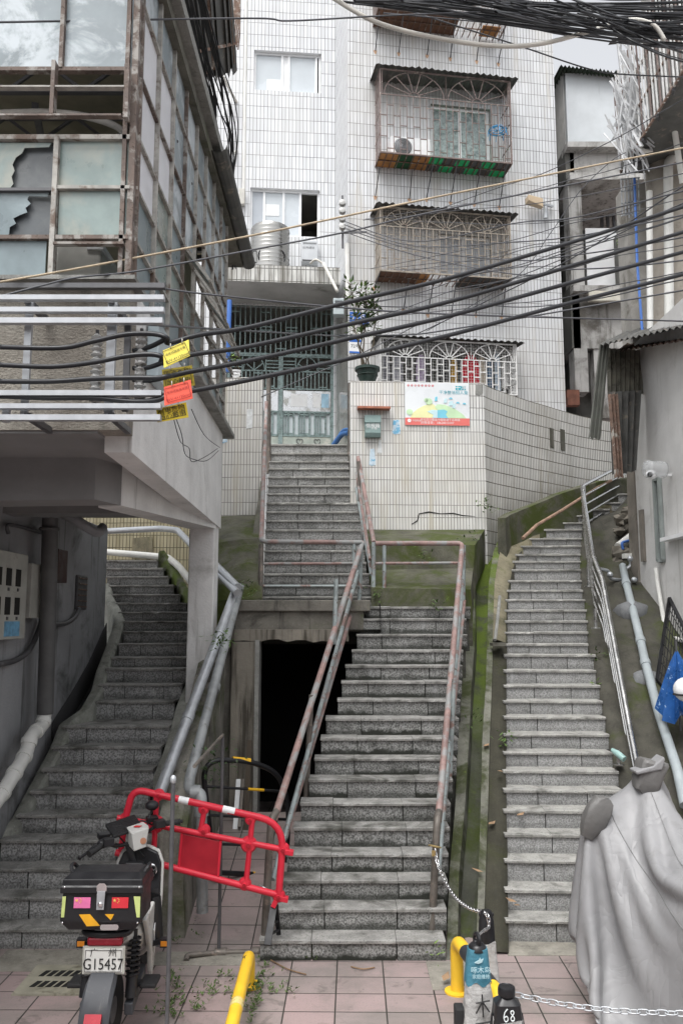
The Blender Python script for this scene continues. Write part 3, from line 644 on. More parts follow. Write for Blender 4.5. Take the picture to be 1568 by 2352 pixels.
for ul, ur, c0 in ((u0+.05, um-.05, 0), (um+.05, u1-.05, 1)):
    g = MB(); w = ur-ul; z0, z1, z2 = Zy(893), Zy(853), Zy(822)
    lattice(ul, ur, z0, z1, 12, 3); B((ul, z2+.03), (ur, z2+.03), .03)
    c = ul+w*.5; R = w*.22; hz = z2-z1-.0
    g.tube([GT.pt(c-R*math.cos(math.pi*i/14), z1+.01+hz*1.05*math.sin(math.pi*i/14)) for i in range(15)], .012, 5)
    for a in (.6, math.pi/2, math.pi-.6): B((c, z1+.01), (c-R*math.cos(a), z1+hz*math.sin(a)), .018)
    for k in range(3):
        z = lerp(z1, z2, .25+.25*k); B((ul, z), (c-R-.02, z), .02); B((c+R+.02, z), (ur, z), .02)
    for u in (c-R-.02, c+R+.02): B((u, z1), (u, z2), .02)
    leaf = g.build('leaf_grille', m_gate, gate)
    g = MB(); g.prism([GT.pt(ul, Zy(944), -.01), GT.pt(ur, Zy(944), -.01), GT.pt(ur, Zy(897), -.01), GT.pt(ul, Zy(897), -.01)], GT.n*.02); g.build('kick_plate', M('bright_sheet', (.52, .53, .54), .22, .1, 5, .7, stain=((.3, .3, .28), 6, .5, .65)), gate)
    g = MB(); n = 9; B((ul, Zy(1000)), (ur, Zy(1000)), .04); B((ul, Zy(946)), (ur, Zy(946)), .04)
    for i in range(n+1): B((ul+w*i/n, Zy(1000)), (ul+w*i/n, Zy(946)), .03)
    for i in range(0, n-1, 3):
        B((ul+w*i/n, Zy(952)), (ul+w*(i+2)/n, Zy(952)), .03); B((ul+w*i/n, Zy(996)), (ul+w*(i+2)/n, Zy(996)), .03); B((ul+w*(i+.5)/n, Zy(996)), (ul+w*(i+.5)/n, Zy(952)), .018)
    g.build('lower_grille', m_gate, gate)
    g = MB(); g.prism([GT.pt(ul, Zy(1002), -.03), GT.pt(ur, Zy(1002), -.03), GT.pt(ur, Zy(942), -.03), GT.pt(ul, Zy(942), -.03)], GT.n*.006); g.build('backing_sheet', M('pale_sheet', (.6, .66, .68), .5, .08, 3), gate)
    g = MB(); g.prism([GT.pt(ul-.02, zb, -.012), GT.pt(ur+.02, zb, -.012), GT.pt(ur+.02, Zy(1002), -.012), GT.pt(ul-.02, Zy(1002), -.012)], GT.n*.02)
    bp = g.build('bottom_panel', M('faded_panel', (.33, .37, .33), .6, .15, 8, stain=((.5, .5, .44), 5, .45, .65)), gate)
    if c0:
        for fx in (.35, .72):
            g = MB(); hc = GT.pt(lerp(ul, ur, fx), lerp(zb, Zy(1002), .5), .014); pts = []
            for i in range(25):
                t = 2*math.pi*i/24; pts.append(hc+GT.u*(.062*math.sin(t)**3)+V((0, 0, .0045*(13*math.cos(t)-5*math.cos(2*t)-2*math.cos(3*t)-math.cos(4*t)))))
            g.tube(pts, .007, 5); g.build('heart', m_iron, bp)
for x0, y0, x1, y1 in ((668, 905, 706, 935), (718, 903, 735, 937)):
    g = MB(); p, q, c, d = rect(GT, x0, y0, x1, y1); g.prism([GT.pt(p, c, .014), GT.pt(q, c, .014), GT.pt(q, d, .014), GT.pt(p, d, .014)], GT.n*.002); g.build('pasted_notice', m_paper, gate)
g = MB(); p, q, c, d = rect(GT, 738, 905, 755, 937); g.prism([GT.pt(p, c, .014), GT.pt(q, c, .014), GT.pt(q, d, .014), GT.pt(p, d, .014)], GT.n*.002); g.build('pasted_notice', m_paperb, gate)
# wall lamp above the gate
g = MB(); c = RE.at(631, 672, .05); g.lathe([(.07, 0), (.07, .03), (.05, .05), (.05, .1), (.02, .12)], RE.at(631, 668, 0), 14, RE.n); solo('wall_lamp', g, M('lamp_cream', (.45, .42, .33), .5), 'small round unlit lamp on the tiled wall above the gate', 'lamp')
# ------------------------------------------------------------------ yard walls in front of the block
ubw = BW.uv(1112, 1000)[0]; zbt = BW.uv(960, 879)[1]
g = MB(); z0 = 2.9
u00 = BW.uv(805, 1000)[0]
g.wall(BW.pt(u00, z0), BW.pt(ubw, z0), BW.pt(ubw, zbt), BW.pt(u00, zbt), 0, -zbt+.204*20)
g.wall(BW.pt(u00, z0, -.22), BW.pt(u00, z0), BW.pt(u00, zbt), BW.pt(u00, zbt, -.22), 0, -zbt+.204*20)
g.prism([BW.pt(u00, zbt-.002, .004), BW.pt(ubw, zbt-.002, .004), BW.pt(ubw, zbt-.002, -.22), BW.pt(u00, zbt-.002, -.22)], V((0, 0, .012)))
g.wall(BW.pt(ubw, z0, -.22), BW.pt(u00, z0, -.22), BW.pt(u00, zbt, -.22), BW.pt(ubw, zbt, -.22))
yw = tag(g.build('yard_wall', m_tile_b), 'flat white tiled yard wall carrying the banner and mailbox', 'wall')
g = MB(); p, q, c, d = rect(BW, 1090, 882, 1108, 906)
g.prism([BW.pt(p, c, .003), BW.pt(p+.06, c-.02, .003), BW.pt(q, c+.01, .003), BW.pt(q+.005, d-.01, .003), BW.pt(p+.01, d-.015, .003)], BW.n*.004); g.build('bare_patch', m_conc, yw)
g = MB(); tr_ = [V((a, b)) for a, b in ((990, 1080), (978, 1078), (978, 1058), (1000, 1054), (1022, 1054), (1060, 1060), (1072, 1064), (1090, 1066))]
pts = [(945, 1204), (958, 1196), (962, 1180), (985, 1176), (1010, 1180), (1040, 1179), (1062, 1184), (1090, 1186)]
g.tube([BW.at(x, y, .002) for x, y in pts], [.006, .012, .008, .012, .006, .01, .008, .003], 5); g.build('crack', m_dark, yw)
# curved wall following the right hand stairs
top = [(1111.5, 880), (1126, 890), (1150, 899), (1175, 908), (1200, 916), (1225, 924), (1250, 931), (1275, 939), (1300, 946), (1330, 954.5), (1360, 961), (1400, 968), (1440, 974)]
zc = zbt; path = [PZ(x, y, zc) for x, y in top]; bot = [(1111, 1210), (1140, 1196), (1170, 1186), (1215, 1170), (1250, 1154), (1300, 1130), (1350, 1108), (1400, 1090), (1450, 1078)]
path[0] = BW.pt(ubw, zbt)
path = [V((p.x, p.y, zc)) for p in catmull(path, 3)]
r0, r1, uv0, uv1, bk, bk0 = [], [], [], [], [], []; L = 0
for i, p in enumerate(path):
    if i: L += (p-path[i-1]).length
    zz = 3.0+max(0, (p.y-13.1))*.55
    r0.append(V((p.x, p.y, zz))); r1.append(p); uv0.append((L, zz-zc+.204*20)); uv1.append((L, .204*20)); bk.append(p+V((-.08, .16, 0))); bk0.append(V((p.x-.08, p.y+.16, zz)))
g = MB(); g.grid([r0, r1], [uv0, uv1]); g.grid([r1, bk]); g.grid([bk, bk0])
cw = tag(g.build('curved_wall', m_tile_c), 'curving white tiled wall with dark grimy joints above the drain', 'wall')
for x0, y0, x1, y1 in ((1256, 982, 1275, 1028), (1282, 985, 1302, 1034)):
    g = MB(); i = min(range(len(path)), key=lambda k: abs(784+FD*path[k].x/(path[k].y*CP+(zc-CAMH)*SP)-x0)); A, B_ = path[i], path[min(i+1, len(path)-1)]; d = (B_-A).normalized(); nn = d.cross(V((0, 0, 1)))
    zt_, zb_ = P(x0, y0, A.y).z, P(x0, y1, A.y).z; w = .13
    g.prism([A+V((0, 0, zb_-zc))+nn*.006, A+d*w+V((0, 0, zb_-zc))+nn*.006, A+d*w*1.05+V((0, 0, zt_-zc))+nn*.006, A+d*.01+V((0, 0, zt_-zc))+nn*.006], nn*.003); g.build('missing_tile_patch', m_conc_old, cw)
# left yard wall by the upper flight
LW = Frame(P(601, 1000, 13.0).xy.to_3d(), -2); g = MB(); ul = LW.uv(470, 1000)[0]; zlw = LW.uv(560, 868)[1]
g.wall(LW.pt(ul, 2.6), LW.pt(0, 2.6), LW.pt(0, zlw), LW.pt(ul, zlw), 0, -zlw+.204*20); g.wall(LW.pt(0, 2.6), LW.pt(0, 2.6, -.2), LW.pt(0, zlw, -.2), LW.pt(0, zlw))
g.prism([LW.pt(ul, zlw-.002, .004), LW.pt(.004, zlw-.002, .004), LW.pt(.004, zlw-.002, -.2), LW.pt(ul, zlw-.002, -.2)], V((0, 0, .012)))
lw = tag(g.build('yard_wall', m_tile_b), 'narrow white tiled wall left of the upper stairs with a flower pot on top', 'wall')
# ------------------------------------------------------------------ old factory-like house on the left, overhanging its own stairs
LX, LY0, LY1 = -1.51, 5.65, 10.3
LB = thing('old_overhanging_house', 'weathered house with broken frosted glass windows overhanging the left stairs', 'house', (LX, LY0, 0))
FL = Frame((LX, LY0, 0), 0)                      # front, u runs right (negative to the left)
SL = Frame((LX, LY0, 0), 90)                     # flank, u runs away from the camera
SL.n = V((1, 0, 0))
fz = lambda y: P(280, y, LY0).z                   # heights read on the front corner
def roughcast():
    t = NT('roughcast'); v = t.n.new('ShaderNodeTexVoronoi'); v.inputs['Scale'].default_value = 44; t.l.new(t.map((1, 1, 1.6)), v.inputs['Vector'])
    f = t.ramp(t.noise(2.2, 6, .65), .3, .7); o = t.mix(f, (.20, .18, .155, 1), (.33, .31, .27, 1)); o = t.mix(t.math('MULTIPLY', t.ramp(t.noise(1, 6, .7, t.map((5, 5, .8))), .5, .7), .6), o, (.09, .085, .07, 1))
    t.bump(t.math('ADD', t.noise(38, 5, .7), t.math('MULTIPLY', v.outputs['Distance'], .35)), .8, .02); return t.fin(o, .9, 0, .3)
m_rough = roughcast()
m_lplast = M('grey_plaster', (.64, .64, .63), .85, .1, 2.5, stain=((.36, .355, .34), 1.3, .54, .78), streak=((.33, .325, .31), .58, .8), bump=.3, bscale=40)
m_lshade = M('shaded_plaster', (.22, .22, .22), .9, .1, 2, stain=((.16, .16, .155), 1.2, .5, .8), bump=.15)  # plaster copy darkened in colour for the shade under the overhang
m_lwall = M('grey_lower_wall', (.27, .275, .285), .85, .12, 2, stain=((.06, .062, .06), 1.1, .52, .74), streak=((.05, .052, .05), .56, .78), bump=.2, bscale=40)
m_wood = M('weathered_timber_frame', (.13, .10, .085), .75, .3, 9, stain=((.30, .285, .265), 7, .5, .62), speck=((.06, .04, .03), 35, .56, .68))
m_wood2 = M('pale_timber_frame', (.34, .33, .305), .75, .25, 9, stain=((.14, .105, .085), 6, .52, .66))
def glass(name, c, var=.12, dirt=(.16, .17, .15), lo=.5, hi=.75, rough=.35):
    return M(name, c, rough, var, 2.2, stain=(dirt, 1.9, lo, hi), spec=.5)
m_gl_w = M('frosted_glass_white', (.20, .24, .26), .4, .14, 3, stain=((.46, .51, .54), 2.4, .46, .62), spec=.5)
m_gl_g = glass('frosted_glass_green', (.19, .245, .235), .2, (.30, .31, .27), .48, .7); m_gl_b = glass('frosted_glass_blue', (.165, .21, .225), .2, (.30, .36, .38)); m_gl_d = glass('dirty_glass_dark', (.075, .085, .092), .3, (.15, .16, .16))
m_sheet = M('white_plastic_sheet', (.62, .63, .66), .5, .06, 5)
# --- front
g = MB(); zt = fz(655); zb = 4.22
g.hexa([(-8, LY0, zb), (LX, LY0, zb), (LX, LY0+.2, zb), (-8, LY0+.2, zb), (-8, LY0, zt), (LX, LY0, zt), (LX, LY0+.2, zt), (-8, LY0+.2, zt)]); g.build('parapet_wall', m_rough, LB)
g = MB(); g.box((-4.75, LY0+.06, zt+.012), (6.6, .36, .03)); g.build('parapet_sill', m_conc, LB)
# flank wall: white plaster with a sloping foot hidden behind its own end
g = MB(); z1 = 5.3
g.hexa([(LX-.2, LY0+.2, 4.1), (LX-.003, LY0+.2, 4.1), (LX-.003, LY1, 4.04), (LX-.2, LY1, 4.04), (LX-.2, LY0+.2, z1), (LX-.003, LY0+.2, z1), (LX-.003, LY1, z1-.05), (LX-.2, LY1, z1-.05)]); g.build('flank_wall', m_lplast, LB)
g = MB(); g.hexa([(LX-.15, 7.9, z1-.01), (LX+.12, 7.9, z1-.01), (LX+.12, LY1+.25, z1-.06), (LX-.15, LY1+.25, z1-.06), (LX-.15, 7.9, z1+.05), (LX+.12, 7.9, z1+.05), (LX+.12, LY1+.25, z1), (LX-.15, LY1+.25, z1)]); g.build('flank_sill', m_conc, LB, bevel=.01)
# soffit, beams, column
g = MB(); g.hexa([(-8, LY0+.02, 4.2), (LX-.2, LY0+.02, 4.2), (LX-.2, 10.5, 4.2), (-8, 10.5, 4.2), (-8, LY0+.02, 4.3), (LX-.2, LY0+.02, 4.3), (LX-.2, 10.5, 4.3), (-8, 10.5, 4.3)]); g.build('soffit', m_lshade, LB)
g = MB(); x1 = PZ(250, 1072, 3.86).x
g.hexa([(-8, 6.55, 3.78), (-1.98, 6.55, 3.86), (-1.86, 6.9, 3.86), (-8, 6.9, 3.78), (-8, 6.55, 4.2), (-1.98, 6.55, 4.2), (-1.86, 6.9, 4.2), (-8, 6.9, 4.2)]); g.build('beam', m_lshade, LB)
g = MB(); g.hexa([(-2.05, 6.9, 3.84), (-1.86, 6.9, 3.86), (-1.52, 9.95, 4.0), (-1.86, 9.95, 4.0), (-2.05, 6.9, 4.2), (-1.86, 6.9, 4.2), (-1.53, 9.95, 4.2), (-1.86, 9.95, 4.2)]); g.build('beam', m_lplast, LB)
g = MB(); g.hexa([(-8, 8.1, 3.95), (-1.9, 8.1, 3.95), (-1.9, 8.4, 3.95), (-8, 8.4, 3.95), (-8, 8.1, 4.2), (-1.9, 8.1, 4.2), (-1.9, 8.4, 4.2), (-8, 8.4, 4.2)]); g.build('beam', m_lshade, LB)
g = MB(); g.box((-1.69, 10.12, 2.75), (.31, .33, 2.62)); g.build('column', m_lplast, LB, bevel=.015)
# upper storeys' mass: inner walls and slab so that the rooms read dark
g = MB(); g.box((-4.8, LY0+2.4, 5.0), (6.2, 4.6, .06)); g.build('floor_slab', m_conc, LB)
g = MB(); g.box((-3.9, 9.2, 6.7), (4.4, .08, 3.4)); g.build('inner_wall', M('inner_wall_paint', (.26, .26, .20), .9, .2, 1.5), LB)
m_trusswall = M('ceiling_boards', (.24, .225, .165), .9, .2, 3)
g = MB(); g.hexa([(-8, LY0+.1, 7.75), (LX-.05, LY0+.1, 7.75), (LX-.05, 11.5, 8.1), (-8, 11.5, 8.1), (-8, LY0+.1, 7.85), (LX-.05, LY0+.1, 7.85), (LX-.05, 11.5, 8.2), (-8, 11.5, 8.2)]); g.build('ceiling', m_trusswall, LB)
for k in range(6):
    g = MB(); Y = 6.4+k*.75; g.bar((-6, Y, 7.55), (LX-.1, Y, 7.55), .05); g.bar((-6, Y, 7.3), (LX-.1, Y, 7.3), .05)
    for i in range(14): g.bar((-6+i*.32, Y, 7.55 if i % 2 else 7.3), (-6+(i+1)*.32, Y, 7.3 if i % 2 else 7.55), .025)
    g.build('roof_truss', m_iron, LB)
for x in (-4.6, -3.4, -2.4):
    g = MB(); g.bar((x, 6.0, 6.9), (x-.9, 9.0, 7.6), .05); g.build('rafter', m_iron, LB)
# corner post and front frames
def post(x, y0, y1, w, m=m_wood, off=0, dpt=.07, nm='window_frame'):
    X = P(x, (y0+y1)/2, LY0).x; g = MB(); g.bar((X, LY0-off, fz(y1)), (X, LY0-off, fz(y0)), w, dpt, (0, 1, 0)); return g.build(nm, m, LB)
g = MB(); g.box((LX-.02, LY0+.02, (fz(655)+8.4)/2), (.045, .07, 8.4-fz(655))); g.box((LX-.075, LY0+.0, (fz(655)+8.4)/2), (.03, .05, 8.4-fz(655))); g.build('corner_post', m_wood, LB)
fx = lambda x, y: P(x, y, LY0).x
def rail(y0, x0, x1, w=.035, m=m_wood, nm='window_frame', off=0, tilt=0):
    g = MB(); g.bar((fx(x0, y0), LY0-off, fz(y0)), (fx(x1, y0), LY0-off, fz(y0+tilt)), .05, w); return g.build(nm, m, LB)
g = MB()
post(147, -40, 160, .03); post(126, 318, 655, .035, m_wood2); post(135, 165, 285, .028, m_wood, .1)
rail(162, -260, 300, .03); rail(318, -260, 300, .035, m_wood2); rail(438, -260, 122, .022, m_iron); rail(433, 132, 300, .025, m_wood2); rail(547, -260, 296, .03, m_wood)
rail(222, -260, 295, .012, m_wood2, 'window_bar', .1); rail(290, -260, 290, .014, m_wood, 'window_bar', .12); rail(568, 130, 290, .018, m_wood, 'window_bar', .05)
post(299, 170, 290, .035, m_wood, .08)
def pane(x0, y0, x1, y1, m, off=-.01, nm='window_pane'):
    a, b, c, d = (fx(x0, (y0+y1)/2), fx(x1, (y0+y1)/2), fz(y1), fz(y0)); g = MB(); Y = LY0-off
    g.prism([(a, Y, c), (b, Y, c), (b, Y, d), (a, Y, d)], (0, .006, 0)); return g.build(nm, m, LB)
pane(-240, -40, 143, 160, m_gl_w); pane(150, -40, 305, 160, m_gl_w); pane(132, 322, 298, 430, m_gl_g); pane(134, 438, 294, 545, m_gl_g)
pane(-220, 552, 104, 655, m_gl_b)
# broken panes: jagged left part remains, a dark sheet behind fills the hole
def broken(x0, x1, y0, y1, edge, m):
    pts = [(x0, y1), ]+[(x, y) for x, y in edge]+[(x0, y0)]
    g = MB(); g.prism([(fx(x, y), LY0+.01, fz(y)) for x, y in pts], (0, .006, 0)); g.build('broken_pane', m, LB)
broken(-220, 120, 325, 432, [(22, 432), (30, 420), (26, 404), (33, 390), (28, 376), (36, 360), (50, 350), (56, 338), (112, 336), (118, 326)], m_gl_g)
broken(-220, 120, 440, 545, [(8, 545), (20, 536), (22, 520), (36, 512), (30, 500), (46, 492), (62, 486), (58, 476), (70, 466), (62, 456), (66, 448), (108, 450), (112, 441)], m_gl_b)
pane(-220, 326, 118, 432, m_gl_d, -.05); pane(-220, 441, 116, 545, m_gl_d, -.05)
# --- flank glazing, storey by storey
sl = lambda Y, z: V((LX, Y, z))
zl = [5.3, 5.65, 6.05, 6.45, 6.95, 7.55, 8.15]
Ys = [5.72, 6.3, 6.88, 7.46, 8.04, 8.62, 9.2, 9.78, 10.3]
rnd = random.Random(11)
mats = [m_gl_b, m_gl_g, m_gl_w, m_sheet, m_gl_g]
for i, Y in enumerate(Ys):
    g = MB(); g.bar((LX, Y, 5.3), (LX, Y, 8.15), .034, .04, (1, 0, 0)); g.build('window_post', m_wood2 if i not in (0, 3) else m_wood, LB)
for z in zl[1:]:
    g = MB(); g.bar((LX, 5.7, z), (LX, 10.3, z), .03, .024); g.build('window_rail', m_wood2 if z != 6.95 else m_wood, LB)
opened = {(3, 2), (4, 2), (5, 2), (6, 2), (4, 3), (6, 1), (5, 1), (7, 2)}
for i in range(8):
    for j in range(6):
        if (i, j) in opened: continue
        m = m_sheet if (i, j) in ((0, 3), (1, 3), (0, 4), (1, 4), (0, 2)) else (m_gl_w if j >= 3 else rnd.choice([m_gl_b, m_gl_g, m_gl_g, m_gl_b]))
        a, b, c, d = Ys[i]+.02, Ys[i+1]-.02, zl[j]+.015, zl[j+1]-.015
        g = MB(); g.prism([(LX-.02, a, c), (LX-.02, b, c), (LX-.02, b, d), (LX-.02, a, d)], (.006, 0, 0)); g.build('window_pane', m, LB)
# swung-out casements hanging from the open bays
for i, j in ((3, 2), (4, 2), (5, 2), (6, 2), (5, 1)):
    a, b = Ys[i]+.03, Ys[i+1]-.03; zt_ = zl[j+1]; o = .26; zb_ = zl[j]+.05
    g = MB(); A, B_, C, D = V((LX+.01, a, zt_)), V((LX+.01, b, zt_)), V((LX+o, b, zb_)), V((LX+o, a, zb_))
    for p, q in ((A, B_), (B_, C), (C, D), (D, A), ((A+B_)/2, (C+D)/2)): g.bar(p, q, .028)
    f = g.build('casement', m_wood2, LB)
    if i in (3, 5): g = MB(); g.prism([A, (A+B_)/2, (C+D)/2, D], (.006, 0, 0)); g.build('pane', m_gl_b, f)
# roof fascia and gutter
g = MB(); g.hexa([(LX-.3, LY0-.3, 8.12), (LX+.14, LY0-.3, 8.12), (LX+.14, 9.0, 8.22), (LX-.3, 9.0, 8.22), (LX-.3, LY0-.3, 8.24), (LX+.14, LY0-.3, 8.24), (LX+.14, 9.0, 8.34), (LX-.3, 9.0, 8.34)]); g.build('roof_edge', m_conc, LB)
g = MB(); g.hexa([(LX-.3, LY0-.3, 8.0), (LX+.06, LY0-.3, 8.0), (LX+.06, 11.6, 8.06), (LX-.3, 11.6, 8.06), (LX-.3, LY0-.3, 8.12), (LX+.06, LY0-.3, 8.12), (LX+.06, 11.6, 8.2), (LX-.3, 11.6, 8.2)]); g.build('eaves_beam', m_conc_old, LB)
g = MB(); rows = []
for i in range(13):
    Y = 8.6+3.1*i/12; rows.append([V((LX+.13+.10*math.cos(a), Y, 8.16+.09*math.sin(a))) for a in [math.pi+math.pi*k/6 for k in range(7)]])
g.grid(rows); g.build('gutter', m_corr, LB)
g = MB(); g.hexa([(-8, LY0-.3, 8.3), (LX+.1, LY0-.3, 8.3), (LX+.1, 11.6, 8.36), (-8, 11.6, 8.36), (-8, LY0-.3, 8.4), (LX+.1, LY0-.3, 8.4), (LX+.1, 11.6, 8.5), (-8, 11.6, 8.5)]); g.build('roof', m_corr, LB)
# corrugated shelter on the roof, seen from below at the top of the picture
RF = thing('corrugated_lean_to', 'dark corrugated lean-to roof with ragged edge high above the left house', 'roof', P(480, 60, 9.4))
g = MB(); rows = []
for i in range(33):
    t = i/32; a = P(395+t*150, 205-t*40+(8*math.sin(i*2.1)), 9.0+t*1.2); rows.append([a+V((0, 0, .03*(1 if i % 2 else -1))), a+V((.05, -1.2, .75+.03*(1 if i % 2 else -1))), a+V((.1, -2.6, 1.6+.03*(1 if i % 2 else -1)))])
g.grid(rows); g.build('sheet', m_corr, RF)
for k in range(4):
    g = MB(); a = P(400+k*45, 180-k*14, 9.0+k*.35); g.bar(a+V((0, 0, -.04)), a+V((.1, -2.5, 1.52)), .05); g.build('rafter', m_rust, RF)
for k in range(3):
    g = MB(); a, b = P(395, 195, 9.0)+V((.03*k, -.3-.8*k, .12+.5*k)), P(545, 155, 10.2)+V((.03*k, -.3-.8*k, .12+.5*k)); g.bar(a, b, .035); g.build('purlin', m_rust, RF)
for k in range(5):
    g = MB(); x = 538+k*3.2; g.tube([P(x, -20, 9.9), P(x, 40+k*8, 9.9), P(x-4, 90+k*6, 9.95)], .01, 5); g.build('grille_bar', m_rust, RF)
g = MB(); g.bar(P(438, 205, 9.4), P(545, 95, 10.0), .03); g.build('brace', m_rust, RF)
# --- wall under the house with its meters and pipes
WX = -3.35
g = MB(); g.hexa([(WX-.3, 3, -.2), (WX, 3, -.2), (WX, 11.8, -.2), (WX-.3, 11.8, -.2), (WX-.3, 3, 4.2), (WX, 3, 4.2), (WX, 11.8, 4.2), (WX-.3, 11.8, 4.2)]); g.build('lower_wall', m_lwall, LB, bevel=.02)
g = MB()
yk = [(245, 1430), (205, 1520), (165, 1590), (120, 1660)]
pts = [PX(x, y, WX+.012) for x, y in yk]; g.prism(pts+[PX(120, 1720, WX+.012), PX(165, 1650, WX+.012), PX(205, 1580, WX+.012), PX(245, 1480, WX+.012)], (.006, 0, 0)); g.build('skirting', M('dark_skirting', (.06, .06, .062), .8, .2), LB)
SW = Frame((WX, 0, 0), 90); SW.n = V((1, 0, 0))
def wbox(name, label, cat, x0, y0, x1, y1, d, m):
    a, b = PX(x0, (y0+y1)/2, WX+d), PX(x1, (y0+y1)/2, WX+d); zt_, zb_ = PX((x0+x1)/2, y0, WX+d).z, PX((x0+x1)/2, y1, WX+d).z
    t = thing(name, label, cat, (WX, (a.y+b.y)/2, zb_)); g = MB(); g.box((WX+d/2, (a.y+b.y)/2, (zt_+zb_)/2), (d, b.y-a.y, zt_-zb_)); g.build('casing', m, t, bevel=.008); return t, a.y, b.y, zb_, zt_
m_mbox = M('meter_box_paint', (.36, .36, .33), .6, .12, 6, stain=((.17, .15, .12), 5, .58, .75))
t, ya, yb, zb_, zt_ = wbox('meter_box', 'large pale electricity meter box with rows of little windows on the left wall', 'meter box', -60, 1262, 62, 1470, .16, m_mbox)
for r in range(2):
    for c in range(3):
        g = MB(); y0 = lerp(ya, yb, .42+.19*c); z0 = lerp(zb_, zt_, .38+.33*r); g.box((WX+.162, y0, z0), (.008, .1*(yb-ya), .2*(zt_-zb_))); g.build('meter_window', m_dark, t)
        g = MB(); g.box((WX+.164, y0, z0-.14*(zt_-zb_)), (.012, .03, .03)); g.build('latch', m_iron, t)
g = MB(); g.box((WX+.162, lerp(ya, yb, .72), lerp(zb_, zt_, .12)), (.006, .3*(yb-ya), .17*(zt_-zb_))); g.build('blue_notice', M('notice_blue', (.13, .30, .45), .7, .3, 14), t)
t2, *_ = wbox('switch_box', 'plain dusty switch box beside the meter box on the left wall', 'box', 72, 1296, 106, 1420, .12, m_mbox)
t3, ya, yb, zb_, zt_ = wbox('vent_grille', 'small dark louvred vent in the left wall under the house', 'vent', 178, 1322, 201, 1400, .03, m_iron)
for k in range(6): g = MB(); g.box((WX+.035, (ya+yb)/2, lerp(zb_, zt_, (k+.5)/6)), (.02, (yb-ya)*.8, .012)); g.build('slat', m_rust, t3)
t4, *_ = wbox('fire_box', 'dark red narrow box fixed high on the left wall by the pipe', 'box', 134, 1262, 156, 1338, .12, M('box_dark_red', (.045, .018, .018), .5, .3, 5))
g = MB(); g.tube([PX(116, 1190, WX+.22), PX(112, 1400, WX+.22), PX(104, 1640, WX+.22)], .085, 14); g.torus(PX(114, 1215, WX+.22), .09, .02, (0, 0, 1), 16, 6); solo('drain_pipe', g, M('pipe_dark', (.10, .10, .10), .6, .2), 'thick dark vertical drain pipe on the left wall beside the meters', 'pipe', smooth='auto')
g = MB(); c = catmull([PX(104, 1640, WX+.22), PX(96, 1668, WX+.22), PX(72, 1692, WX+.24), PX(60, 1730, WX+.24), PX(34, 1776, WX+.24), PX(0, 1830, WX+.24), PX(-40, 1880, WX+.24)], 6)
g.tube(c, .068, 14)
for i in range(4, len(c)-2, 5): d = (c[i+1]-c[i]).normalized(); g.lathe([(.078, -.03), (.081, 0), (.078, .03)], c[i], 14, d)
solo('drain_pipe', g, m_whitepipe, 'pale jointed drain pipe snaking down along the left wall beside the bottom steps', 'pipe', smooth='auto')
g = MB(); g.tube(catmull([P(130, 1172, 8.9), P(170, 1192, 8.8), P(222, 1222, 8.9), P(236, 1212, 9.1)], 4), .055, 10); solo('drain_pipe', g, m_lwall, 'grey pipe elbow hanging under the soffit of the old house', 'pipe', smooth='auto')
for k, (pts, r, lab) in enumerate([([(0, 1525), (40, 1515), (70, 1490), (92, 1440), (96, 1420)], .03, 'dark hose curling below the meter boxes to the wall pipe'), ([(112, 1435), (150, 1432), (172, 1418), (182, 1398)], .028, 'grey conduit bending up to the dark vent'), ([(20, 1225), (24, 1205), (100, 1225)], .02, 'thin conduit running above the meter box')]):
    g = MB(); g.tube(catmull([PX(x, y, WX+.06) for x, y in pts], 5), r, 8); solo('conduit', g, m_iron, lab, 'conduit', smooth=True)
# wall behind the head of the left stairs
g = MB(); A, B_ = P(180, 1250, 14.6), P(420, 1250, 14.6); g.wall((A.x-1, 14.6, 2.5), (B_.x+.6, 14.6, 2.5), (B_.x+.6, 14.6, 5.2), (A.x-1, 14.6, 5.2)); g.wall((B_.x+.6, 14.6, 2.5), (B_.x+.6, 14.85, 2.5), (B_.x+.6, 14.85, 5.2), (B_.x+.6, 14.6, 5.2))
bwall = tag(g.build('tiled_wall', m_tile_o), 'old yellowed tiled wall closing the head of the left stairs', 'wall')
g = MB(); g.prism([P(x, y, 14.58) for x, y in ((305, 1236), (350, 1232), (352, 1275), (330, 1290), (303, 1278))], (0, .01, 0)); g.build('bare_patch', m_tan, bwall)
g = MB(); g.tube(bend([P(246, 1268, 13.9), P(385, 1280, 13.6), P(412, 1302, 12.9), P(446, 1345, 11.6)], .1), .055, 10); solo('drain_pipe', g, m_whitepipe, 'pale pipe crossing the head of the left stairs', 'pipe', smooth='auto')
g = MB(); g.tube(bend([P(246, 1220, 13.6), P(370, 1214, 13.2), P(408, 1218, 12.6), P(450, 1262, 11.6), P(545, 1362, 10.2)], .1), .05, 10); solo('drain_pipe', g, m_gal, 'grey pipe descending behind the column to the middle stairs', 'pipe', smooth='auto')
g = MB(); g.tube(bend([P(455, 1262, 11.4), P(470, 1272, 11.2), P(545, 1348, 10.3)], .1), .05, 10); solo('drain_pipe', g, m_gal, 'second grey pipe close above the pipe behind the column', 'pipe', smooth='auto')
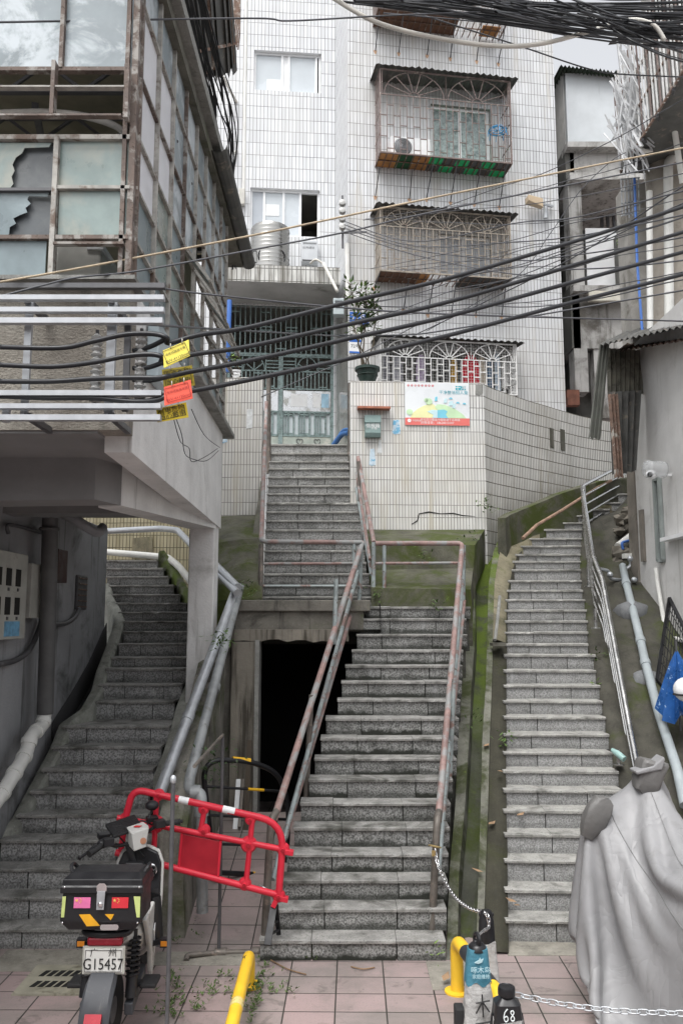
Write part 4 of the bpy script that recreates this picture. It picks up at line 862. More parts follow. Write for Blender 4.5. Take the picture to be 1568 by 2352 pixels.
# ------------------------------------------------------------------ masonry between the stairs
def pbox(x0, y0, x1, y1, Y, d):
    """corners of a box whose front face spans two pixels at depth Y"""
    a, b = P((x0+x1)/2, y1, Y).z, P((x0+x1)/2, y0, Y).z; ym = (y0+y1)/2; xa, xb = P(x0, ym, Y).x, P(x1, ym, Y).x
    return [(xa, Y, a), (xb, Y, a), (xb, Y+d, a), (xa, Y+d, a), (xa, Y, b), (xb, Y, b), (xb, Y+d, b), (xa, Y+d, b)]
DW = thing('cellar_doorway', 'dark cellar doorway with crumbling concrete lintel under the upper stairs', 'doorway', P(672, 1860, 10.5))
m_lint = concrete('lintel_concrete', (.17, .16, .14), .3, .75, streak=.9)
m_form = M('formwork_concrete', (.235, .215, .18), .9, .16, 3, streak=((.07, .062, .05), .47, .64), stain=((.22, .09, .085), 1.1, .62, .72), bump=.35, bscale=22)
g = MB(); g.hexa(pbox(545, 1378, 850, 1404, 10.62, .5)); g.build('landing_slab', m_lint, DW, bevel=.012)
g = MB(); g.hexa(pbox(540, 1404, 835, 1450, 10.68, .4)); g.build('beam', m_lint, DW)
g = MB()
n = 14; zt = P(680, 1446, 10.5).z; xs = [P(lerp(520, 800, k/n), 1460, 10.5).x for k in range(n+1)]; rj = random.Random(3)
zs = [P(680, 1472+rj.uniform(-4, 4), 10.5).z for k in range(n+1)]
for k in range(n): g.hexa([(xs[k], 10.5, zs[k]), (xs[k+1], 10.5, zs[k+1]), (xs[k+1], 10.85, zs[k+1]), (xs[k], 10.85, zs[k]), (xs[k], 10.5, zt), (xs[k+1], 10.5, zt), (xs[k+1], 10.85, zt), (xs[k], 10.85, zt)])
g.build('lintel', m_form, DW)
g = MB(); g.hexa(pbox(528, 1474, 590, 1900, 10.5, .5)); g.build('jamb', m_form, DW, bevel=.008)
g = MB(); g.hexa(pbox(470, 1440, 531, 1960, 10.56, .4)); g.build('side_pier', m_lint, DW)
g = MB(); g.hexa(pbox(583, 1470, 593, 1905, 10.47, .3)); g.build('jamb_edge', m_conc, DW)
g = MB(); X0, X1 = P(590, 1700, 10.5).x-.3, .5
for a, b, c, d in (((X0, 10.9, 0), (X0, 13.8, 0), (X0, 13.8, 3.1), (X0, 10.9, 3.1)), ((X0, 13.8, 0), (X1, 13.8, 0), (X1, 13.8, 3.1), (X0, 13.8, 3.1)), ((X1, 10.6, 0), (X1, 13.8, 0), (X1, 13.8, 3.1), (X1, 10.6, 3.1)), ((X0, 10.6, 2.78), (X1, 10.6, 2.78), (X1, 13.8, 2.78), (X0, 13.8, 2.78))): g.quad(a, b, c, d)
g.build('inner_walls', M('shade_black_wall', (.015, .014, .013), .95, .3), DW)  # walls coloured near black to paint in the shade inside the doorway
# fill below the upper flight on both sides
def slab(name, label, pts, m, thick=.4, cat='ledge', back=None):
    """stepped mossy ledge: rows of pixels with depths, closed underneath"""
    g = MB(); rows = [[P(x, y, Y) for x, y, Y in r] for r in pts]; g.grid(rows)
    low = [[p+V((0, .02, -thick)) for p in r] for r in rows]; g.grid(low[::-1])
    for side in (0, -1): g.grid([[r[side] for r in rows], [r[side] for r in low]])
    g.grid([low[0], rows[0]]); return tag(g.build(name, m), label, cat)
slab('mossy_ledge', 'mossy concrete ledge stepping up to the yard wall right of the upper stairs', [
    [(852, 1396, 11.02), (950, 1398, 11.05), (1084, 1398, 11.05)], [(852, 1350, 11.04), (950, 1352, 11.07), (1080, 1354, 11.07)],
    [(848, 1310, 12.0), (950, 1307, 12.0), (1086, 1305, 12.0)], [(846, 1252, 12.04), (950, 1252, 12.04), (1090, 1252, 12.04)], [(836, 1216, 13.2), (950, 1217, 13.24), (1112, 1216, 13.3)]], m_moss, .6)
slab('mossy_ledge', 'mossy broken ledge below the narrow yard wall left of the upper stairs', [
    [(500, 1380, 10.75), (560, 1376, 10.75), (602, 1372, 10.8)], [(498, 1345, 10.85), (560, 1330, 10.9), (602, 1322, 10.95)], [(496, 1262, 11.6), (560, 1250, 11.6), (604, 1248, 11.6)],
    [(496, 1247, 11.65), (560, 1238, 11.65), (604, 1236, 11.65)], [(494, 1186, 12.98), (560, 1184, 12.98), (605, 1183, 12.98)]], m_moss, .8)
g = MB(); g.hexa([(P(560, 1300, 10.9).x, 10.9, 2.2), (P(604, 1300, 10.9).x-.01, 10.9, 2.2), (P(604, 1300, 13).x-.03, 13, 2.2), (P(560, 1300, 10.9).x, 13, 2.2)]+[(P(560, 1300, 10.9).x, 10.9, 3.2), (P(604, 1300, 10.9).x-.01, 10.9, 3.2), (P(604, 1300, 13).x-.03, 13, 5.1), (P(560, 1300, 10.9).x, 13, 5.1)])
tag(g.build('stair_string', m_conc_old), 'stained concrete string wall beside the upper stairs behind the old house column', 'wall')
# low wall between the left stairs and the alley, bearing the two pipes
g = MB(); st = [(7.92, 1.02), (8.3, 1.3), (8.8, 1.66), (9.3, 2.0), (9.8, 2.32), (10.46, 2.78)]; rows = []
rj = random.Random(8)
for Y, z in st:
    x0, x1 = -1.70+rj.uniform(-.01, .01), -1.44+rj.uniform(-.012, .012); rows.append([V((x0, Y, -.1)), V((x0, Y, z-.03)), V((x0+.05, Y, z)), V((x1-.05, Y, z+.01)), V((x1, Y, z-.05)), V((x1-.02, Y, z*.5)), V((x1+.02, Y, -.1))])
g.grid(rows); g.add(rows[0], [tuple(range(7))]); g.add(rows[-1], [tuple(range(7))[::-1]])
m_stringw = concrete('string_wall_render', (.25, .24, .21), .75, .75, streak=.95, msc=1.3, mlo=.48, mosscol=(.055, .075, .012, 1))
tag(g.build('string_wall', m_stringw, smooth='auto'), 'streaked mossy low wall between the left stairs and the alley', 'wall')
def sweep(name, label, cat, secs, m, smooth='auto'):
    g = MB(); g.grid(secs); n = len(secs[0]); g.add(secs[0], [tuple(range(n))]); g.add(secs[-1], [tuple(range(n))[::-1]])
    return tag(g.build(name, m, smooth=smooth), label, cat)
# kerbs of the left stairs
yY = [(y, Y) for y, Y in zip(ly[::-1], lY[::-1])]
def LYf(y): return interp(yY, y)[0]
def pkerb(px, w, h, Yf, dz=0):
    secs = []
    for x, y in px:
        Y = Yf(y); a = P(x, y, Y); a.z += dz
        secs.append([a+V((0, 0, -h-.5)), a+V((0, 0, -.02)), a+V((w*.2, 0, .01)), a+V((w*.8, 0, .015)), a+V((w, 0, -.02)), a+V((w, 0, -h-.5))])
    return [ [p.copy() for p in s] for s in secs]
lk = [(-60, 1985), (0, 1930), (40, 1890), (78, 1820), (105, 1770), (128, 1728), (150, 1672), (196, 1640), (224, 1592), (236, 1545), (254, 1500), (270, 1455), (277, 1430), (268, 1405), (254, 1380), (247, 1350)]
sweep('stair_kerb', 'mossy worn kerb curving up the left edge of the left stairs', 'kerb', pkerb([(x-14, y) for x, y in lk], .15, .25, lambda y: LYf(y)+.1, .05), m_kerb_l)
rk_ = [(352, 1800), (376, 1740), (392, 1688), (404, 1640), (420, 1600), (436, 1560), (440, 1530)]
sweep('stair_kerb', 'mossy kerb along the right edge of the left stairs beside the column', 'kerb', pkerb(rk_, .18, .25, lambda y: LYf(y)+.06, .09), m_kerb_l)
rk2 = [(446, 1440), (428, 1382), (404, 1335), (384, 1300), (364, 1272)]
sweep('stair_kerb', 'narrow kerb stepping up to the head of the left stairs', 'kerb', pkerb(rk2, .12, .3, lambda y: LYf(y)+.1, .04), m_kerb)
# mossy drain between the middle and the right stairs
ryY = [(y, 7.92+.225*k) for k, y in enumerate(ry)][::-1]
def RY(y):
    if y > ry[0]: return 7.92-(y-ry[0])*.0045
    return interp(ryY, y)[0]
dr = [(2205, 1024, 1050, 1092, 1108), (2010, 1031, 1053, 1098, 1114), (1849, 1045, 1067, 1103, 1120), (1688, 1051, 1077, 1107, 1124), (1567, 1061, 1082, 1115, 1129), (1457, 1072, 1091, 1118, 1131), (1347, 1072, 1089, 1121, 1135), (1274, 1080, 1096, 1130, 1146), (1219, 1092, 1109, 1150, 1167), (1190, 1104, 1119, 1160, 1180)]
def dsec(y): return interp(sorted(dr), y)
L_, F_, R_ = [], [], []
ys = [2205-(2205-1190)*i/40 for i in range(41)]; rj = random.Random(5)
for y in ys:
    a, b, c, d = dsec(y); Y = RY(y); lz = .10; w = rj.uniform(-.008, .008)
    A, B_, C_, D = P(a, y, Y), P(b, y, Y), P(c, y, Y), P(d, y, Y)
    L_.append([A+V((-.02, 0, -1.0)), A+V((0, 0, w)), B_+V((0, 0, w)), B_+V((.03, 0, -.5))])
    F_.append([B_+V((-.02, 0, -.24)), (B_+C_)/2+V((0, 0, -.28)), C_+V((.02, 0, -.24))])
    R_.append([C_+V((-.01, 0, -.5)), C_+V((0, 0, w-.01)), D+V((0, 0, w-.01)), D+V((.02, 0, -.8))])
sweep('drain_kerb', 'mossy concrete kerb on the left side of the drain, against the middle stairs', 'kerb', L_, m_kerb)
sweep('drain_kerb', 'mossy concrete kerb on the right side of the drain, near the right stairs', 'kerb', R_, m_kerb)
g = MB(); g.grid(F_); m_gut = concrete('gutter_moss', (.06, .062, .05), 1., .5, msc=1.0, mlo=.44, mosscol=(.036, .048, .011, 1), lush=(9.3, 11.5)); tag(g.build('drain_gutter', m_gut, smooth=True), 'green mossy gutter running down between the two kerbs', 'drain')
# dark strip between drain and right stairs, and the banks on the right of them
g = MB(); rows = []
for i in range(37):
    y = 2180-(2180-1262)*i/36; d = dsec(y)[3]; xl = interp(sorted(zip(ry, rl)), y)[0]; Y = RY(y)
    rows.append([P(d, y, Y)+V((0, 0, -.05)), P((d+xl)/2, y, Y)+V((0, 0, -.02+.015*math.sin(i*1.7))), P(xl+4, y, Y)+V((0, 0, -.03)), P(xl+5, y, Y)+V((0, .02, -.4))])
g.grid(rows); struct('verge', g, m_moss2, True)
g = MB(); rows = []
for i in range(41):
    y = 2190-(2190-1120)*i/40; xr = interp(sorted(zip(ry, rr)), y)[0]; Y = RY(y)-.02
    if y < 1190: xr = lerp(1400, 1462, (1190-y)/70)
    r_ = []
    for k, (dx, dz) in enumerate(((-3, -.4), (-2, .0), (22, .03), (40, .02), (44, -.02), (75, .05), (140, .12), (230, .22), (420, .35))):
        r_.append(P(xr+dx, y, Y)+V((0, 0, dz+.03*math.sin(i*.9+k*1.3)*(k > 4))))
    rows.append(r_)
g.grid(rows); struct('mossy_bank', g, m_bank, True)
# low retaining wall curving with the right stairs at the top
tp = [(1160, 1190), (1172, 1182), (1221, 1162), (1287, 1134), (1334, 1119), (1378, 1105), (1420, 1101), (1470, 1100)]; secs = []
for i, (x, y) in enumerate(tp):
    Y = 13.0+.32*i; a = P(x, y, Y); dirv = V((-.10, .16, 0)); secs.append([a+V((.0, 0, -.75)), a, a+dirv+V((0, 0, .02)), a+dirv+V((0, 0, -.75))])
sweep('retaining_wall', 'low mossy retaining wall curving along the top of the right stairs', 'wall', secs, m_moss)
fl_ = [(1475, 1131, 1158), (1400, 1133, 1160), (1347, 1135, 1164), (1300, 1142, 1176), (1274, 1148, 1184), (1245, 1160, 1208), (1218, 1185, 1246), (1196, 1228, 1290), (1176, 1288, 1346), (1158, 1345, 1404)]; g = MB(); rows = []
for y, x0, x1 in fl_:
    Y = RY(y); rows.append([P(x0, y-4, Y)+V((0, 0, .02)), P(x0*.6+x1*.4, y, Y)+V((0, 0, .03)), P(x1+2, y+3, Y)+V((0, 0, .01)), P(x1+3, y+3, Y)+V((0, 0, -.3))])
g.grid(rows); struct('verge', g, m_tan, True)
g = MB(); g.tube([P(x, y, Y) for x, y, Y in ((1200, 1236, 12.7), (1232, 1206, 13.1), (1290, 1172, 13.6), (1375, 1118, 14.4), (1402, 1104, 14.7))], .028, 8); solo('old_pipe', g, M('pipe_brown', (.26, .17, .12), .7, .25, 9), 'thin brown pipe lying along the foot of the low retaining wall', 'pipe', smooth='auto')
g = MB(); g.tube(catmull([P(1147, 1370, 11.5), P(1142, 1420, 11.1), P(1136, 1470, 10.7)], 3), .022, 7); solo('old_pipe', g, m_conc, 'short grey pipe lying on the verge left of the right stairs', 'pipe', smooth='auto')
g = MB(); g.hexa(pbox(1132, 1477, 1162, 1484, 10.75, .25)); solo('stone_slab', g, m_conc_old, 'small stone slab bridging the verge left of the right stairs', 'slab')
# ------------------------------------------------------------------ shed at the right edge
SX = 4.43
SH = thing('plastered_shed', 'pale stained plaster shed with rusty corrugated sheets at the right edge', 'shed', (SX, 12, 3.2))
m_shed = M('shed_plaster', (.58, .575, .565), .9, .08, 2, stain=((.36, .35, .33), 1.2, .54, .76), streak=((.40, .39, .37), .56, .78), bump=.25, bscale=25)
m_shede = M('shed_edge_brown', (.20, .18, .155), .9, .2, 3, stain=((.10, .09, .07), 2, .5, .7), bump=.3)
g = MB(); wv = [(12.55, .02), (12.45, 0)]
g.hexa([(SX, 7, .5), (SX+3, 7, .5), (SX+3, 12.5, .5), (SX, 12.5, .5), (SX, 7, 7.05), (SX+3, 7, 7.05), (SX+3, 12.5, 7.05), (SX, 12.5, 7.05)]); g.build('wall', m_shed, SH)
g = MB(); g.hexa([(SX-.04, 12.25, 2), (SX+.3, 12.25, 2), (SX+.3, 12.6, 2), (SX-.04, 12.6, 2), (SX-.01, 12.3, 7.05), (SX+.3, 12.3, 7.05), (SX+.3, 12.6, 7.05), (SX-.01, 12.6, 7.05)]); g.build('corner', m_shede, SH)
SF = Frame((SX, 0, 0), 90); SF.n = V((-1, 0, 0))
def sx(x, y, off=0): return PX(x, y, SX-off)
a, b = sx(1506, 1100), sx(1527, 1290); z0, z1 = sx(1516, 1288).z, sx(1516, 1098).z
g = MB()
for Y in (a.y, b.y): g.bar((SX-.03, Y, z0), (SX-.03, Y, z1), .05)
for z in (z0, z1): g.bar((SX-.03, a.y, z), (SX-.03, b.y, z), .05)
wf = g.build('window', M('frame_green_grey', (.26, .29, .28), .5, .1), SH); g = MB(); g.prism([(SX-.012, a.y, z0), (SX-.012, b.y, z0), (SX-.012, b.y, z1), (SX-.012, a.y, z1)], (.006, 0, 0)); g.build('pane', m_gl_d, wf)
g = MB(); p, q = sx(1534, 1236), sx(1600, 1320); g.hexa([(SX-.12, q.y, p.z-.05), (SX, q.y, p.z-.05), (SX, p.y, p.z-.05), (SX-.12, p.y, p.z-.05), (SX-.12, q.y, p.z), (SX, q.y, p.z), (SX, p.y, p.z), (SX-.12, p.y, p.z)]); g.build('sill', m_white, SH)
g = MB(); p = sx(1478, 1200); g.box((SX-.01, 12.05, (sx(1478, 1170).z+sx(1478, 1290).z)/2), (.06, .12, sx(1478, 1170).z-sx(1478, 1290).z)); g.build('recess', m_shede, SH)
# roof and hanging sheets
def sheet(name, pts, n, amp, m, parent, thick=.0):
    """corrugated sheet between a top edge and a bottom edge, each two points"""
    (a, b), (c, d) = pts; rows = [[], []]; nn = (V(b)-V(a)).cross(V(c)-V(a)).normalized()
    for i in range(n*2+1):
        t = i/(n*2); o = nn*(amp*math.cos(math.pi*i)); rows[0].append(V(a).lerp(V(b), t)+o); rows[1].append(V(c).lerp(V(d), t)+o+V((0, 0, .02*math.sin(i*2.3))))
    g = MB(); g.grid(rows); return g.build(name, m, parent)
sheet('roof_sheet', ((P(1378, 792, 11.4), P(1600, 742, 9.6)), (P(1440, 762, 13.4), P(1640, 722, 12.6))), 16, .02, m_corr, SH)
sheet('roof_sheet', ((P(1420, 806, 11.5), P(1600, 775, 9.6)), (P(1440, 790, 13.3), P(1640, 765, 12.6))), 14, .02, m_rust, SH)
sheet('hanging_sheet', ((P(1375, 790, 11.5), P(1398, 790, 11.45)), (P(1350, 1006, 11.5), P(1378, 1010, 11.45))), 3, .025, M('sheet_green_grey', (.13, .135, .12), .6, .15, 4), SH)
sheet('hanging_sheet', ((P(1393, 800, 11.7), P(1482, 805, 11.9)), (P(1396, 912, 11.6), P(1478, 905, 11.8))), 8, .018, M('sheet_lichen', (.15, .145, .12), .9, .3, 6, stain=((.05, .05, .04), 5, .48, .66)), SH)
sheet('hanging_sheet', ((P(1400, 900, 11.5), P(1476, 896, 11.7)), (P(1408, 1090, 11.6), P(1462, 1082, 11.8))), 5, .035, m_corr, SH)
sheet('hanging_sheet', ((P(1396, 905, 11.4), P(1420, 905, 11.4)), (P(1412, 1098, 11.4), P(1432, 1095, 11.4))), 3, .03, m_rust, SH)
# security camera under a cut plastic bottle
c = sx(1496, 1090, .28); t = thing('security_camera', 'white dome security camera sheltered by a clear plastic bottle on the shed wall', 'camera', c)
g = MB(); g.lathe([(.01, -.10), (.05, -.09), (.062, -.03), (.062, .06), (.04, .08)], c, 16, (-.6, -.75, -.15)); g.build('dome', m_white, t, smooth='auto')
g = MB(); g.lathe([(.035, .075), (.035, .088), (.01, .095)], c, 12, (-.6, -.75, -.15)); g.build('lens', m_black, t)
mcl = NT('clear_plastic'); mcl.b.inputs['Alpha'].default_value = .38; m_clear = mcl.fin((.62, .64, .65, 1), .12, 0, .6)
g = MB(); g.lathe([(.115, -.16), (.12, -.12), (.108, -.09), (.12, -.05), (.108, 0), (.12, .05), (.115, .1)], c+V((.02, 0, .07)), 18, (-1, -.25, 0)); g.build('bottle_shade', m_clear, t, smooth=True)
g = MB(); g.bar(c, c+V((.28, .05, 0)), .03); g.build('bracket', m_white, t)
# ------------------------------------------------------------------ derelict building behind
DB = thing('derelict_concrete_building', 'derelict bare concrete building with open storeys right of the tiled block', 'building', P(1380, 1000, 18))
DY = 18
m_dc = M('derelict_plaster', (.46, .455, .44), .9, .14, 1.6, stain=((.15, .14, .125), 1.3, .46, .68), streak=((.12, .115, .10), .5, .72), bump=.3)
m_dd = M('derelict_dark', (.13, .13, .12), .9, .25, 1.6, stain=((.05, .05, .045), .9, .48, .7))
def dbox(nm, x0, y0, x1, y1, d, m, Y=DY):
    g = MB(); g.hexa(pbox(x0, y0, x1, y1, Y, d)); return g.build(nm, m, DB)
side = 3.0
m_shedup = M('painted_sheet', (.52, .55, .57), .5, .07, 2, streak=((.28, .29, .30), .60, .85))
# rooftop shed: painted front, ribbed flank
dbox('shed_front', 1300, 168, 1470, 325, .1, m_shedup)
a, b = P(1297, 168, DY), P(1302, 325, DY); g = MB(); rows = [[], []]
for i in range(17): t = i/16; o = V((.04*(1 if i % 2 else -1)-.02, 1.6*t+.02, 0)); rows[0].append(V((a.x, DY, P(1300, 330, DY).z))+o); rows[1].append(V((a.x, DY, P(1300, 150, DY).z))+o)
g.grid(rows); g.build('ribbed_flank', M('ribbed_sheet_pale', (.42, .415, .40), .6, .12, 3, streak=((.24, .23, .21), .55, .8)), DB)
g = MB(); corr_sheet(g, P(1284, 150, DY-.25), P(1480, 172, DY-.25), V((0, 2.2, .35)), .035, 22); g.build('shed_roof', M('roof_sheet_green', (.065, .085, .06), .8, .3, 3), DB)
dbox('ledge', 1302, 325, 1470, 337, .5, m_dc, DY-.25); dbox('parapet', 1308, 337, 1470, 398, .3, m_dc); dbox('slab', 1308, 396, 1480, 412, 2.5, m_dc, DY-.2)
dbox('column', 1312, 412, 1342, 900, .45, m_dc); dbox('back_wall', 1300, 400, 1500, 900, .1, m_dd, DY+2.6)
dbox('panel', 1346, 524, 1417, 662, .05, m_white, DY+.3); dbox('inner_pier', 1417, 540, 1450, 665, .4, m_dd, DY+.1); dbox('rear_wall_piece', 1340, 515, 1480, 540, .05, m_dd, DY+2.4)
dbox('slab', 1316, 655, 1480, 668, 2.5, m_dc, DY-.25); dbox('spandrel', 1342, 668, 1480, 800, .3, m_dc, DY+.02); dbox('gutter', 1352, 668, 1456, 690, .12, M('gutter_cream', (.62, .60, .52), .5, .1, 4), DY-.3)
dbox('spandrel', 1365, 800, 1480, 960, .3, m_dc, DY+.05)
for x0, x1 in ((1378, 1384), (1392, 1397), (1406, 1411)): dbox('prop', x0, 440, x1, 520, .08, m_iron, DY+1.5)
# dark flank along the alley beside the tiled block
g = MB(); a = P(1306, 600, DY); zt, zm = P(1306, 332, DY).z, P(1306, 412, DY).z
for z0, z1, m in ((P(1306, 336, DY).z-2.2, P(1306, 336, DY).z, m_dd), ):
    pass
for y0, y1 in ((336, 412), (655, 800)):
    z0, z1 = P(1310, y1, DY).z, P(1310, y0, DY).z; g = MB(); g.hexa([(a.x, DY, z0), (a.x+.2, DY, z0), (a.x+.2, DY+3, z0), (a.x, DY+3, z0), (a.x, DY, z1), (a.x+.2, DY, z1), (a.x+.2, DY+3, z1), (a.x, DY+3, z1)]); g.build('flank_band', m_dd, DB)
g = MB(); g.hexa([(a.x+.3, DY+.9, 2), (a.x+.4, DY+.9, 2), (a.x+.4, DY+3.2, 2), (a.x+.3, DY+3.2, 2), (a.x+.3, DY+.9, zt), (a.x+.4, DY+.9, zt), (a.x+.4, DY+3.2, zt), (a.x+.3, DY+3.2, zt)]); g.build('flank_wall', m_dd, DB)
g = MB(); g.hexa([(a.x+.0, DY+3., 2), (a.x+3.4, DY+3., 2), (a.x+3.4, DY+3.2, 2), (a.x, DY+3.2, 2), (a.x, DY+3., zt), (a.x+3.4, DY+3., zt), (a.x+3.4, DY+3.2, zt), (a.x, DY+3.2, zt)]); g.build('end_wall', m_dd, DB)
dbox('brick_patch', 1302, 895, 1330, 930, .2, M('red_brick', (.22, .10, .07), .9, .25, 7), DY-.1)
m_leaf = M('leaf_green', (.075, .13, .03), .5, .3, 9); m_leafl = M('leaf_light', (.16, .26, .05), .5, .25, 9); m_leafd = M('leaf_dark', (.035, .065, .02), .5, .3, 9)
def leaf(g, p, d, L, w, up=V((0, 0, 1))):
    d = V(d).normalized(); s = d.cross(up); s = s.normalized() if s.length > .01 else V((1, 0, 0)); n = s.cross(d)
    g.add([p, p+d*L*.45+s*w*.5-n*L*.04, p+d*L, p+d*L*.45-s*w*.5-n*L*.04, p+d*L*.5+n*L*.05], [(0, 1, 4), (1, 2, 4), (2, 3, 4), (3, 0, 4)])
g = MB(); rl_ = random.Random(2)
for k in range(26): leaf(g, P(1440+rl_.uniform(-14, 14), 545+rl_.uniform(-14, 18), DY-.2), (rl_.uniform(-1, 1), rl_.uniform(-1, 0), rl_.uniform(-.8, .5)), .26, .16)
solo('sapling', g, m_leafl, 'bright green broad leaved sapling sprouting on the derelict building', 'plant')
# ------------------------------------------------------------------ old house at the far right with a barred balcony
RB = thing('grey_house', 'old grey rendered house with rusty barred balcony and white drain pipes', 'house', P(1540, 760, 13))
m_rb = M('grey_house_render', (.42, .41, .39), .9, .12, 2, stain=((.22, .20, .17), 1.1, .5, .74), streak=((.22, .21, .19), .55, .78), bump=.25)
g = MB(); g.hexa(pbox(1516, -60, 1900, 1000, 13.2, .4)); g.build('wall', m_rb, RB)
g = MB(); g.lathe([(.33, 5.5), (.33, P(1540, 300, 12.6).z), (.25, P(1540, 285, 12.6).z), (.05, P(1540, 280, 12.6).z)], (P(1546, 500, 12.9).x, 13.1, 0), 22); g.build('round_column', M('column_render', (.38, .345, .30), .9, .18, 2.2, stain=((.2, .18, .15), 1.5, .5, .7)), RB, smooth='auto')
g = MB(); g.hexa(pbox(1444, 420, 1490, 800, 13.3, .5)); g.build('pier', M('pier_render', (.30, .29, .27), .9, .2, 2.5, stain=((.12, .11, .09), 1.6, .5, .7), bump=.3), RB)
g = MB(); z0 = P(1500, 330, 12.2).z
g.hexa([P(1424, 398, 13.3), P(1610, 100, 9.8), P(1800, 100, 9.8), P(1700, 398, 13.3)]+[p+V((0, 0, .12)) for p in (P(1424, 398, 13.3), P(1610, 100, 9.8), P(1800, 100, 9.8), P(1700, 398, 13.3))]); g.build('balcony_floor', m_corr, RB)
e0, e1 = P(1424, 398, 13.3), P(1600, 115, 9.8)
for i in range(26):
    t = i/25; p = e0.lerp(e1, t); g = MB(); g.bar(p, p+V((-.05, 0, 1.75)), .022); g.build('balcony_bar', m_cage3 if i % 3 else m_cage1, RB)
for k in (.02, .6, 1.2, 1.75):
    g = MB(); g.bar(e0+V((0, 0, k)), e1+V((0, 0, k)), .03); g.build('balcony_rail', m_rust, RB)
f0 = P(1424, 398, 13.3)
for i in range(7):
    t = i/6; p = f0+V((1.2*t, 0, 0)); g = MB(); g.bar(p, p+V((0, 0, 1.75)), .022); g.build('balcony_bar', m_cage1, RB)
for k in range(5):
    g = MB(); p = e0.lerp(e1, .15+.2*k); g.bar(p+V((0, 0, -.02)), P(1525, 400-k*40, 13.2), .045); g.build('balcony_strut', m_iron, RB)
g = MB(); a, b = P(1405, 95, 13.6), P(1440, 40, 11.6); corr_sheet(g, P(1395, 100, 13.8), P(1540, -30, 10.5), V((1.2, .3, .35)), .03, 14); g.build('balcony_roof', m_corr, RB)
sheet('fallen_sheet', ((P(1425, 372, 12.9), P(1520, 250, 12.2)), (P(1420, 398, 12.7), P(1518, 300, 12.4))), 8, .03, m_corr, RB)
for x0, y0, y1, r, lab in ((1533, 375, 775, .075, 0), (1492, 440, 790, .05, 0)):
    g = MB(); Y = 12.7; pts = [P(x0, y1, Y), P(x0-2, y0, Y)]
    if r > .06: pts = bend([P(x0+3, y1, Y), P(x0, y0-6, Y), P(x0+18, y0-16, Y+.1), P(x0+60, y0-22, Y+.3)], .2)
    g.tube(pts, r, 14); g.build('drain_pipe', m_whitepipe, RB, smooth='auto')
g = MB(); g.tube(catmull([P(1516, 60, 11.2), P(1524, 130, 11.4), P(1545, 280, 11.9), P(1566, 420, 12.3)], 4), .045, 9); g.build('drain_pipe', m_whitepipe, RB, smooth='auto')
g = MB(); g.tube(bend([P(1460, 215, 12.4), P(1462, 335, 12.4), P(1478, 348, 12.4), P(1530, 338, 12.9)], .15), .035, 9); g.build('drain_pipe', m_whitepipe, RB, smooth='auto')
g = MB(); g.tube([P(1456, 410, 12.9), P(1462, 600, 12.8), P(1476, 790, 12.6)], .022, 7); solo('water_pipe', g, M('pipe_blue', (.05, .14, .42), .4, .15), 'thin blue water pipe running down the grey house pier', 'pipe', smooth='auto')
g = MB()
for k in range(6): g.bar(P(1425+k*8, 410, 13.0), P(1428+k*8, 500-abs(k-2)*4, 13.0), .018)
for k in range(4): g.bar(P(1425, 412+k*28, 13.0), P(1468, 408+k*26, 13.0), .018)
g.build('window_guard', m_gal, RB)
# bundle of white slats tied behind the balcony bars
m_slat = M('slat_pale', (.50, .51, .52), .5, .25, 3)
rs = random.Random(6); BS = thing('slat_bundle', 'messy bundle of white plastic slats bound to the balcony of the grey house', 'slats', P(1445, 300, 12.4))
for i in range(70):
    cx_, cy_ = 1440+rs.uniform(-22, 30), rs.uniform(130, 350); a_ = rs.gauss(1.75, .34); L = rs.uniform(.4, 1.15); p = P(cx_, cy_, 12.3+rs.uniform(-.2, .4)); d = V((math.cos(a_)*.9, rs.uniform(-.3, .3), math.sin(a_)))
    g = MB(); g.bar(p-d*L/2, p+d*L/2, rs.uniform(.02, .04), .006, (0, 1, .2)); g.build('slat', m_slat, BS)
# ------------------------------------------------------------------ railings of the middle stairs
def railing(name, label, loc): return thing(name, label, 'railing', loc)
def tp(root, nm, pts, r, m, rad=.06, n=10):
    g = MB(); g.tube(bend(pts, rad) if len(pts) > 2 else pts, r, n); return g.build(nm, m, root, smooth='auto')
R1 = railing('pipe_railing', 'rusty pink pipe railing left of the lower middle stairs, by the cellar doorway', P(607, 2165, 7.62))
a0, a1 = P(622, 1905, 7.66), P(832, 1246, 11.0)
tp(R1, 'newel', [P(607, 2166, 7.62), P(618, 1960, 7.64), P(623, 1885, 7.68), a0.lerp(a1, .04)+V((0, 0, .01))], .034, m_railold, .1)
tp(R1, 'handrail', [a0.lerp(a1, .02), a1], .034, m_rustpink)
tp(R1, 'rail', [P(626, 2020, 7.72), P(822, 1312, 11.0)], .024, m_railgrey); tp(R1, 'rail', [P(655, 1925, 8.1), P(814, 1384, 10.9)], .024, m_rustpink)
tp(R1, 'post', [P(702, 1842, 8.85), P(715, 1596, 8.86)], .028, m_railold); tp(R1, 'post', [P(767, 1480, 9.7), P(772, 1330, 9.72)], .026, m_railgrey)
tp(R1, 'post', [P(824, 1400, 11.0), P(830, 1252, 11.0)], .028, m_railgrey)
R2 = railing('pipe_railing', 'rusty pipe railing right of the lower middle stairs with a chain on its newel', P(990, 2152, 7.75))
b0, b1 = P(1004, 1905, 7.85), P(1061, 1248, 11.05)
tp(R2, 'newel', [P(990, 2152, 7.75), P(1000, 1960, 7.8), P(1003, 1885, 7.85), b0.lerp(b1, .04)+V((0, 0, .01))], .034, m_railold, .1)
tp(R2, 'handrail', [b0.lerp(b1, .02), b1, P(862, 1248, 11.08)], .034, m_rustpink, .08)
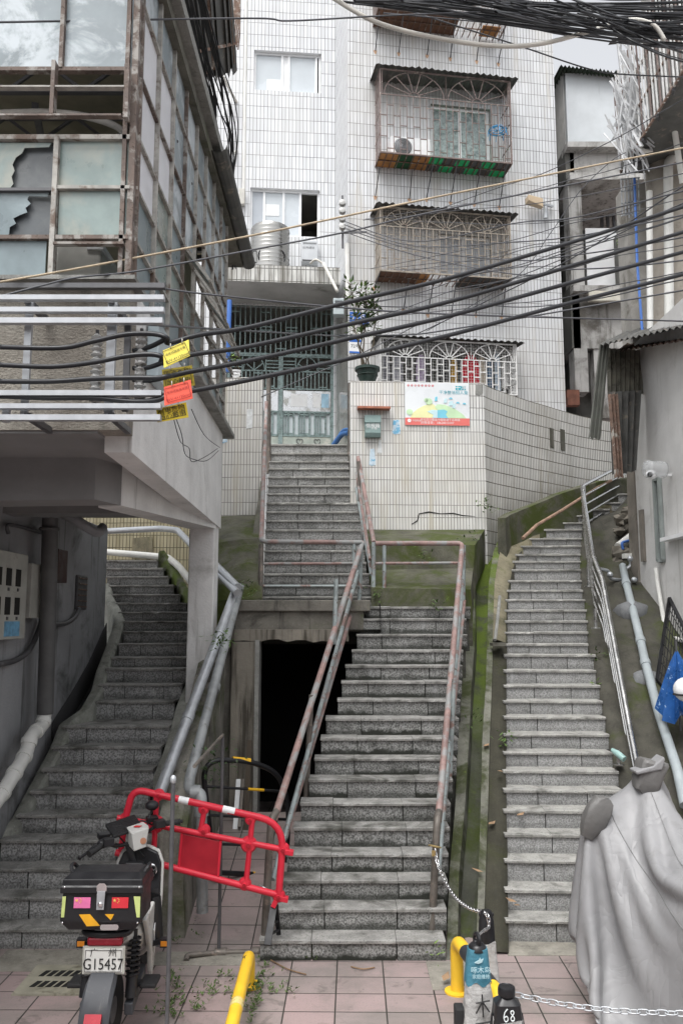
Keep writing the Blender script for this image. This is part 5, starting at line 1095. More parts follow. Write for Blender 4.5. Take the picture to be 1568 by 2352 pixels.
tp(R2, 'rail', [P(1006, 2010, 7.82), P(1064, 1312, 11.0)], .022, m_railgrey); tp(R2, 'rail', [P(1012, 1930, 8.2), P(1066, 1380, 11.0)], .022, m_rustpink)
tp(R2, 'post', [P(1029, 1842, 8.9), P(1042, 1560, 8.95)], .026, m_railgrey); tp(R2, 'post', [P(1063, 1402, 11.0), P(1064, 1252, 11.02)], .028, m_railgrey)
tp(R2, 'rail', [P(862, 1294, 11.08), P(1064, 1293, 11.05)], .02, m_rustpink); tp(R2, 'post', [P(882, 1352, 11.08), P(882, 1250, 11.08)], .026, m_railgrey)
R3 = railing('pipe_railing', 'pink and grey pipe railing left of the upper stairs, turning across the landing', P(598, 1382, 10.9))
tp(R3, 'handrail', [P(612, 924, 14.4), P(600, 1244, 10.95), P(830, 1246, 10.95)], .032, m_rustpink, .08)
tp(R3, 'newel', [P(617, 1088, 14.45), P(617, 869, 14.45)], .042, m_railold); tp(R3, 'post', [P(598, 1382, 10.9), P(600, 1250, 10.92)], .034, m_railold)
tp(R3, 'rail', [P(600, 1295, 10.92), P(822, 1294, 10.95)], .019, m_rustpink); tp(R3, 'rail', [P(599, 1346, 10.92), P(814, 1346, 10.95)], .019, m_railgrey)
tp(R3, 'post', [P(813, 1300, 10.95), P(813, 1246, 10.95)], .026, m_railgrey)
R4 = railing('pipe_railing', 'pink pipe railing right of the upper stairs in front of the tiled yard wall', P(858, 1375, 11.1))
tp(R4, 'handrail', [P(807, 968, 14.4), P(858, 1246, 11.12)], .032, m_rustpink); tp(R4, 'newel', [P(804, 1092, 14.45), P(804, 880, 14.45)], .042, m_railold)
tp(R4, 'rail', [P(804, 1040, 14.3), P(852, 1320, 11.15)], .022, m_railgrey); tp(R4, 'rail', [P(806, 1005, 14.3), P(849, 1285, 11.15)], .022, m_rustpink)
tp(R4, 'post', [P(857, 1376, 11.1), P(858, 1246, 11.12)], .03, m_railgrey); tp(R4, 'post', [P(826, 1180, 12.8), P(823, 1060, 12.85)], .026, m_railold)
# pipes on the low wall
g = MB(); g.tube([P(366, 1824, 8.0), P(545, 1347, 10.55)], .056, 14); 
for t in (.3, .72): c = P(366, 1824, 8.0).lerp(P(545, 1347, 10.55), t); d = (P(545, 1347, 10.55)-P(366, 1824, 8.0)).normalized(); g.lathe([(.064, -.05), (.064, .05)], c, 14, d)
solo('drain_pipe', g, m_gal, 'upper of two parallel grey pipes resting on the low wall beside the left stairs', 'pipe', smooth='auto')
g = MB(); pB = bend([P(552, 1347, 10.6), P(434, 1796, 8.15), P(436, 1816, 8.05), P(462, 1822, 7.98), P(463, 1850, 7.95), P(465, 2096, 7.9)], .1); g.tube(pB, .052, 14)
for c, d in ((P(450, 1820, 8.0), (1, 0, 0)), (P(463, 1862, 7.95), (0, 0, 1)), (P(492, 1580, 9.2), P(552, 1347, 10.6)-P(434, 1796, 8.15))): g.lathe([(.066, -.045), (.068, 0), (.066, .045)], c, 14, d)
solo('drain_pipe', g, M('pipe_dull_grey', (.30, .315, .32), .5, .18, 6, .3, stain=((.14, .13, .11), 5, .55, .75)), 'lower grey pipe bending straight down at an elbow by the alley', 'pipe', smooth='auto')
# ------------------------------------------------------------------ stainless handrail of the right stairs
R5 = railing('steel_railing', 'shiny stainless steel railing with several bars right of the right stairs', P(1420, 1757, 9.3))
hp = [P(1496, 1930, 8.3), P(1444, 1665, 9.5), P(1382, 1329, 11.3), P(1360, 1274, 11.75), P(1335, 1117, 13.7), P(1400, 1083, 14.7), P(1470, 1050, 15.6)]
tp(R5, 'handrail', hp, .032, m_steel, .1, 12)
for dz in (.18, .34, .50, .66): tp(R5, 'rail', [p+V((-.01, 0, -dz)) for p in hp], .015, m_steel, .1, 8)
for x, y, Y in ((1420, 1757, 9.25), (1367, 1444, 10.9), (1351, 1348, 11.6), (1345, 1232, 13.55)):
    b = P(x, y, Y); i = min(range(len(hp)-1), key=lambda k: abs((hp[k].y+hp[k+1].y)/2-Y)); t = min(1, max(0, (Y-hp[i].y)/(hp[i+1].y-hp[i].y))); q = hp[i].lerp(hp[i+1], t)
    g = MB(); g.tube([b, V((b.x, b.y, q.z-.03))], .022, 10); g.lathe([(.06, 0), (.06, .012), (.03, .02)], b, 16); g.build('post', m_steel, R5, smooth='auto')
# grey sewer pipe and its clay mounds on the bank
bp = [P(1429, 1300, 12.6), P(1437, 1340, 12.05), P(1470, 1472, 10.85), P(1481, 1523, 10.45), P(1510, 1633, 9.75), P(1555, 1770, 8.95), P(1572, 1850, 8.6)]
g = MB(); g.tube(bend(bp, .1), .054, 14)
for k in (1, 2, 3): g.lathe([(.062, -.05), (.065, 0), (.062, .05)], bp[k], 14, bp[k+1]-bp[k])
solo('sewer_pipe', g, M('pvc_grey_blue', (.31, .345, .36), .45, .1, 4, stain=((.22, .24, .24), 4, .6, .8)), 'long blue grey sewer pipe running down the bank at the right', 'pipe', smooth='auto')
rj = random.Random(9)
for (x, y, Y, w, h, lab) in ((1449, 1404, 11.62, .25, .26, 'upper grey mortar mound clasping the sewer pipe on the bank'), (1482, 1562, 10.47, .22, .24, 'lower grey mortar mound clasping the sewer pipe on the bank')):
    g = MB(); c = P(x, y, Y); rows = []
    for i in range(7):
        t = i/3-1.0; rows.append([c+V((w*math.cos(a)*math.sqrt(1.001-t*t)*(1+.10*math.sin(3*a+1)+.09*math.sin(5*a+t*4)+.05*math.sin(11*a-t*7)), w*.8*math.sin(a)*math.sqrt(1.001-t*t), h*t*.8-.05)) for a in [2*math.pi*k/16 for k in range(17)]])
    g.grid(rows); g.add(rows[-1][:-1], [tuple(range(16))]); solo('mortar_mound', g, concrete('mortar', (.15, .155, .16), 0, .3), lab, 'mound', smooth=True)
PV = thing('valve_pipework', 'cluster of grey valves and small pipes on the bank behind the steel railing', 'pipework', P(1420, 1330, 12.6))
for pts, r, m in (([P(1378, 1307, 12.2), P(1397, 1311, 12.3), P(1401, 1330, 12.3), P(1434, 1333, 12.4)], .026, m_gal), ([P(1436, 1342, 12.4), P(1462, 1340, 12.3), P(1468, 1316, 12.3), P(1506, 1320, 12.1)], .024, m_iron), ([P(1432, 1310, 12.6), P(1448, 1300, 12.6), P(1446, 1282, 12.6)], .03, m_gal), ([P(1450, 1350, 12.3), P(1490, 1352, 12.1), P(1506, 1322, 11.9)], .018, m_iron)):
    tp(PV, 'pipe', pts, r, m, .05, 8)
for x, y in ((1400, 1320), (1455, 1332), (1446, 1283), (1434, 1333)): g = MB(); g.ball(P(x, y, 12.2), .045, 10, 6); g.build('joint', m_gal, PV, smooth=True)
g = MB(); g.hexa(pbox(1433, 1271, 1450, 1282, 12.5, .12)); g.build('valve_box', m_whitepipe, PV)
g = MB(); g.tube([P(1418, 1255, 12.9), P(1458, 1224, 13.2)], .06, 12); solo('waste_pipe', g, m_whitepipe, 'short white waste pipe poking from the rubble by the shed corner', 'pipe', smooth='auto')
g = MB(); g.tube(bend([P(1430, 1262, 12.8), P(1426, 1246, 12.8), P(1462, 1238, 12.9)], .06), .022, 8); solo('water_pipe', g, bpy.data.materials['pipe_blue'], 'short blue water pipe bent beside the white waste pipe', 'pipe', smooth='auto')
m_rub = M('rubble_stone', (.16, .145, .12), .9, .35, 4, stain=((.2, .11, .06), 3, .58, .72), bump=.4)
for k, (x, y, s_) in enumerate(((1424, 1270, .15), (1437, 1292, .12), (1445, 1178, .16), (1425, 1195, .13), (1455, 1200, .14), (1440, 1215, .11), (1420, 1222, .10), (1448, 1236, .12), (1470, 1262, .13), (1458, 1160, .13), (1416, 1288, .1), (1478, 1290, .12))):
    g = MB(); c = P(x, y, 13.4 if y < 1240 else 12.9); rr_ = random.Random(k)
    g.ball(c, s_, 7, 4, .75); g.v = [p+V((rr_.uniform(-.3, .3)*s_, rr_.uniform(-.3, .3)*s_, rr_.uniform(-.2, .2)*s_)) for p in g.v]; solo('rubble_stone', g, m_rub, 'rough brown stone in the rubble bank by the shed corner', 'stone', 'rubble stones by the shed corner')
g = MB(); g.tube(bend([sx(1505, 1304, .06), sx(1509, 1340, .06), sx(1525, 1435, .06), sx(1541, 1464, .06), sx(1580, 1476, .06)], .1), .03, 9); solo('water_pipe', g, m_whitepipe, 'thin pale pipe curving down the shed wall', 'pipe', smooth='auto')
# mesh rack, umbrella and helmet at the right edge
RK = thing('mesh_rack', 'black wire mesh rack leaning against the shed wall', 'rack', P(1508, 1560, 10.3))
q = [P(1508, 1560, 10.3), P(1580, 1640, 9.7), P(1575, 1452, 9.9), P(1536, 1374, 10.5)]
g = MB()
for i in range(4): g.bar(q[i], q[(i+1) % 4], .035)
g.build('frame', m_black, RK); g = MB()
for k in range(1, 9): t = k/9; g.bar(q[0].lerp(q[1], t), q[3].lerp(q[2], t), .008); g.bar(q[0].lerp(q[3], t), q[1].lerp(q[2], t), .008)
g.build('wire_mesh', m_black, RK)
UM = thing('umbrella', 'blue umbrella with water drops hanging at the right edge', 'umbrella', P(1545, 1655, 9.3))
ap = P(1552, 1490, 9.4); g = MB(); rows = []
for i in range(6):
    t = i/5; rows.append([ap+V((.26*t**.75*math.cos(a)*(1 if k % 2 else .55), .26*t**.75*math.sin(a)*(1 if k % 2 else .55), -.74*t**.9-.09*t*math.sin(a*2+.5)+.05*(k % 2)*t)) for k, a in enumerate([2*math.pi*j/16 for j in range(17)])])
g.grid(rows); mu = M('umbrella_blue', (.018, .085, .27), .35, .25, 7, speck=((.30, .42, .6), 24, .64, .70)); g.build('canopy', mu, UM)
g = MB(); g.tube([ap+V((0, 0, .1)), ap+V((0, 0, -.9))], .012, 6); g.build('shaft', m_iron, UM)
HM = thing('helmet', 'white round helmet resting on the blue umbrella', 'helmet', P(1572, 1610, 9.0)); c = P(1574, 1584, 9.0)
g = MB(); g.ball(c, .13, 18, 10); g.build('shell', m_white, HM, smooth=True); g = MB(); g.torus(c+V((0, 0, -.05)), .125, .012); g.build('rim', m_black, HM)
g = MB(); c = P(1404, 1722, 9.15); g.tube([c, c+V((.04, -.05, -.03)), c+V((.09, -.12, -.08))], [.022, .035, .035], 10); solo('plastic_bottle', g, M('bottle_green', (.25, .38, .36), .2, .2), 'crumpled green plastic bottle lying beside the right stairs', 'bottle', smooth='auto')
# ------------------------------------------------------------------ signs, mailbox and other things on the yard wall
def board(fr, x0, y0, x1, y1, off=.015): return rect(fr, x0, y0, x1, y1, off)
BN = thing('banner', 'white and blue advertising banner with red strip fixed to the tiled yard wall', 'banner', BW.at(1003, 978, .01))
p, q, c, d = rect(BW, 929, 877.5, 1078, 978, .02); w, h = q-p, d-c
bq = lambda a, b, o: BW.pt(p+w*a, c+h*b, o)
g = MB(); g.prism([bq(0, 0, .004), bq(1, 0, .004), bq(1, 1, .004), bq(0, 1, .004)], BW.n*.016); g.build('panel', M('banner_white', (.74, .77, .79), .35, .04, 2), BN)
def shape(nm, pts, m, o): g = MB(); g.prism([bq(a, b, o) for a, b in pts], BW.n*.002); return g.build(nm, m, BN)
shape('red_strip', [(0, .0), (1, 0), (1, .17), (0, .17)], M('banner_red', (.74, .17, .15), .4, .05), .0205)
mG, mYl, mBl, mCy = M('banner_green', (.55, .75, .48), .4, .08), M('banner_yellow', (.78, .78, .42), .4, .06), M('banner_blue', (.20, .58, .72), .4, .06), M('banner_pale_blue', (.56, .76, .80), .4, .06)
shape('picture_hill', [(.08, .17), (.5, .17), (.5, .43), (.42, .5), (.3, .46), (.2, .38), (.12, .28)], mYl, .0205); shape('picture_hill', [(.66, .17), (.95, .17), (.9, .26), (.78, .38), (.62, .48), (.5, .49), (.46, .42)], mG, .0225)
shape('picture_sea', [(.5, .17), (.67, .17), (.63, .25), (.66, .33), (.6, .37), (.5, .35)], mBl, .0245); shape('picture_pond', [(.34, .32), (.42, .36), (.5, .35), (.5, .17), (.42, .17), (.44, .24)], mCy, .0245)
for cx_, cy_, r in ((.37, .55, .055), (.07, .30, .05), (.33, .58, .035)): shape('picture_tree', [(cx_+r*math.cos(a), cy_+r*1.4*math.sin(a)) for a in [k*math.pi/5 for k in range(10)]], mG, .0265)
for a, b, s_ in ((.6, .52, .05), (.68, .46, .06), (.73, .40, .05), (.46, .56, .04)): shape('picture_house', [(a, b), (a+s_, b+.01), (a+s_*1.1, b+.11), (a+.01, b+.1)], mCy if s_ > .045 else mBl, .0265)
for a, b in ((.71, .62), (.82, .52), (.92, .50)): shape('picture_cloud', [(a-.03, b), (a+.03, b-.01), (a+.02, b+.03), (a-.01, b+.035)], mBl, .0265)
def btxt(s_, size, a, b, m, al='LEFT', sx=1): g = MB(); g.text(s_, size, bq(a, b, .0), BW.u, BW.v, BW.n, .0245, al, sx); g.build('lettering', m, BN)
mTe = M('lettering_teal', (.06, .38, .46), .5); mWh = M('lettering_white', (.78, .78, .78), .5)
shape('title_block', [(.79, .83), (.95, .83), (.95, .93), (.79, .93)], mTe, .0205); btxt('干净', .098, .87, .88, mWh, 'CENTER'); btxt('干净整洁招人爱', .068, .755, .765, mTe, 'CENTER', 1.02)
btxt('本社区已覆盖中国联通千兆网络', .047, .235, .125, mWh); btxt('详情咨询：18620013107', .053, .235, .055, mWh); btxt('中国联通', .036, .11, .10, mWh)
for k in range(5): a = k*2*math.pi/5+.3; shape('emblem', [(.065+.018*math.cos(a)+.013*math.cos(t), .1+.026*math.sin(a)+.02*math.sin(t)) for t in [j*math.pi/4 for j in range(8)]], mWh, .0225+.0006*k)
mRc = M('lettering_red', (.62, .12, .14), .5)
for k, ch in enumerate('共创国家卫生城市'): shape('red_disc', [(.055+.054*k+.019*math.cos(t), .925+.027*math.sin(t)) for t in [j*math.pi/6 for j in range(12)]], mRc, .0205); btxt(ch, .034, .055+.054*k, .925, mWh, 'CENTER')
MBX = thing('mailbox', 'grey green wall mailbox hung under the small red ledge', 'mailbox', BW.at(855, 1002, .1))
p, q, c, d = rect(BW, 838, 954, 874, 1003, .12); m_mail = M('mailbox_green', (.22, .31, .30), .45, .1, 6, stain=((.16, .19, .18), 6, .55, .75))
g = MB(); g.prism([BW.pt(p, c, .002), BW.pt(p, c, .1), BW.pt(p, lerp(c, d, .18), .13), BW.pt(p, d-.02, .12), BW.pt(p, d, .002)], BW.u*(q-p)); g.build('box', m_mail, MBX, bevel=.004)
g = MB(); zz = lerp(c, d, .66); g.prism([BW.pt(p-.004, zz, .002), BW.pt(p-.004, zz, .142), BW.pt(p-.004, d+.006, .13), BW.pt(p-.004, d+.006, .002)], BW.u*(q-p+.008)); g.build('flap', m_mail, MBX)
g = MB(); g.text('信报箱', .075, BW.pt((p+q)/2, lerp(c, d, .5), .128), BW.u, BW.v, BW.n, .004); g.text('11栋', .05, BW.pt((p+q)/2+.02, lerp(c, d, .38), .130), BW.u, BW.v, BW.n, .004); g.build('lettering', mWh, MBX)
for s_ in (.25, .33, .7, .78): g = MB(); u = lerp(p, q, s_); g.prism([BW.pt(u, c+.035, .11), BW.pt(u+.008, c+.035, .11), BW.pt(u+.018, c+.065, .116), BW.pt(u+.01, c+.065, .116)], BW.n*.006); g.build('slot', m_dark, MBX)
g = MB(); p, q, c, d = rect(BW, 822, 927, 897, 936, .2); g.prism([BW.pt(p, c, .0), BW.pt(p, c-.015, .2), BW.pt(p, c+.02, .2), BW.pt(p, d, .0)], BW.u*(q-p)); solo('wall_ledge', g, M('ledge_terracotta', (.36, .14, .09), .8, .25, 6), 'small terracotta ledge sheltering the mailbox', 'ledge')
for i, (x0, y0, x1, y1, m, lab) in enumerate(((900, 964, 918, 998, m_paperb, 'torn blue and white notice pasted right of the mailbox'), (847, 1030, 861, 1070, m_paperb, 'narrow torn notice pasted below the mailbox'), (866, 1010, 876, 1042, m_paper, 'white paper scrap pasted below the right edge of the mailbox'))):
    p, q, c, d = rect(BW, x0, y0, x1, y1, .004); g = MB(); g.prism([BW.pt(p, c+.02, .002), BW.pt(lerp(p, q, .4), c, .002), BW.pt(q+.01, c+.015, .002), BW.pt(q-.01, d, .002), BW.pt(p+.02, d-.01, .002)], BW.n*.003); solo('notice', g, M('pasted_%d' % i, (.55, .66, .74) if i < 2 else (.68, .7, .7), .8, .15, 14, stain=((.16, .42, .62), 9, .52, .62) if i < 2 else None), lab, 'notice')
p, q, c, d = rect(LW, 536, 972, 546, 1000, .003)
for x0, y0, x1, y1, lab in ((566, 940, 580, 985, 'white paper pasted on the narrow yard wall near the rail'), (512, 992, 522, 1018, 'small bluish paper pasted low on the narrow yard wall')):
    p, q, c, d = rect(LW, x0, y0, x1, y1, .003); g = MB(); g.prism([LW.pt(p, c, .002), LW.pt(q, c+.02, .002), LW.pt(q, d, .002), LW.pt(p+.01, d, .002)], LW.n*.003); solo('notice', g, bpy.data.materials['pasted_2' if x0 > 550 else 'pasted_1'], lab, 'notice')
# street number plates on the block
m_plate = M('plate_blue', (.03, .13, .46), .35, .08)
t = thing('number_plate', 'blue street plate on the tiled block half hidden by the potted plant', 'sign', FA.at(824, 745, .01)); p, q, c, d = rect(FA, 803, 716, 846, 746, .01)
g = MB(); g.prism([FA.pt(p, c, .002), FA.pt(q, c, .002), FA.pt(q, d, .002), FA.pt(p, d, .002)], FA.n*.012); g.build('plate', m_plate, t); g = MB(); g.text('72号', .15, FA.pt((p+q)/2, (c+d)/2, 0), FA.u, FA.v, FA.n, .016); g.build('lettering', mWh, t)
t = thing('number_plate', 'white house number plate with blue bands reading 72 below the blue plate', 'sign', FA.at(814, 812, .01)); p, q, c, d = rect(FA, 802, 779, 829, 812, .01)
g = MB(); g.prism([FA.pt(p, c, .002), FA.pt(q, c, .002), FA.pt(q, d, .002), FA.pt(p, d, .002)], FA.n*.01); g.build('plate', m_white, t)
for z0, z1 in ((c, c+.035), (d-.05, d)): g = MB(); g.prism([FA.pt(p, z0, .012), FA.pt(q, z0, .012), FA.pt(q, z1, .012), FA.pt(p, z1, .012)], FA.n*.002); g.build('band', m_plate, t)
g = MB(); g.text('72号', .085, FA.pt((p+q)/2, (c+d)/2, 0), FA.u, FA.v, FA.n, .015); g.build('lettering', m_black, t)
p, q, c, d = rect(FA, 812, 655, 838, 690, .004); g = MB(); g.prism([FA.pt(p, c, .002), FA.pt(q, c, .002), FA.pt(q, d, .002), FA.pt(p, d, .002)], FA.n*.004); solo('notice', g, m_paper, 'plain white sheet on the tiled block above the potted plant', 'notice')
# potted citrus on the yard wall
def potted(name, label, base, R, H, stems, seed, leaves, lm, potm, spread, lsz):
    rr_ = random.Random(seed); T = thing(name, label, 'potted plant', base)
    g = MB(); g.lathe([(R*.62, 0), (R*.78, H*.35), (R*.9, H*.8), (R*1.05, H*.82), (R*1.05, H), (R*.92, H), (R*.85, H*.85)], base, 20); pm = g.build('pot', potm, T, smooth='auto')
    g = MB(); g.torus(base+V((0, 0, H*.5)), R*.83, .012, n=20); g.build('pot_band', potm, pm)
    gs, gl = MB(), MB(); 
    for k in range(stems):
        a = rr_.uniform(0, 6.28); pts = [base+V((R*.4*math.cos(a), R*.4*math.sin(a), H*.8))]
        for i in range(6): pts.append(pts[-1]+V((rr_.uniform(-1, 1)*spread*.16+math.cos(a)*spread*.06, rr_.uniform(-1, 1)*spread*.12, leaves[1]/6*rr_.uniform(.8, 1.15))))
        gs.tube(pts, [.016-.002*i for i in range(7)], 5)
        for j in range(leaves[0]):
            t = rr_.uniform(.35, 1)**.8*6; i = min(5, int(t)); p = pts[i].lerp(pts[i+1], t-i); d = V((rr_.uniform(-1, 1), rr_.uniform(-1, 1), rr_.uniform(-.4, .8))); s0 = p+d.normalized()*rr_.uniform(.02, spread*.22)
            gs.tube([p, s0], .004, 3, False); leaf(gl, s0, d+V((0, 0, rr_.uniform(-.5, .4))), lsz*rr_.uniform(.7, 1.3), lsz*.45)
    gs.build('stem', M('stem_brown_%s' % seed, (.07, .055, .035), .8, .2), T); gl.build('leaves', lm, T)
    return T
m_citrus = M('citrus_leaf', (.065, .115, .03), .4, .45, 14, stain=((.16, .24, .05), 7, .52, .66))
m_pot = M('pot_dark_green', (.022, .04, .034), .4, .2, 12)
potted('potted_citrus', 'tall spindly citrus tree in a dark green pot on the yard wall', BW.pt(BW.uv(845, 872)[0], zbt+.012, -.12), .2, .26, 5, 4, (56, 1.5), m_citrus, m_pot, .62, .12)
potted('potted_plant', 'small leafy plant in a white pot on the narrow yard wall', LW.pt(LW.uv(540, 866)[0], zlw+.012, -.1), .075, .14, 3, 8, (7, .3), m_leafl, m_white, .3, .09)
# pipes and fittings on the block's left parts
for x0, y0, x1, y1, Y, r, m, lab in ((566, -20, 560, 455, 15.75, .04, m_whitepipe, 'white pipe running down the tiled recess left of the windows'), (527, 690, 522, 855, 13.6, .045, bpy.data.materials['pipe_blue'], 'blue vertical pipe beside the green gate'), (797, 560, 799, 685, 14.5, .045, m_whitepipe, 'short white pipe on the corner above the gate meter')):
    g = MB(); g.tube([P(x0, y0, Y), P(x1, y1, Y)], r, 9); solo('wall_pipe', g, m, lab, 'pipe', smooth='auto')
g = MB(); g.tube(bend([P(766, 1022, 14.9), P(785, 996, 14.75), P(801, 994, 14.6)], .1), .05, 10); g.tube(bend([P(780, 1000, 14.8), P(788, 988, 14.7), P(801, 986, 14.6)], .05), .035, 8); solo('water_pipe', g, M('pipe_deep_blue', (.04, .12, .30), .35, .15), 'deep blue pipe ends beside the foot of the gate', 'pipe', smooth='auto')
MT = thing('meter_box', 'small grey green meter box on the corner right of the gate', 'meter box', P(778, 722, 14.6)); g = MB(); g.hexa(pbox(765, 684, 790, 722, 14.45, .18)); g.build('casing', M('meter_grey', (.36, .41, .42), .4, .1), MT, bevel=.012); g = MB(); g.hexa(pbox(769, 690, 786, 706, 14.44, .02)); g.build('window', m_gl_d, MT)
g = MB(); g.hexa(pbox(548, 432, 562, 468, 15.6, .12)); solo('junction_box', g, M('box_cream', (.5, .49, .45), .5, .1), 'narrow cream box at the end of the recess pipe', 'box', bevel=.01)
IB = thing('insulator_bracket', 'black iron bracket with grey insulators on the corner of the tiled block', 'bracket', P(787, 560, 14.5))
g = MB(); g.bar(P(787, 570, 14.5), P(786, 450, 14.5), .04); g.bar(P(787, 535, 14.5), P(842, 533, 14.4), .03); g.build('bar', m_iron, IB)
for k in range(4): g = MB(); g.lathe([(.02, 0), (.065, .01), (.065, .03), (.04, .05), (.06, .06), (.06, .08), (.02, .09)], P(786, 470+k*18, 14.4), 12, (0, -1, .2)); g.build('insulator', M('insulator_grey', (.34, .34, .33), .3, .1) if k == 0 else bpy.data.materials['insulator_grey'], IB, smooth='auto')
AN = thing('panel_antenna', 'beige wedge shaped panel antenna on the right edge of the tiled block', 'antenna', FA.at(1238, 470, .2)); p, q, c, d = rect(FA, 1213, 446, 1252, 470, .3)
g = MB(); g.hexa([FA.pt(p, lerp(c, d, .35), .3), FA.pt(q, c, .2), FA.pt(q, c, .1), FA.pt(p, lerp(c, d, .35), .12), FA.pt(p, d, .3), FA.pt(q, d, .2), FA.pt(q, d, .1), FA.pt(p, d, .12)]); g.build('housing', M('antenna_beige', (.58, .46, .32), .5, .08), AN, bevel=.01)
g = MB(); g.bar(FA.pt(q, (c+d)/2, .15), FA.pt(q+.25, (c+d)/2+.02, .05), .04); g.tube([FA.pt(q+.07, c-.18, .12), FA.pt(q+.07, c+.06, .12)], .04, 10); g.build('bracket', m_gal, AN)
# ------------------------------------------------------------------ cable bracket on the front of the old house
CB = thing('cable_bracket', 'galvanised cable bracket of long rails and uprights before the old house front', 'bracket', P(180, 960, 5.2))
def hbar(y, x1, Y, w, m, nm='rail'):
    g = MB(); a, b = P(-300, y, Y), P(x1, y, Y); b.z = a.z = P(180, y, Y).z; g.bar(a, b, .05, w); return g.build(nm, m, CB)
hbar(658, 380, 5.45, .035, m_iron)
for y, x1, w in ((685, 378, .032), (713, 378, .032), (738, 375, .036), (904, 372, .034), (934, 371, .032), (960, 370, .036)): hbar(y, x1, 5.2, w, m_alu)
for x, y0, y1, w, m in ((63, 690, 965, .045, m_alu), (255, 690, 962, .058, m_alu), (292, 735, 945, .04, m_iron), (22, 930, 970, .045, m_alu)):
    g = MB(); a, b = P(x, y1, 5.28), P(x, y0, 5.28); b.x = a.x = P(x, 830, 5.28).x; g.bar(a, b, w, .03, (0, 1, 0)); g.build('upright', m, CB)
for x, y in ((63, 690), (255, 690), (63, 955), (255, 955)): g = MB(); p = P(x, y, 5.25); g.bar(p, p+V((0, .45, 0)), .04); g.build('arm', m_iron, CB)
m_ins = M('insulator_white', (.42, .42, .41), .25, .12, 6, stain=((.12, .11, .10), 9, .52, .7))
def insulator_string(x, y0, y1, lab):
    c = P(x, y1, 5.3); zt = P(x, y0, 5.3).z; T = thing('insulator_string', lab, 'insulator', c); n = 6; H = (zt-c.z)/n
    g = MB(); g.tube([c, V((c.x, c.y, zt+.03))], .012, 6); g.build('rod', m_iron, T)
    for k in range(n):
        g = MB(); b = V((c.x, c.y, c.z+H*k)); g.lathe([(.018, 0), (.036, H*.1), (.04, H*.2), (.026, H*.34), (.024, H*.5), (.036, H*.6), (.04, H*.72), (.024, H*.85), (.018, H)], b, 14); g.build('disc', m_ins, T, smooth='auto')
insulator_string(218, 768, 925, 'left stack of white porcelain insulators on the cable bracket'); insulator_string(321, 765, 918, 'right stack of white porcelain insulators near the warning tags')
# four heavy cables: along the front, round the insulators, then across the lane
def wire(pts, r, m=m_cable, label=None, group=None, n=6, k=8, cat='cable', name='power_cable', sm=True):
    g = MB(); g.tube(catmull(pts, k) if k else pts, r, n); return solo(name, g, m, label, cat, group, smooth=sm)
heavy = [((0, 797), (140, 799), (215, 784), (290, 768), (352, 767), (384, 776), (388, 788), (459, 769), (574, 751), (800, 694), (1034, 638), (1300, 560), (1437, 517), (1620, 458)),
         ((0, 838), (120, 842), (215, 832), (290, 818), (345, 814), (372, 820), (374, 834), (439, 815), (574, 795), (800, 745), (1034, 692), (1300, 614), (1568, 533), (1640, 512)),
         ((0, 876), (120, 876), (215, 870), (300, 868), (360, 868), (383, 865), (400, 862), (445, 852), (574, 828), (800, 778), (1034, 725), (1300, 652), (1568, 579), (1640, 560)),
         ((0, 910), (120, 914), (215, 914), (300, 922), (356, 920), (378, 912), (384, 905), (445, 897), (574, 872), (800, 824), (1034, 769), (1300, 698), (1568, 630), (1640, 608))]
for i, c in enumerate(heavy):
    n = len(c); pts = [P(x, y, 5.2 if k < 6 else 5.25+1.5*max(0, (x-380)/1250)) for k, (x, y) in enumerate(c)]
    wire(pts, .0165, m_cable, ['topmost', 'second from top', 'third from top', 'lowest'][i]+' of the four thick black cables rising across the picture', 'thick black cables across the lane', 10, 8)
for i, (x0, y0, x1, y1) in enumerate(((384, 777, 306, 806), (376, 832, 306, 846), (383, 866, 306, 872), (382, 908, 306, 922))):
    g = MB(); g.tube(catmull([P(x0, y0, 5.22), P((x0+x1)/2, (y0+y1)/2+5, 5.28), P(x1, y1, 5.3)], 5), .0165, 8); solo('cable_tail', g, m_cable, 'short black cable tail ending at the right insulators, number %s from the top' % ['one', 'two', 'three', 'four'][i], 'cable', 'cable tails at the insulators', True)
g = MB(); p, q = P(1476, 690, 6.6), P(1496, 684, 6.6)
# thinner lines
def W(px, Y0, Y1, r, m, lab, sag=None, group=None):
    n = len(px); x0, x1 = px[0][0], px[-1][0]; wire([P(x, y, lerp(Y0, Y1, (x-x0)/(x1-x0) if x1 != x0 else k/(n-1))) for k, (x, y) in enumerate(px)], r, m, lab, group, 5, 6, 'wire', 'overhead_wire')
W([(-60, 656), (0, 648), (200, 613), (574, 542), (1000, 453), (1300, 393), (1568, 340), (1640, 326)], 5.3, 7, .0085, m_tanw, 'tan wire slanting above the four thick black cables')
W([(-60, 696), (0, 681), (100, 655), (180, 637), (320, 622), (574, 575), (800, 532), (994, 487), (1568, 373), (1640, 358)], 5.2, 7, .0075, m_cable2, 'thin dark wire running just below the tan wire')
W([(330, 655), (459, 674), (767, 705), (1034, 722), (1568, 738), (1640, 741)], 5.7, 7, .0075, m_cable2, 'nearly level dark wire passing in front of the gate top')
W([(340, 745), (513, 757), (796, 773)], 5.7, 12, .011, m_cable2, 'dark wire sagging across the gate to its right post')
W([(780, 770), (935, 769), (1034, 757), (1270, 718), (1568, 667), (1640, 655)], 9.0, 7, .009, m_cable2, 'thin wire crossing the lowest cage and rising to the right')
W([(-40, 52), (0, 51), (574, 42), (664, 48), (865, 37), (1034, 30), (1300, 20)], 5.3, 8, .008, m_cable2, 'thin wire crossing the whole picture near its top edge')
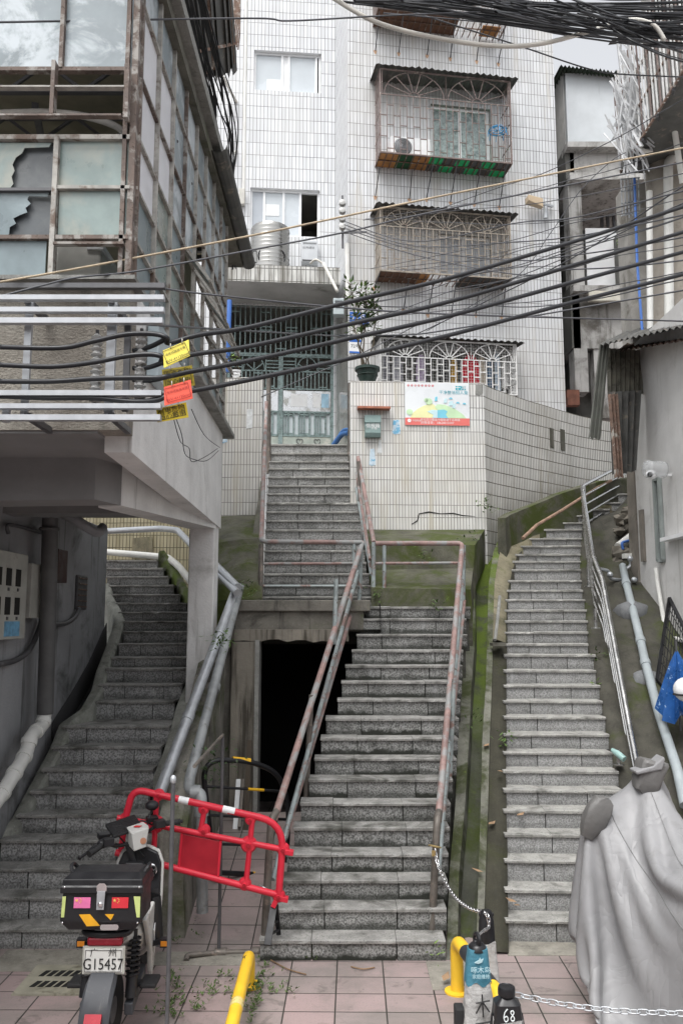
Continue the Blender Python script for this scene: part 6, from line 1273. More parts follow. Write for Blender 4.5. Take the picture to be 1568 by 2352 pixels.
W([(760, -8), (840, 40), (917, 68), (1034, 93), (1151, 106), (1250, 99), (1360, 70), (1448, 46), (1500, 58), (1525, 92)], 7.5, 8, .024, m_whitew, 'thick off white cable sagging below the black bundle at top right')
for i, (y1, ym, dy) in enumerate(((439, 505, 10), (494, 548, 20), (545, 590, 28), (598, 622, 40))): W([(790, 508+i*8), (950, 545+dy), (1180, ym+8), (1300, ym-2), (1420, lerp(ym, y1, .5)+4), (1568, y1), (1640, y1-14)], 14.2, 7, .009, m_cable2, ['highest', 'second', 'third', 'lowest'][i]+' of four thin wires fanning right from the corner insulators', None, 'thin wires from the corner insulators')
W([(955, 768), (1120, 690), (1300, 600), (1430, 520), (1568, 428), (1640, 395)], 13, 8, .009, m_cable2, 'thin grey wire climbing steeply over the cages to the right')
W([(980, 760), (1180, 640), (1260, 540), (1330, 440), (1400, 372), (1436, 350)], 13.5, 12, .007, m_cable2, 'fine slack wire curving up towards the slat bundle')
W([(900, 12), (1050, 60), (1200, 108), (1340, 155), (1420, 170), (1600, 178)], 8, 8.6, .008, m_cable2, 'thin black wire descending under the bundle to the grey house')
W([(600, 912), (720, 860), (830, 812), (960, 745)], 13, 13.4, .009, m_cable2, 'thin wire rising from the narrow yard wall to the second cage')
W([(880, 30), (1100, 50), (1300, 72), (1450, 78), (1620, 90)], 8, 8.2, .007, m_cable2, 'thin black wire just below the black bundle')
# great bundle at the top right
rw = random.Random(12)
for i in range(56):
    if i < 34:
        y0 = rw.uniform(-24, 10); x0 = rw.uniform(770, 1120); y1 = rw.uniform(-4, 120); sg = rw.uniform(.0, .55)
    else:
        y0 = rw.uniform(-10, 40); x0 = rw.uniform(1120, 1340); y1 = rw.uniform(40, 150); sg = rw.uniform(.2, .6)
    pts = []
    for k in range(7):
        t = k/6; x = lerp(x0, 1600, t); y = lerp(y0, y1, t)+sg*44*math.sin(math.pi*t)*(.6+.5*t)+rw.uniform(-2, 2); pts.append(P(x, y, lerp(7.4, 8.4, t)+rw.uniform(-.25, .25)))
    g = MB(); g.tube(catmull(pts, 3), rw.choice([.006, .008, .010, .013]), 5, False); solo('bundle_cable', g, m_cable if rw.random() < .8 else m_cable2, 'black cable in the dense tangled bundle crossing the top right corner', 'cable', 'cables of the top right bundle', True)
# slack wires hanging along the eaves of the old house
for i in range(24):
    j = rw.uniform; dx = j(-4, 46); c = [(418+dx+j(-6, 6), -20), (448+dx+j(-10, 10), 120), (472+dx+j(-14, 26), 240), (478+dx+j(-10, 34), 330+j(-10, 10)), (500+dx*.6+j(-6, 14), 420), (520+j(-8, 22), 520), (536+j(-6, 14), 600+j(-20, 20))]
    pts = [P(x, y, lerp(7.2, 11.6, k/6)) for k, (x, y) in enumerate(c)]
    g = MB(); g.tube(catmull(pts, 4), j(.006, .0105), 5, False); solo('slack_wire', g, m_cable, 'slack black wire hanging in the bunch along the eaves of the old house', 'wire', 'slack wires along the old eaves', True)
for i in range(14):
    j = rw.uniform; xa, ya = j(790, 960), j(480, 760); yb = ya-j(20, 330); pts = []
    for k in range(8):
        t = k/7; pts.append((lerp(xa, 1640, t), lerp(ya, yb, t)+j(14, 34)*math.sin(math.pi*t)+j(-3, 3)))
    W(pts, 13.6, 7.5+.2*(i % 5), j(.005, .008), m_cable2, 'fine grey wire among the tangle crossing the caged facade', None, 'fine wires across the facade')
W([(512, 176), (530, 210), (555, 260), (566, 310), (545, 345), (520, 354), (492, 350)], 14.8, 14.2, .03, m_whitew, 'thick grey hose looping from the tiled recess to the left eaves')
for i, c in enumerate([[(405, 962), (418, 1000), (425, 1042), (445, 1055), (475, 1058), (502, 1035)], [(400, 965), (415, 1015), (435, 1030), (440, 1060), (470, 1050), (500, 1030)], [(440, 940), (470, 1000), (505, 1028)]]):
    g = MB(); g.tube(catmull([P(x, y, lerp(6.3, 8.6, k/(len(c)-1))) for k, (x, y) in enumerate(c)], 4), .004, 4, False); solo('slack_wire', g, m_cable, 'loose thin wire dangling on the flank plaster below the warning tags', 'wire', 'loose wires on the flank plaster', True)
g = MB()
for k in range(5): g.torus(P(590+k*12, 590+(k % 2)*6, 14.9), .12+.03*(k % 3), .01, (rw.uniform(-.5, .5), 1, rw.uniform(-.5, .5)), 18, 5)
solo('cable_coil', g, m_cable, 'tangled coil of black cable beside the water tank', 'cable', None, True)
g = MB(); g.tube(catmull([P(712, 606, 14.7), P(725, 596, 14.6), P(742, 606, 14.6)], 4), .02, 6); g.tube(catmull([P(742, 604, 14.6), P(760, 640, 14.5), P(775, 670, 14.4)], 4), .03, 8); solo('flex_conduit', g, m_whitew, 'pale flexible conduit hanging over the canopy edge to the gate meter', 'conduit', None, True)
# warning tags on the heavy cables
def tagsign(lab, q, Y, m, lines, ink, border=True):
    A, B_, C, D = [P(x, y, Y) for x, y in q]          # left-top, right-top, right-bottom, left-bottom
    T = thing('warning_tag', lab, 'tag', (A+B_)/2); g = MB(); g.prism([D, C, B_, A], (0, .006, 0)); g.build('plate', m, T)
    ux = (B_-A).normalized(); w = (B_-A).length; uz = ((A-D)+(B_-C)).normalized(); uz = (uz-ux*uz.dot(ux)).normalized(); h = (A-D).length; n = ux.cross(uz); c = (A+B_+C+D)/4
    if n.y > 0: n = -n
    for s_, size, dy in lines: g = MB(); g.text(s_, size, c+uz*(h*dy), ux, uz, n, .004); g.build('lettering', ink, T)
    if border:
        for a, b in ((1, .86), ): 
            k = [c+ux*(sx_*w*.43)+uz*(sz_*h*.38)+n*.004 for sx_, sz_ in ((-1, -1), (1, -1), (1, 1), (-1, 1))]; g = MB()
            for i in range(4): g.bar(k[i], k[(i+1) % 4], .003, .001, n)
            g.build('border', ink, T)
    for u in (.3, .75): g = MB(); p = A.lerp(B_, u); g.torus(p+V((0, -.004, .008)), .014, .003, (1, .2, 0), 10, 4); g.build('tie', m_whitew, T)
m_yel = M('tag_yellow', (.80, .68, .10), .5, .05); m_yeld = M('tag_yellow_dirty', (.42, .33, .03), .6, .15, 20); m_yel3 = M('tag_yellow_deep', (.72, .56, .04), .5, .06); m_red = M('tag_red', (.74, .10, .06), .5, .06)
m_ink = M('ink_black', (.02, .02, .02), .6); m_inkr = M('ink_dark_red', (.30, .02, .02), .6)
tagsign('upper bright yellow cable tag reading BVV', [(374.6, 805), (433.5, 780), (436.5, 817), (376.7, 845)], 5.16, m_yel, [('BVV-4×120mm²', .026, -.26), ('电缆线路编号牌', .020, .12)], m_ink)
tagsign('dirty mustard warning tag half hidden behind the red tag', [(372, 849), (441, 839), (448, 885), (377, 894)], 5.42, m_yeld, [('当心触电', .042, -.2), ('有电危险', .042, .2)], m_ink)
tagsign('red cable tag hung between the yellow tags', [(376.7, 889), (438, 872), (443, 915), (378, 931.5)], 5.18, m_red, [('BVV-4×120mm²', .026, -.26), ('电缆线路编号牌', .020, .12)], m_inkr)
tagsign('lowest yellow warning tag reading danger of electric shock', [(359, 939), (427.5, 924), (433.5, 958.4), (362, 969.5)], 5.26, m_yel3, [('有电危险', .044, .2), ('当心触电', .044, -.22)], m_ink)
g = MB(); g.hexa([LV for LV in [V((LX+.01, 6.15, 4.75)), V((LX+.10, 6.15, 4.75)), V((LX+.10, 6.55, 4.75)), V((LX+.01, 6.55, 4.75)), V((LX+.01, 6.15, 5.2)), V((LX+.10, 6.15, 5.2)), V((LX+.10, 6.55, 5.2)), V((LX+.01, 6.55, 5.2))]]); solo('fuse_box', g, M('box_pale_blue', (.40, .47, .50), .4, .1, 6), 'pale blue fuse box on the house flank behind the insulators', 'box', bevel=.01)
# things glimpsed inside the old house
FR = thing('cabinet', 'white cabinet standing inside the old house behind the open pane', 'cabinet', P(185, 650, 6.1)); g = MB(); g.hexa(pbox(128, 552, 232, 665, 6.1, .5)); g.build('body', M('cabinet_white', (.55, .54, .50), .5, .08), FR, bevel=.02); g = MB(); g.hexa(pbox(200, 560, 238, 572, 6.08, .3)); g.build('ledge', m_white, FR)
g = MB(); g.tube(catmull([P(-30, 262, 6.0), P(100, 258, 6.0), P(200, 268, 6.0), P(270, 292, 6.1), P(292, 318, 6.2)], 5), .028, 8); solo('cloth_roll', g, M('cloth_pale', (.55, .53, .50), .9, .15, 8), 'long pale rolled cloth draped across the open window of the old house', 'cloth', None, True)
# ------------------------------------------------------------------ electric scooter
SO = V((-1.60, 6.06, 0)); K = 1.18; LEAN = math.radians(1.0); YAW = math.radians(5)
SCT = thing('electric_scooter', 'white and black electric scooter with a black delivery box parked facing the left stairs', 'scooter', SO)
def S(x, y, z):
    yy = max(0, y-.25); return SO+V((x*K-yy*K*math.tan(YAW)+(z-.9)*K*math.sin(LEAN), y*K, z*K))
def sb(g, c, s, **k): g.box(S(*c), [q*K for q in s], **k); return g
m_pbw = M('scooter_white', (.50, .50, .48), .3, .05, 4, stain=((.35, .33, .30), 4, .66, .85)); m_fender = M('fender_grey', (.055, .058, .065), .5, .1, 5, stain=((.11, .11, .11), 8, .56, .75))
m_boxb = M('box_black', (.016, .016, .018), .38, .1, 6, stain=((.05, .05, .05), 9, .62, .8)); m_chrome = M('chrome', (.62, .62, .63), .18, .05, 4, 1.); m_gold = M('reflective_orange', (.72, .36, .02), .4, .1, 12)
# wheels
def wheel(y, R):
    g = MB(); c = S(0, y, R); rows = []
    g.lathe([(R*K*.62, -.045*K), (R*K*.88, -.055*K), (R*K, -.03*K), (R*K*1.02, 0), (R*K, .03*K), (R*K*.88, .055*K), (R*K*.62, .045*K)], c, 28, (1, 0, 0)); w = g.build('wheel', m_blackmat, SCT, smooth='auto')
    g = MB(); g.lathe([(.05*K, -.05*K), (R*K*.63, -.03*K), (R*K*.63, .03*K), (.05*K, .05*K)], c, 20, (1, 0, 0)); g.build('rim', m_iron, w, smooth='auto'); return w
wheel(0, .21); wheel(1.12, .21)
# rear fender
g = MB(); rows = []
for i in range(15):
    a = math.radians(-38+i*10.5); R = .27; w = .085-.03*max(0, (i-9)/6); zz = .21+R*math.sin(a)
    rows.append([S(sx_*w, -R*math.cos(a)+.0, zz-(.03 if abs(sx_) == 1 else 0)*(1)) for sx_ in (-1, -.8, -.35, .35, .8, 1)])
g.grid(rows); g.grid([[p+V((0, .012, -.008)) for p in r] for r in rows]); fd = g.build('rear_fender', m_fender, SCT, smooth='auto')
g = MB(); p = rows[5][2].lerp(rows[5][3], .5)+V((0, -.012, 0)); g.box(p, (.11, .02, .055), rx=math.radians(-30)); g.build('reflector', M('reflector_red', (.38, .015, .03), .25, .1), fd)
# swing arms, shocks, foot pegs
for s_ in (-1, 1):
    g = MB(); g.bar(S(s_*.13, 0, .21), S(s_*.12, .42, .27), .05*K, .07*K); g.build('swing_arm', m_fender, SCT, bevel=.008)
    a, b = S(s_*.135, .02, .27), S(s_*.125, .10, .62); g = MB(); g.tube([a, a.lerp(b, .35)], .034*K, 12); g.tube([a.lerp(b, .3), b], .016*K, 8); sh = g.build('shock', m_black, SCT, smooth='auto')
    g = MB(); ax = (b-a); x_ = ax.cross(V((0, 1, 0))).normalized(); y_ = ax.normalized().cross(x_)
    g.tube([a.lerp(b, .3+.6*k/72)+(x_*math.cos(k*.7)+y_*math.sin(k*.7))*.036*K for k in range(73)], .0075*K, 5); g.build('spring', m_black, sh)
    g = MB(); sb(g, (s_*.215, .16, .30), (.10, .15, .028)); sb(g, (s_*.16, .16, .29), (.06, .05, .03)); fp = g.build('foot_peg', m_blackmat, SCT, bevel=.012)
    g = MB(); g.bar(S(s_*.15, .40, .42), S(s_*.235, .40, .44), .028*K); g.bar(S(s_*.235, .385, .44), S(s_*.29, .385, .44), .05*K); g.build('indicator_stem', m_black, SCT); g = MB(); sb(g, (s_*.262, .358, .44), (.045, .012, .028)); g.build('indicator', M('indicator_amber', (.62, .22, .02), .25, .1) if s_ < 0 else bpy.data.materials['indicator_amber'], SCT)
# body
def loft(secs, nm, m, parent=SCT, n=20, pw=.75, smooth=True):
    """secs: (y, z, half width, half height) superellipse rings"""
    g = MB(); rows = []
    for y, z, w, h in secs:
        rows.append([S(w*math.copysign(abs(math.cos(a))**pw, math.cos(a)), y, z+h*math.copysign(abs(math.sin(a))**pw, math.sin(a))) for a in [2*math.pi*k/n for k in range(n+1)]])
    g.grid(rows); g.add(rows[0][:-1], [tuple(range(n))]); g.add(rows[-1][:-1], [tuple(range(n))[::-1]]); return g.build(nm, m, parent, smooth='auto')
loft([(.02, .60, .10, .03), (.12, .58, .14, .07), (.35, .52, .155, .13), (.55, .44, .15, .16), (.68, .36, .14, .12)], 'body_shell', m_pbw)
for s_ in (1,):
    g = MB(); out = [(.12, .66), (.18, .60), (.34, .40), (.40, .26), (.44, .22), (.50, .26), (.58, .42), (.60, .60), (.40, .68)]
    g.prism([S(s_*.155, a, b) for a, b in out], V((s_*.03*K, 0, 0))); g.build('side_panel', m_pbw, SCT, bevel=.012)
    g = MB(); g.prism([S(s_*.19, a, b) for a, b in ((.36, .52), (.42, .40), (.47, .44), (.42, .56))], V((s_*.006, 0, 0))); g.build('decal', m_white, SCT)
    g = MB(); rows = [[S(.17+.05*math.sin(k*1.3)+.03*t, .40+.2*k/5, .70-.26*t*(1+.15*math.sin(k))) for k in range(6)] for t in [q/4 for q in range(5)]]; g.grid(rows); g.build('leg_cover', m_boxb, SCT, smooth=True)
loft([(.10, .68, .12, .025), (.2, .70, .15, .04), (.45, .70, .15, .045), (.62, .68, .12, .03)], 'seat', m_blackmat)
g = MB(); sb(g, (0, .80, .29), (.30, .34, .05)); g.build('floorboard', m_blackmat, SCT, bevel=.02)
# leg shield with its white rim
rim = [(-.145, .30), (-.155, .55), (-.15, .76), (-.12, .83), (-.05, .86), (.05, .86), (.12, .83), (.15, .76), (.155, .55), (.145, .30)]
g = MB(); g.prism([S(x, .88+.10*(z-.3)/.7, z) for x, z in rim], V((0, .05*K, 0))); ls = g.build('leg_shield', m_boxb, SCT, bevel=.012)
g = MB(); g.tube([S(x*1.03, .88+.10*(z-.3)/.7+.03, z+.004) for x, z in rim], .014*K, 8); g.build('shield_rim', m_pbw, ls, smooth=True)
g = MB(); c = S(.085, .925, .72); g.lathe([(.04*K, 0), (.046*K, .008), (.046*K, .02), (.03*K, .026)], c, 20, (0, -1, .1)); g.build('charge_port_ring', m_chrome, ls, smooth='auto'); g = MB(); sb(g, (-.03, .915, .68), (.14, .05, .20)); g.build('glove_box', m_boxb, ls, bevel=.02)
loft([(.98, .52, .08, .18), (1.06, .58, .10, .24), (1.12, .62, .08, .2), (1.15, .62, .03, .1)], 'front_apron', m_pbw)
g = MB(); g.bar(S(-.075, 1.12, .21), S(-.06, 1.0, .62), .035*K); g.bar(S(.075, 1.12, .21), S(.06, 1.0, .62), .035*K); g.build('fork', m_iron, SCT)
g = MB(); rows = [[S(x*.07, 1.12-.25*math.cos(a), .21+.25*math.sin(a)) for x in (-1, -.5, .5, 1)] for a in [math.radians(20+k*13) for k in range(11)]]; g.grid(rows); g.build('front_fender', m_pbw, SCT, smooth=True)
# handlebar, turned to the left
TH = math.radians(32); hc = V((-.065, .90, .915))
def Hh(x, y, z): return S(hc.x+x*math.cos(TH)-y*math.sin(TH), hc.y+x*math.sin(TH)+y*math.cos(TH), hc.z+z+.19*x)
g = MB(); g.tube(catmull([Hh(-.32, -.09, .05), Hh(-.2, -.03, .06), Hh(-.1, .03, .0), Hh(0, .04, -.02), Hh(.1, .03, .0), Hh(.2, -.03, .06), Hh(.32, -.09, .05)], 5), .013*K, 8); g.tube([Hh(0, .04, -.02), S(0, .96, .65)], .026*K, 10); HB = g.build('handlebar', m_black, SCT, smooth='auto')
for s_ in (-1, 1):
    g = MB(); a, b = Hh(s_*.22, -.04, .06), Hh(s_*.335, -.095, .05); d = (b-a); g.lathe([(.018*K, 0), (.021*K, .01)]+[(.0205*K if k % 2 else .0185*K, .012+d.length*.9*k/12) for k in range(12)]+[(.023*K, d.length*.95), (.023*K, d.length)], a, 12, d); g.build('grip', m_blackmat, HB, smooth='auto')
    g = MB(); c = Hh(s_*.215, -.025, .065); g.ball(c, .04*K, 10, 6, .8); g.box(Hh(s_*.19, -.06, .075), (.07*K, .06*K, .05*K), rz=TH); g.box(Hh(s_*.18, .05, .09), (.08*K, .05*K, .035*K), rz=TH, rx=.2); g.build('switch_block', m_black, HB, bevel=.004)
    g = MB(); g.tube(catmull([Hh(s_*.18, .03, .06), Hh(s_*.25, .03, .045), Hh(s_*.33, -.01, .03), Hh(s_*.38, -.04, .028)], 4), [.011*K]*12+[.015*K], 8); g.build('brake_lever', m_black, HB, smooth=True)
    g = MB(); g.tube(catmull([Hh(s_*.18, .04, .05), Hh(s_*.1, .09, .09), Hh(s_*.03, .06, .0), S(s_*.03, .95, .80)], 5), .006*K, 6); g.build('brake_cable', m_black, HB, smooth=True)
g = MB(); g.tube([Hh(.12, .03, .02), Hh(.17, .04, .16)], .006*K, 6); g.ball(Hh(.175, .05, .185), .05*K, 12, 6, .7); g.build('mirror_stub', m_black, HB, smooth=True)
g = MB(); mtx = [Hh(-.13, .0, .06), Hh(.09, .0, .06), Hh(.09, .16, .11), Hh(-.13, .16, .11)]; g.prism(mtx, V((0, 0, .02*K))); g.build('phone_pad', M('pad_black', (.012, .012, .013), .6, .2, 30, bump=.6), HB, bevel=.005)
wq = [Hh(-.02, -.06, .075), Hh(.11, -.06, .075), Hh(.125, -.02, .075), Hh(.11, .05, .095), Hh(-.02, .05, .095)]; lo_ = [Hh(-.0, -.07, -.05), Hh(.09, -.07, -.05), Hh(.10, -.02, -.05), Hh(.09, .05, -.03), Hh(0, .05, -.03)]
g = MB(); g.add(wq+lo_, [(0, 1, 2, 3, 4), (9, 8, 7, 6, 5)]+[(k, k+5, (k+1) % 5+5, (k+1) % 5) for k in range(5)]); dc = g.build('display_cowl', m_pbw, HB, bevel=.008)
g = MB(); c = (wq[0]+wq[1]+wq[3]+wq[4])/4+V((0, 0, .004)); g.prism([c+V((-.03, -.01, 0)), c+V((.02, -.012, 0)), c+V((.035, .012, .004)), c+V((-.015, .014, .004))], V((0, 0, .004))); g.build('red_mark', M('mark_red', (.6, .03, .03), .4), dc)
g = MB(); c = Hh(.066, -.068, -.0); g.lathe([(.022*K, 0), (.022*K, .004), (.012*K, .006)], c, 14, (0.3, -1, .1)); g.build('round_badge', M('badge_copper', (.42, .2, .12), .4, .1), dc)
# number plate, grab bar, tail light
g = MB(); g.tube(catmull([S(-.12, .06, .70), S(-.13, -.06, .665), S(-.06, -.10, .66), S(.06, -.10, .66), S(.13, -.06, .665), S(.12, .06, .70)], 5), .02*K, 8); g.build('grab_rail', m_black, SCT, smooth=True)
g = MB(); sb(g, (0, -.09, .622), (.20, .05, .045)); g.build('tail_light', M('tail_red', (.25, .012, .025), .25, .1), SCT, bevel=.012)
PL = Frame(S(-.004, -.115, 0)-V((0, 0, 0)), -1); PLz = lambda z: (SO.z+z*K)
g = MB(); sb(g, (-.002, -.10, .52), (.245, .012, .155)); npf = g.build('plate_frame', M('plate_frame_clear', (.42, .42, .38), .4, .1, 9), SCT, bevel=.01)
g = MB(); sb(g, (-.002, -.108, .52), (.22, .006, .13)); np_ = g.build('number_plate', M('plate_white', (.66, .66, .63), .45, .06, 6), SCT, bevel=.004)
yb = S(0, -.112, 0).y; fr0 = lambda x, z: V((S(x, 0, z).x, yb, S(0, 0, z).z))
g = MB(); g.text('G15457', .088*K, fr0(-.002, .50), (1, 0, 0), (0, 0, 1), (0, -1, 0), .004, 'CENTER', .82); g.build('lettering', m_ink, np_)
g = MB(); g.text('广    州', .05*K, fr0(-.002, .562), (1, 0, 0), (0, 0, 1), (0, -1, 0), .004); g.build('lettering', m_ink, np_)
g = MB(); k4 = [fr0(x, z)+V((0, -.003, 0)) for x, z in ((-.105, .462), (.101, .462), (.101, .578), (-.105, .578))]
for i in range(4): g.bar(k4[i], k4[(i+1) % 4], .003, .001, (0, -1, 0))
g.build('border', m_ink, np_)
# delivery box
BX = (-.04, .0); bw, bd = .455, .36; zb_, zt_ = .70, .995
g = MB(); y0, y1 = -.18, .07; xo = -.012
lo_ = [(-.19, y0+.03, zb_), (.19, y0+.03, zb_), (.19, y1, zb_), (-.19, y1, zb_)]; mid = [(-.232, y0, zb_+.055), (.232, y0, zb_+.055), (.232, y1, zb_+.055), (-.232, y1, zb_+.055)]; up = [(-.225, y0+.008, zt_-.085), (.225, y0+.008, zt_-.085), (.225, y1, zt_-.085), (-.225, y1, zt_-.085)]
pts = [S(x+xo, y, z) for r in (lo_, mid, up) for x, y, z in r]
g.add(pts, [(3, 2, 1, 0), (8, 9, 10, 11)]+[(r*4+k, r*4+(k+1) % 4, r*4+4+(k+1) % 4, r*4+4+k) for r in (0, 1) for k in range(4)]); DBX = g.build('delivery_box', m_boxb, SCT, bevel=.01)
g = MB(); r0 = [(-.236, y0-.008, zt_-.085), (.236, y0-.008, zt_-.085), (.236, y1+.01, zt_-.085), (-.236, y1+.01, zt_-.085)]; r1 = [(a, b, zt_-.05) for a, b, c in r0]; r1b = [(a*.975, b+.008 if b < 0 else b, zt_-.045) for a, b, c in r0]; r2 = [(a*.96, b+.012 if b < 0 else b, zt_-.012) for a, b, c in r0]; r3 = [(-.19, y0+.07, zt_+.012), (.19, y0+.07, zt_+.012), (.19, y1-.03, zt_+.012), (-.19, y1-.03, zt_+.012)]
pts = [S(x+xo, y, z) for r in (r0, r1, r1b, r2, r3) for x, y, z in r]; g.add(pts, [(3, 2, 1, 0), (16, 17, 18, 19)]+[(r*4+k, r*4+(k+1) % 4, r*4+4+(k+1) % 4, r*4+4+k) for r in range(4) for k in range(4)]); g.build('box_lid', m_boxb, DBX, bevel=.006)
fq = lambda x, z, o=0: V((S(x+xo, 0, z).x, S(0, y0+.004, 0).y-o-.0, S(0, 0, z).z))
def sticker(nm, pts, m, o=.006): g = MB(); g.prism([fq(a, b, o) for a, b in pts], (0, -.002, 0)); return g.build(nm, m, DBX)
m_lime = M('reflective_lime', (.52, .60, .22), .45, .08, 20); m_flagr = M('flag_red', (.62, .035, .05), .5, .06); m_flagp = M('flag_faded_pink', (.66, .16, .34), .5, .12, 9); m_star = M('star_gold', (.75, .45, .12), .5)
for s_ in (-1, 1): sticker('reflective_strip', [(s_*.224-.018*s_, .78), (s_*.224, .78), (s_*.222, .893), (s_*.222-.02*s_-.018*s_*(s_ > 0), .893)], m_lime)
def flag(cx_, m): 
    sticker('flag_sticker', [(cx_-.047, .83), (cx_+.047, .83), (cx_+.047, .888), (cx_-.047, .888)], m)
    for x, z, r in ((-.031, .872, .011), (-.012, .882, .004), (-.006, .875, .004), (-.006, .866, .004), (-.012, .859, .004)): sticker('flag_star', [(cx_+x+(r if k % 2 == 0 else r*.42)*math.sin(k*math.pi/5), z+(r if k % 2 == 0 else r*.42)*math.cos(k*math.pi/5)) for k in range(10)], m_star, .0085)
flag(-.108, m_flagp); flag(.108, m_flagr)
sticker('orange_mark', [(-.122, .795), (-.06, .797), (0, .735), (-.075, .732)], m_gold); sticker('orange_mark', [(.024, .797), (.078, .797), (.06, .765)], m_gold)
sticker('lamp_strip', [(.01+.045+(.045*(1 if math.cos(a) > 0 else -1))*.9+.012*math.cos(a), .728+.016*math.sin(a)) for a in [2*math.pi*k/16 for k in range(16)]], m_chrome, .012)
sticker('hasp', [(-.026, .925), (.03, .925), (.03, .955), (.016, .968), (-.012, .968), (-.026, .955)], m_chrome, .02); sticker('hasp', [(-.022, .825), (.02, .825), (.024, .925), (-.022, .925)], m_gal, .022)
g = MB(); g.lathe([(.016, 0), (.016, .008), (.009, .012)], fq(0, .855, .024), 14, (0, -1, 0)); g.build('lock_barrel', m_chrome, DBX)
for x, z in ((-.213, .945), (.213, .945), (-.213, .752), (.213, .752)): g = MB(); g.lathe([(.007, 0), (.007, .003), (.003, .006)], fq(x, z, .012), 8, (0, -1, 0)); g.build('rivet', m_chrome, DBX)
for s_ in (-1, 1): g = MB(); g.tube(catmull([S(s_*.20+xo, -.06, .975), S(s_*.225+xo, -.04, 1.015), S(s_*.225+xo, .02, 1.015), S(s_*.20+xo, .04, .975)], 4), .012*K, 6); g.build('box_handle', m_black, DBX)
# ------------------------------------------------------------------ red plastic barrier tied to the newel
BY = 7.42
RBR = thing('barrier', 'red plastic crowd barrier with white bands hanging tilted on the stair railing', 'barrier', P(460, 2010, BY))
bp_ = lambda x, y, o=0: P(x, y, BY)+V((0, o, 0))
m_redp = M('barrier_red', (.58, .022, .045), .36, .09, 4, stain=((.40, .02, .03), 6, .6, .8)); rB = .028
def bt(nm, px, r=rB, m=m_redp, par=RBR, rad=.14): g = MB(); pts = [bp_(*q) for q in px]; g.tube(bend(pts, rad, 6) if len(pts) > 2 else pts, r, 12); return g.build(nm, m, par, smooth='auto')
bt('top_bar', [(290, 1850+24), (306, 1812), (652, 1890), (640, 2062)], .030, rad=.22); bt('left_bar', [(278, 1955), (292, 1858)], .026)
bt('middle_bar', [(270, 1878), (655, 1952)], .026); bt('bottom_bar', [(266, 1958), (640, 2056)], .028); bt('stretcher', [(360, 1832), (352, 1990)], .024); bt('stretcher', [(470, 1856), (462, 1905)], .024); bt('stretcher', [(580, 1878), (564, 2040)], .024)
for px in (((411, 1836), (434, 1841)), ((512, 1858), (540, 1864))): bt('white_band', px, .0315, m_white)
g = MB(); g.prism([bp_(418, 1914, .012), bp_(506, 1932, .012), bp_(500, 2011, .012), bp_(412, 1992, .012)], (0, -.02, 0)); g.build('board', M('barrier_board', (.36, .012, .025), .45, .12, 5), RBR, bevel=.006)
for a, b in (((418, 1913), (411, 1994)), ((507, 1931), (501, 2014))): g = MB(); g.tube([bp_(*a, -.008), bp_(*b, -.008)], .012, 6); g.build('board_rib', m_redp, RBR)
for x, y, r in ((357, 1894, .075), (571, 1940, .07), (468, 1908, .055), (575, 1882, .05), (468, 1858, .05), (364, 1826, .05), (562, 2031, .055), (650, 1951, .055), (640, 2058, .055), (285, 1882, .05)):
    g = MB(); c = bp_(x, y, .03); g.lathe([(r, 0), (r, .03), (r*.8, .05), (r*.35, .055), (r*.3, .07), (.004, .072)], c, 20, (0, -1, 0)); h = g.build('joint_disc', m_redp, RBR, smooth='auto')
    g = MB(); g.lathe([(r*.28, 0), (r*.28, .006), (.003, .007)], c+V((0, -.07, 0)), 10, (0, -1, 0)); g.build('joint_dimple', bpy.data.materials['barrier_board'], h)
for x, y in ((664, 1955), (652, 2062)): g = MB(); a = bp_(x-12, y, .0); g.bar(a, bp_(x+10, y+4), .06, .045); g.bar(bp_(x-8, y-3, -.02), bp_(x+8, y, -.02), .012, .012); g.build('coupling', m_redp, RBR, bevel=.008)
g = MB(); a = bp_(634, 2068); g.bar(a, bp_(627, 2082), .05, .04); g.build('foot_stub', m_redp, RBR)
g = MB(); g.hexa([P(623, 2084, 7.45), P(637, 2086, 7.45), P(637, 2086, 7.5), P(623, 2084, 7.5)][::1]+[P(623, 2084, 7.4)]*0+[p+V((0, 0, .09)) for p in [P(623, 2084, 7.45), P(637, 2086, 7.45), P(637, 2086, 7.5), P(623, 2084, 7.5)]])
g = MB(); g.bar(P(629, 2078, 7.44), P(614, 2172, 7.24), .062, .03, (0, 1, 0)); g.bar(P(634, 2080, 7.48), P(640, 2145, 7.62), .04, .03, (0, 1, 0)); g.bar(P(622, 2120, 7.36), P(638, 2115, 7.55), .02); g.bar(P(616, 2150, 7.30), P(640, 2135, 7.6), .02); g.build('foot', m_black, RBR, bevel=.004)
for x, y in ((635, 1900), (618, 2040)): g = MB(); g.torus(P(x-8, y, 7.5), .055, .003, (.5, .3, .9), 16, 4); g.build('tie_wire', m_gal, RBR)
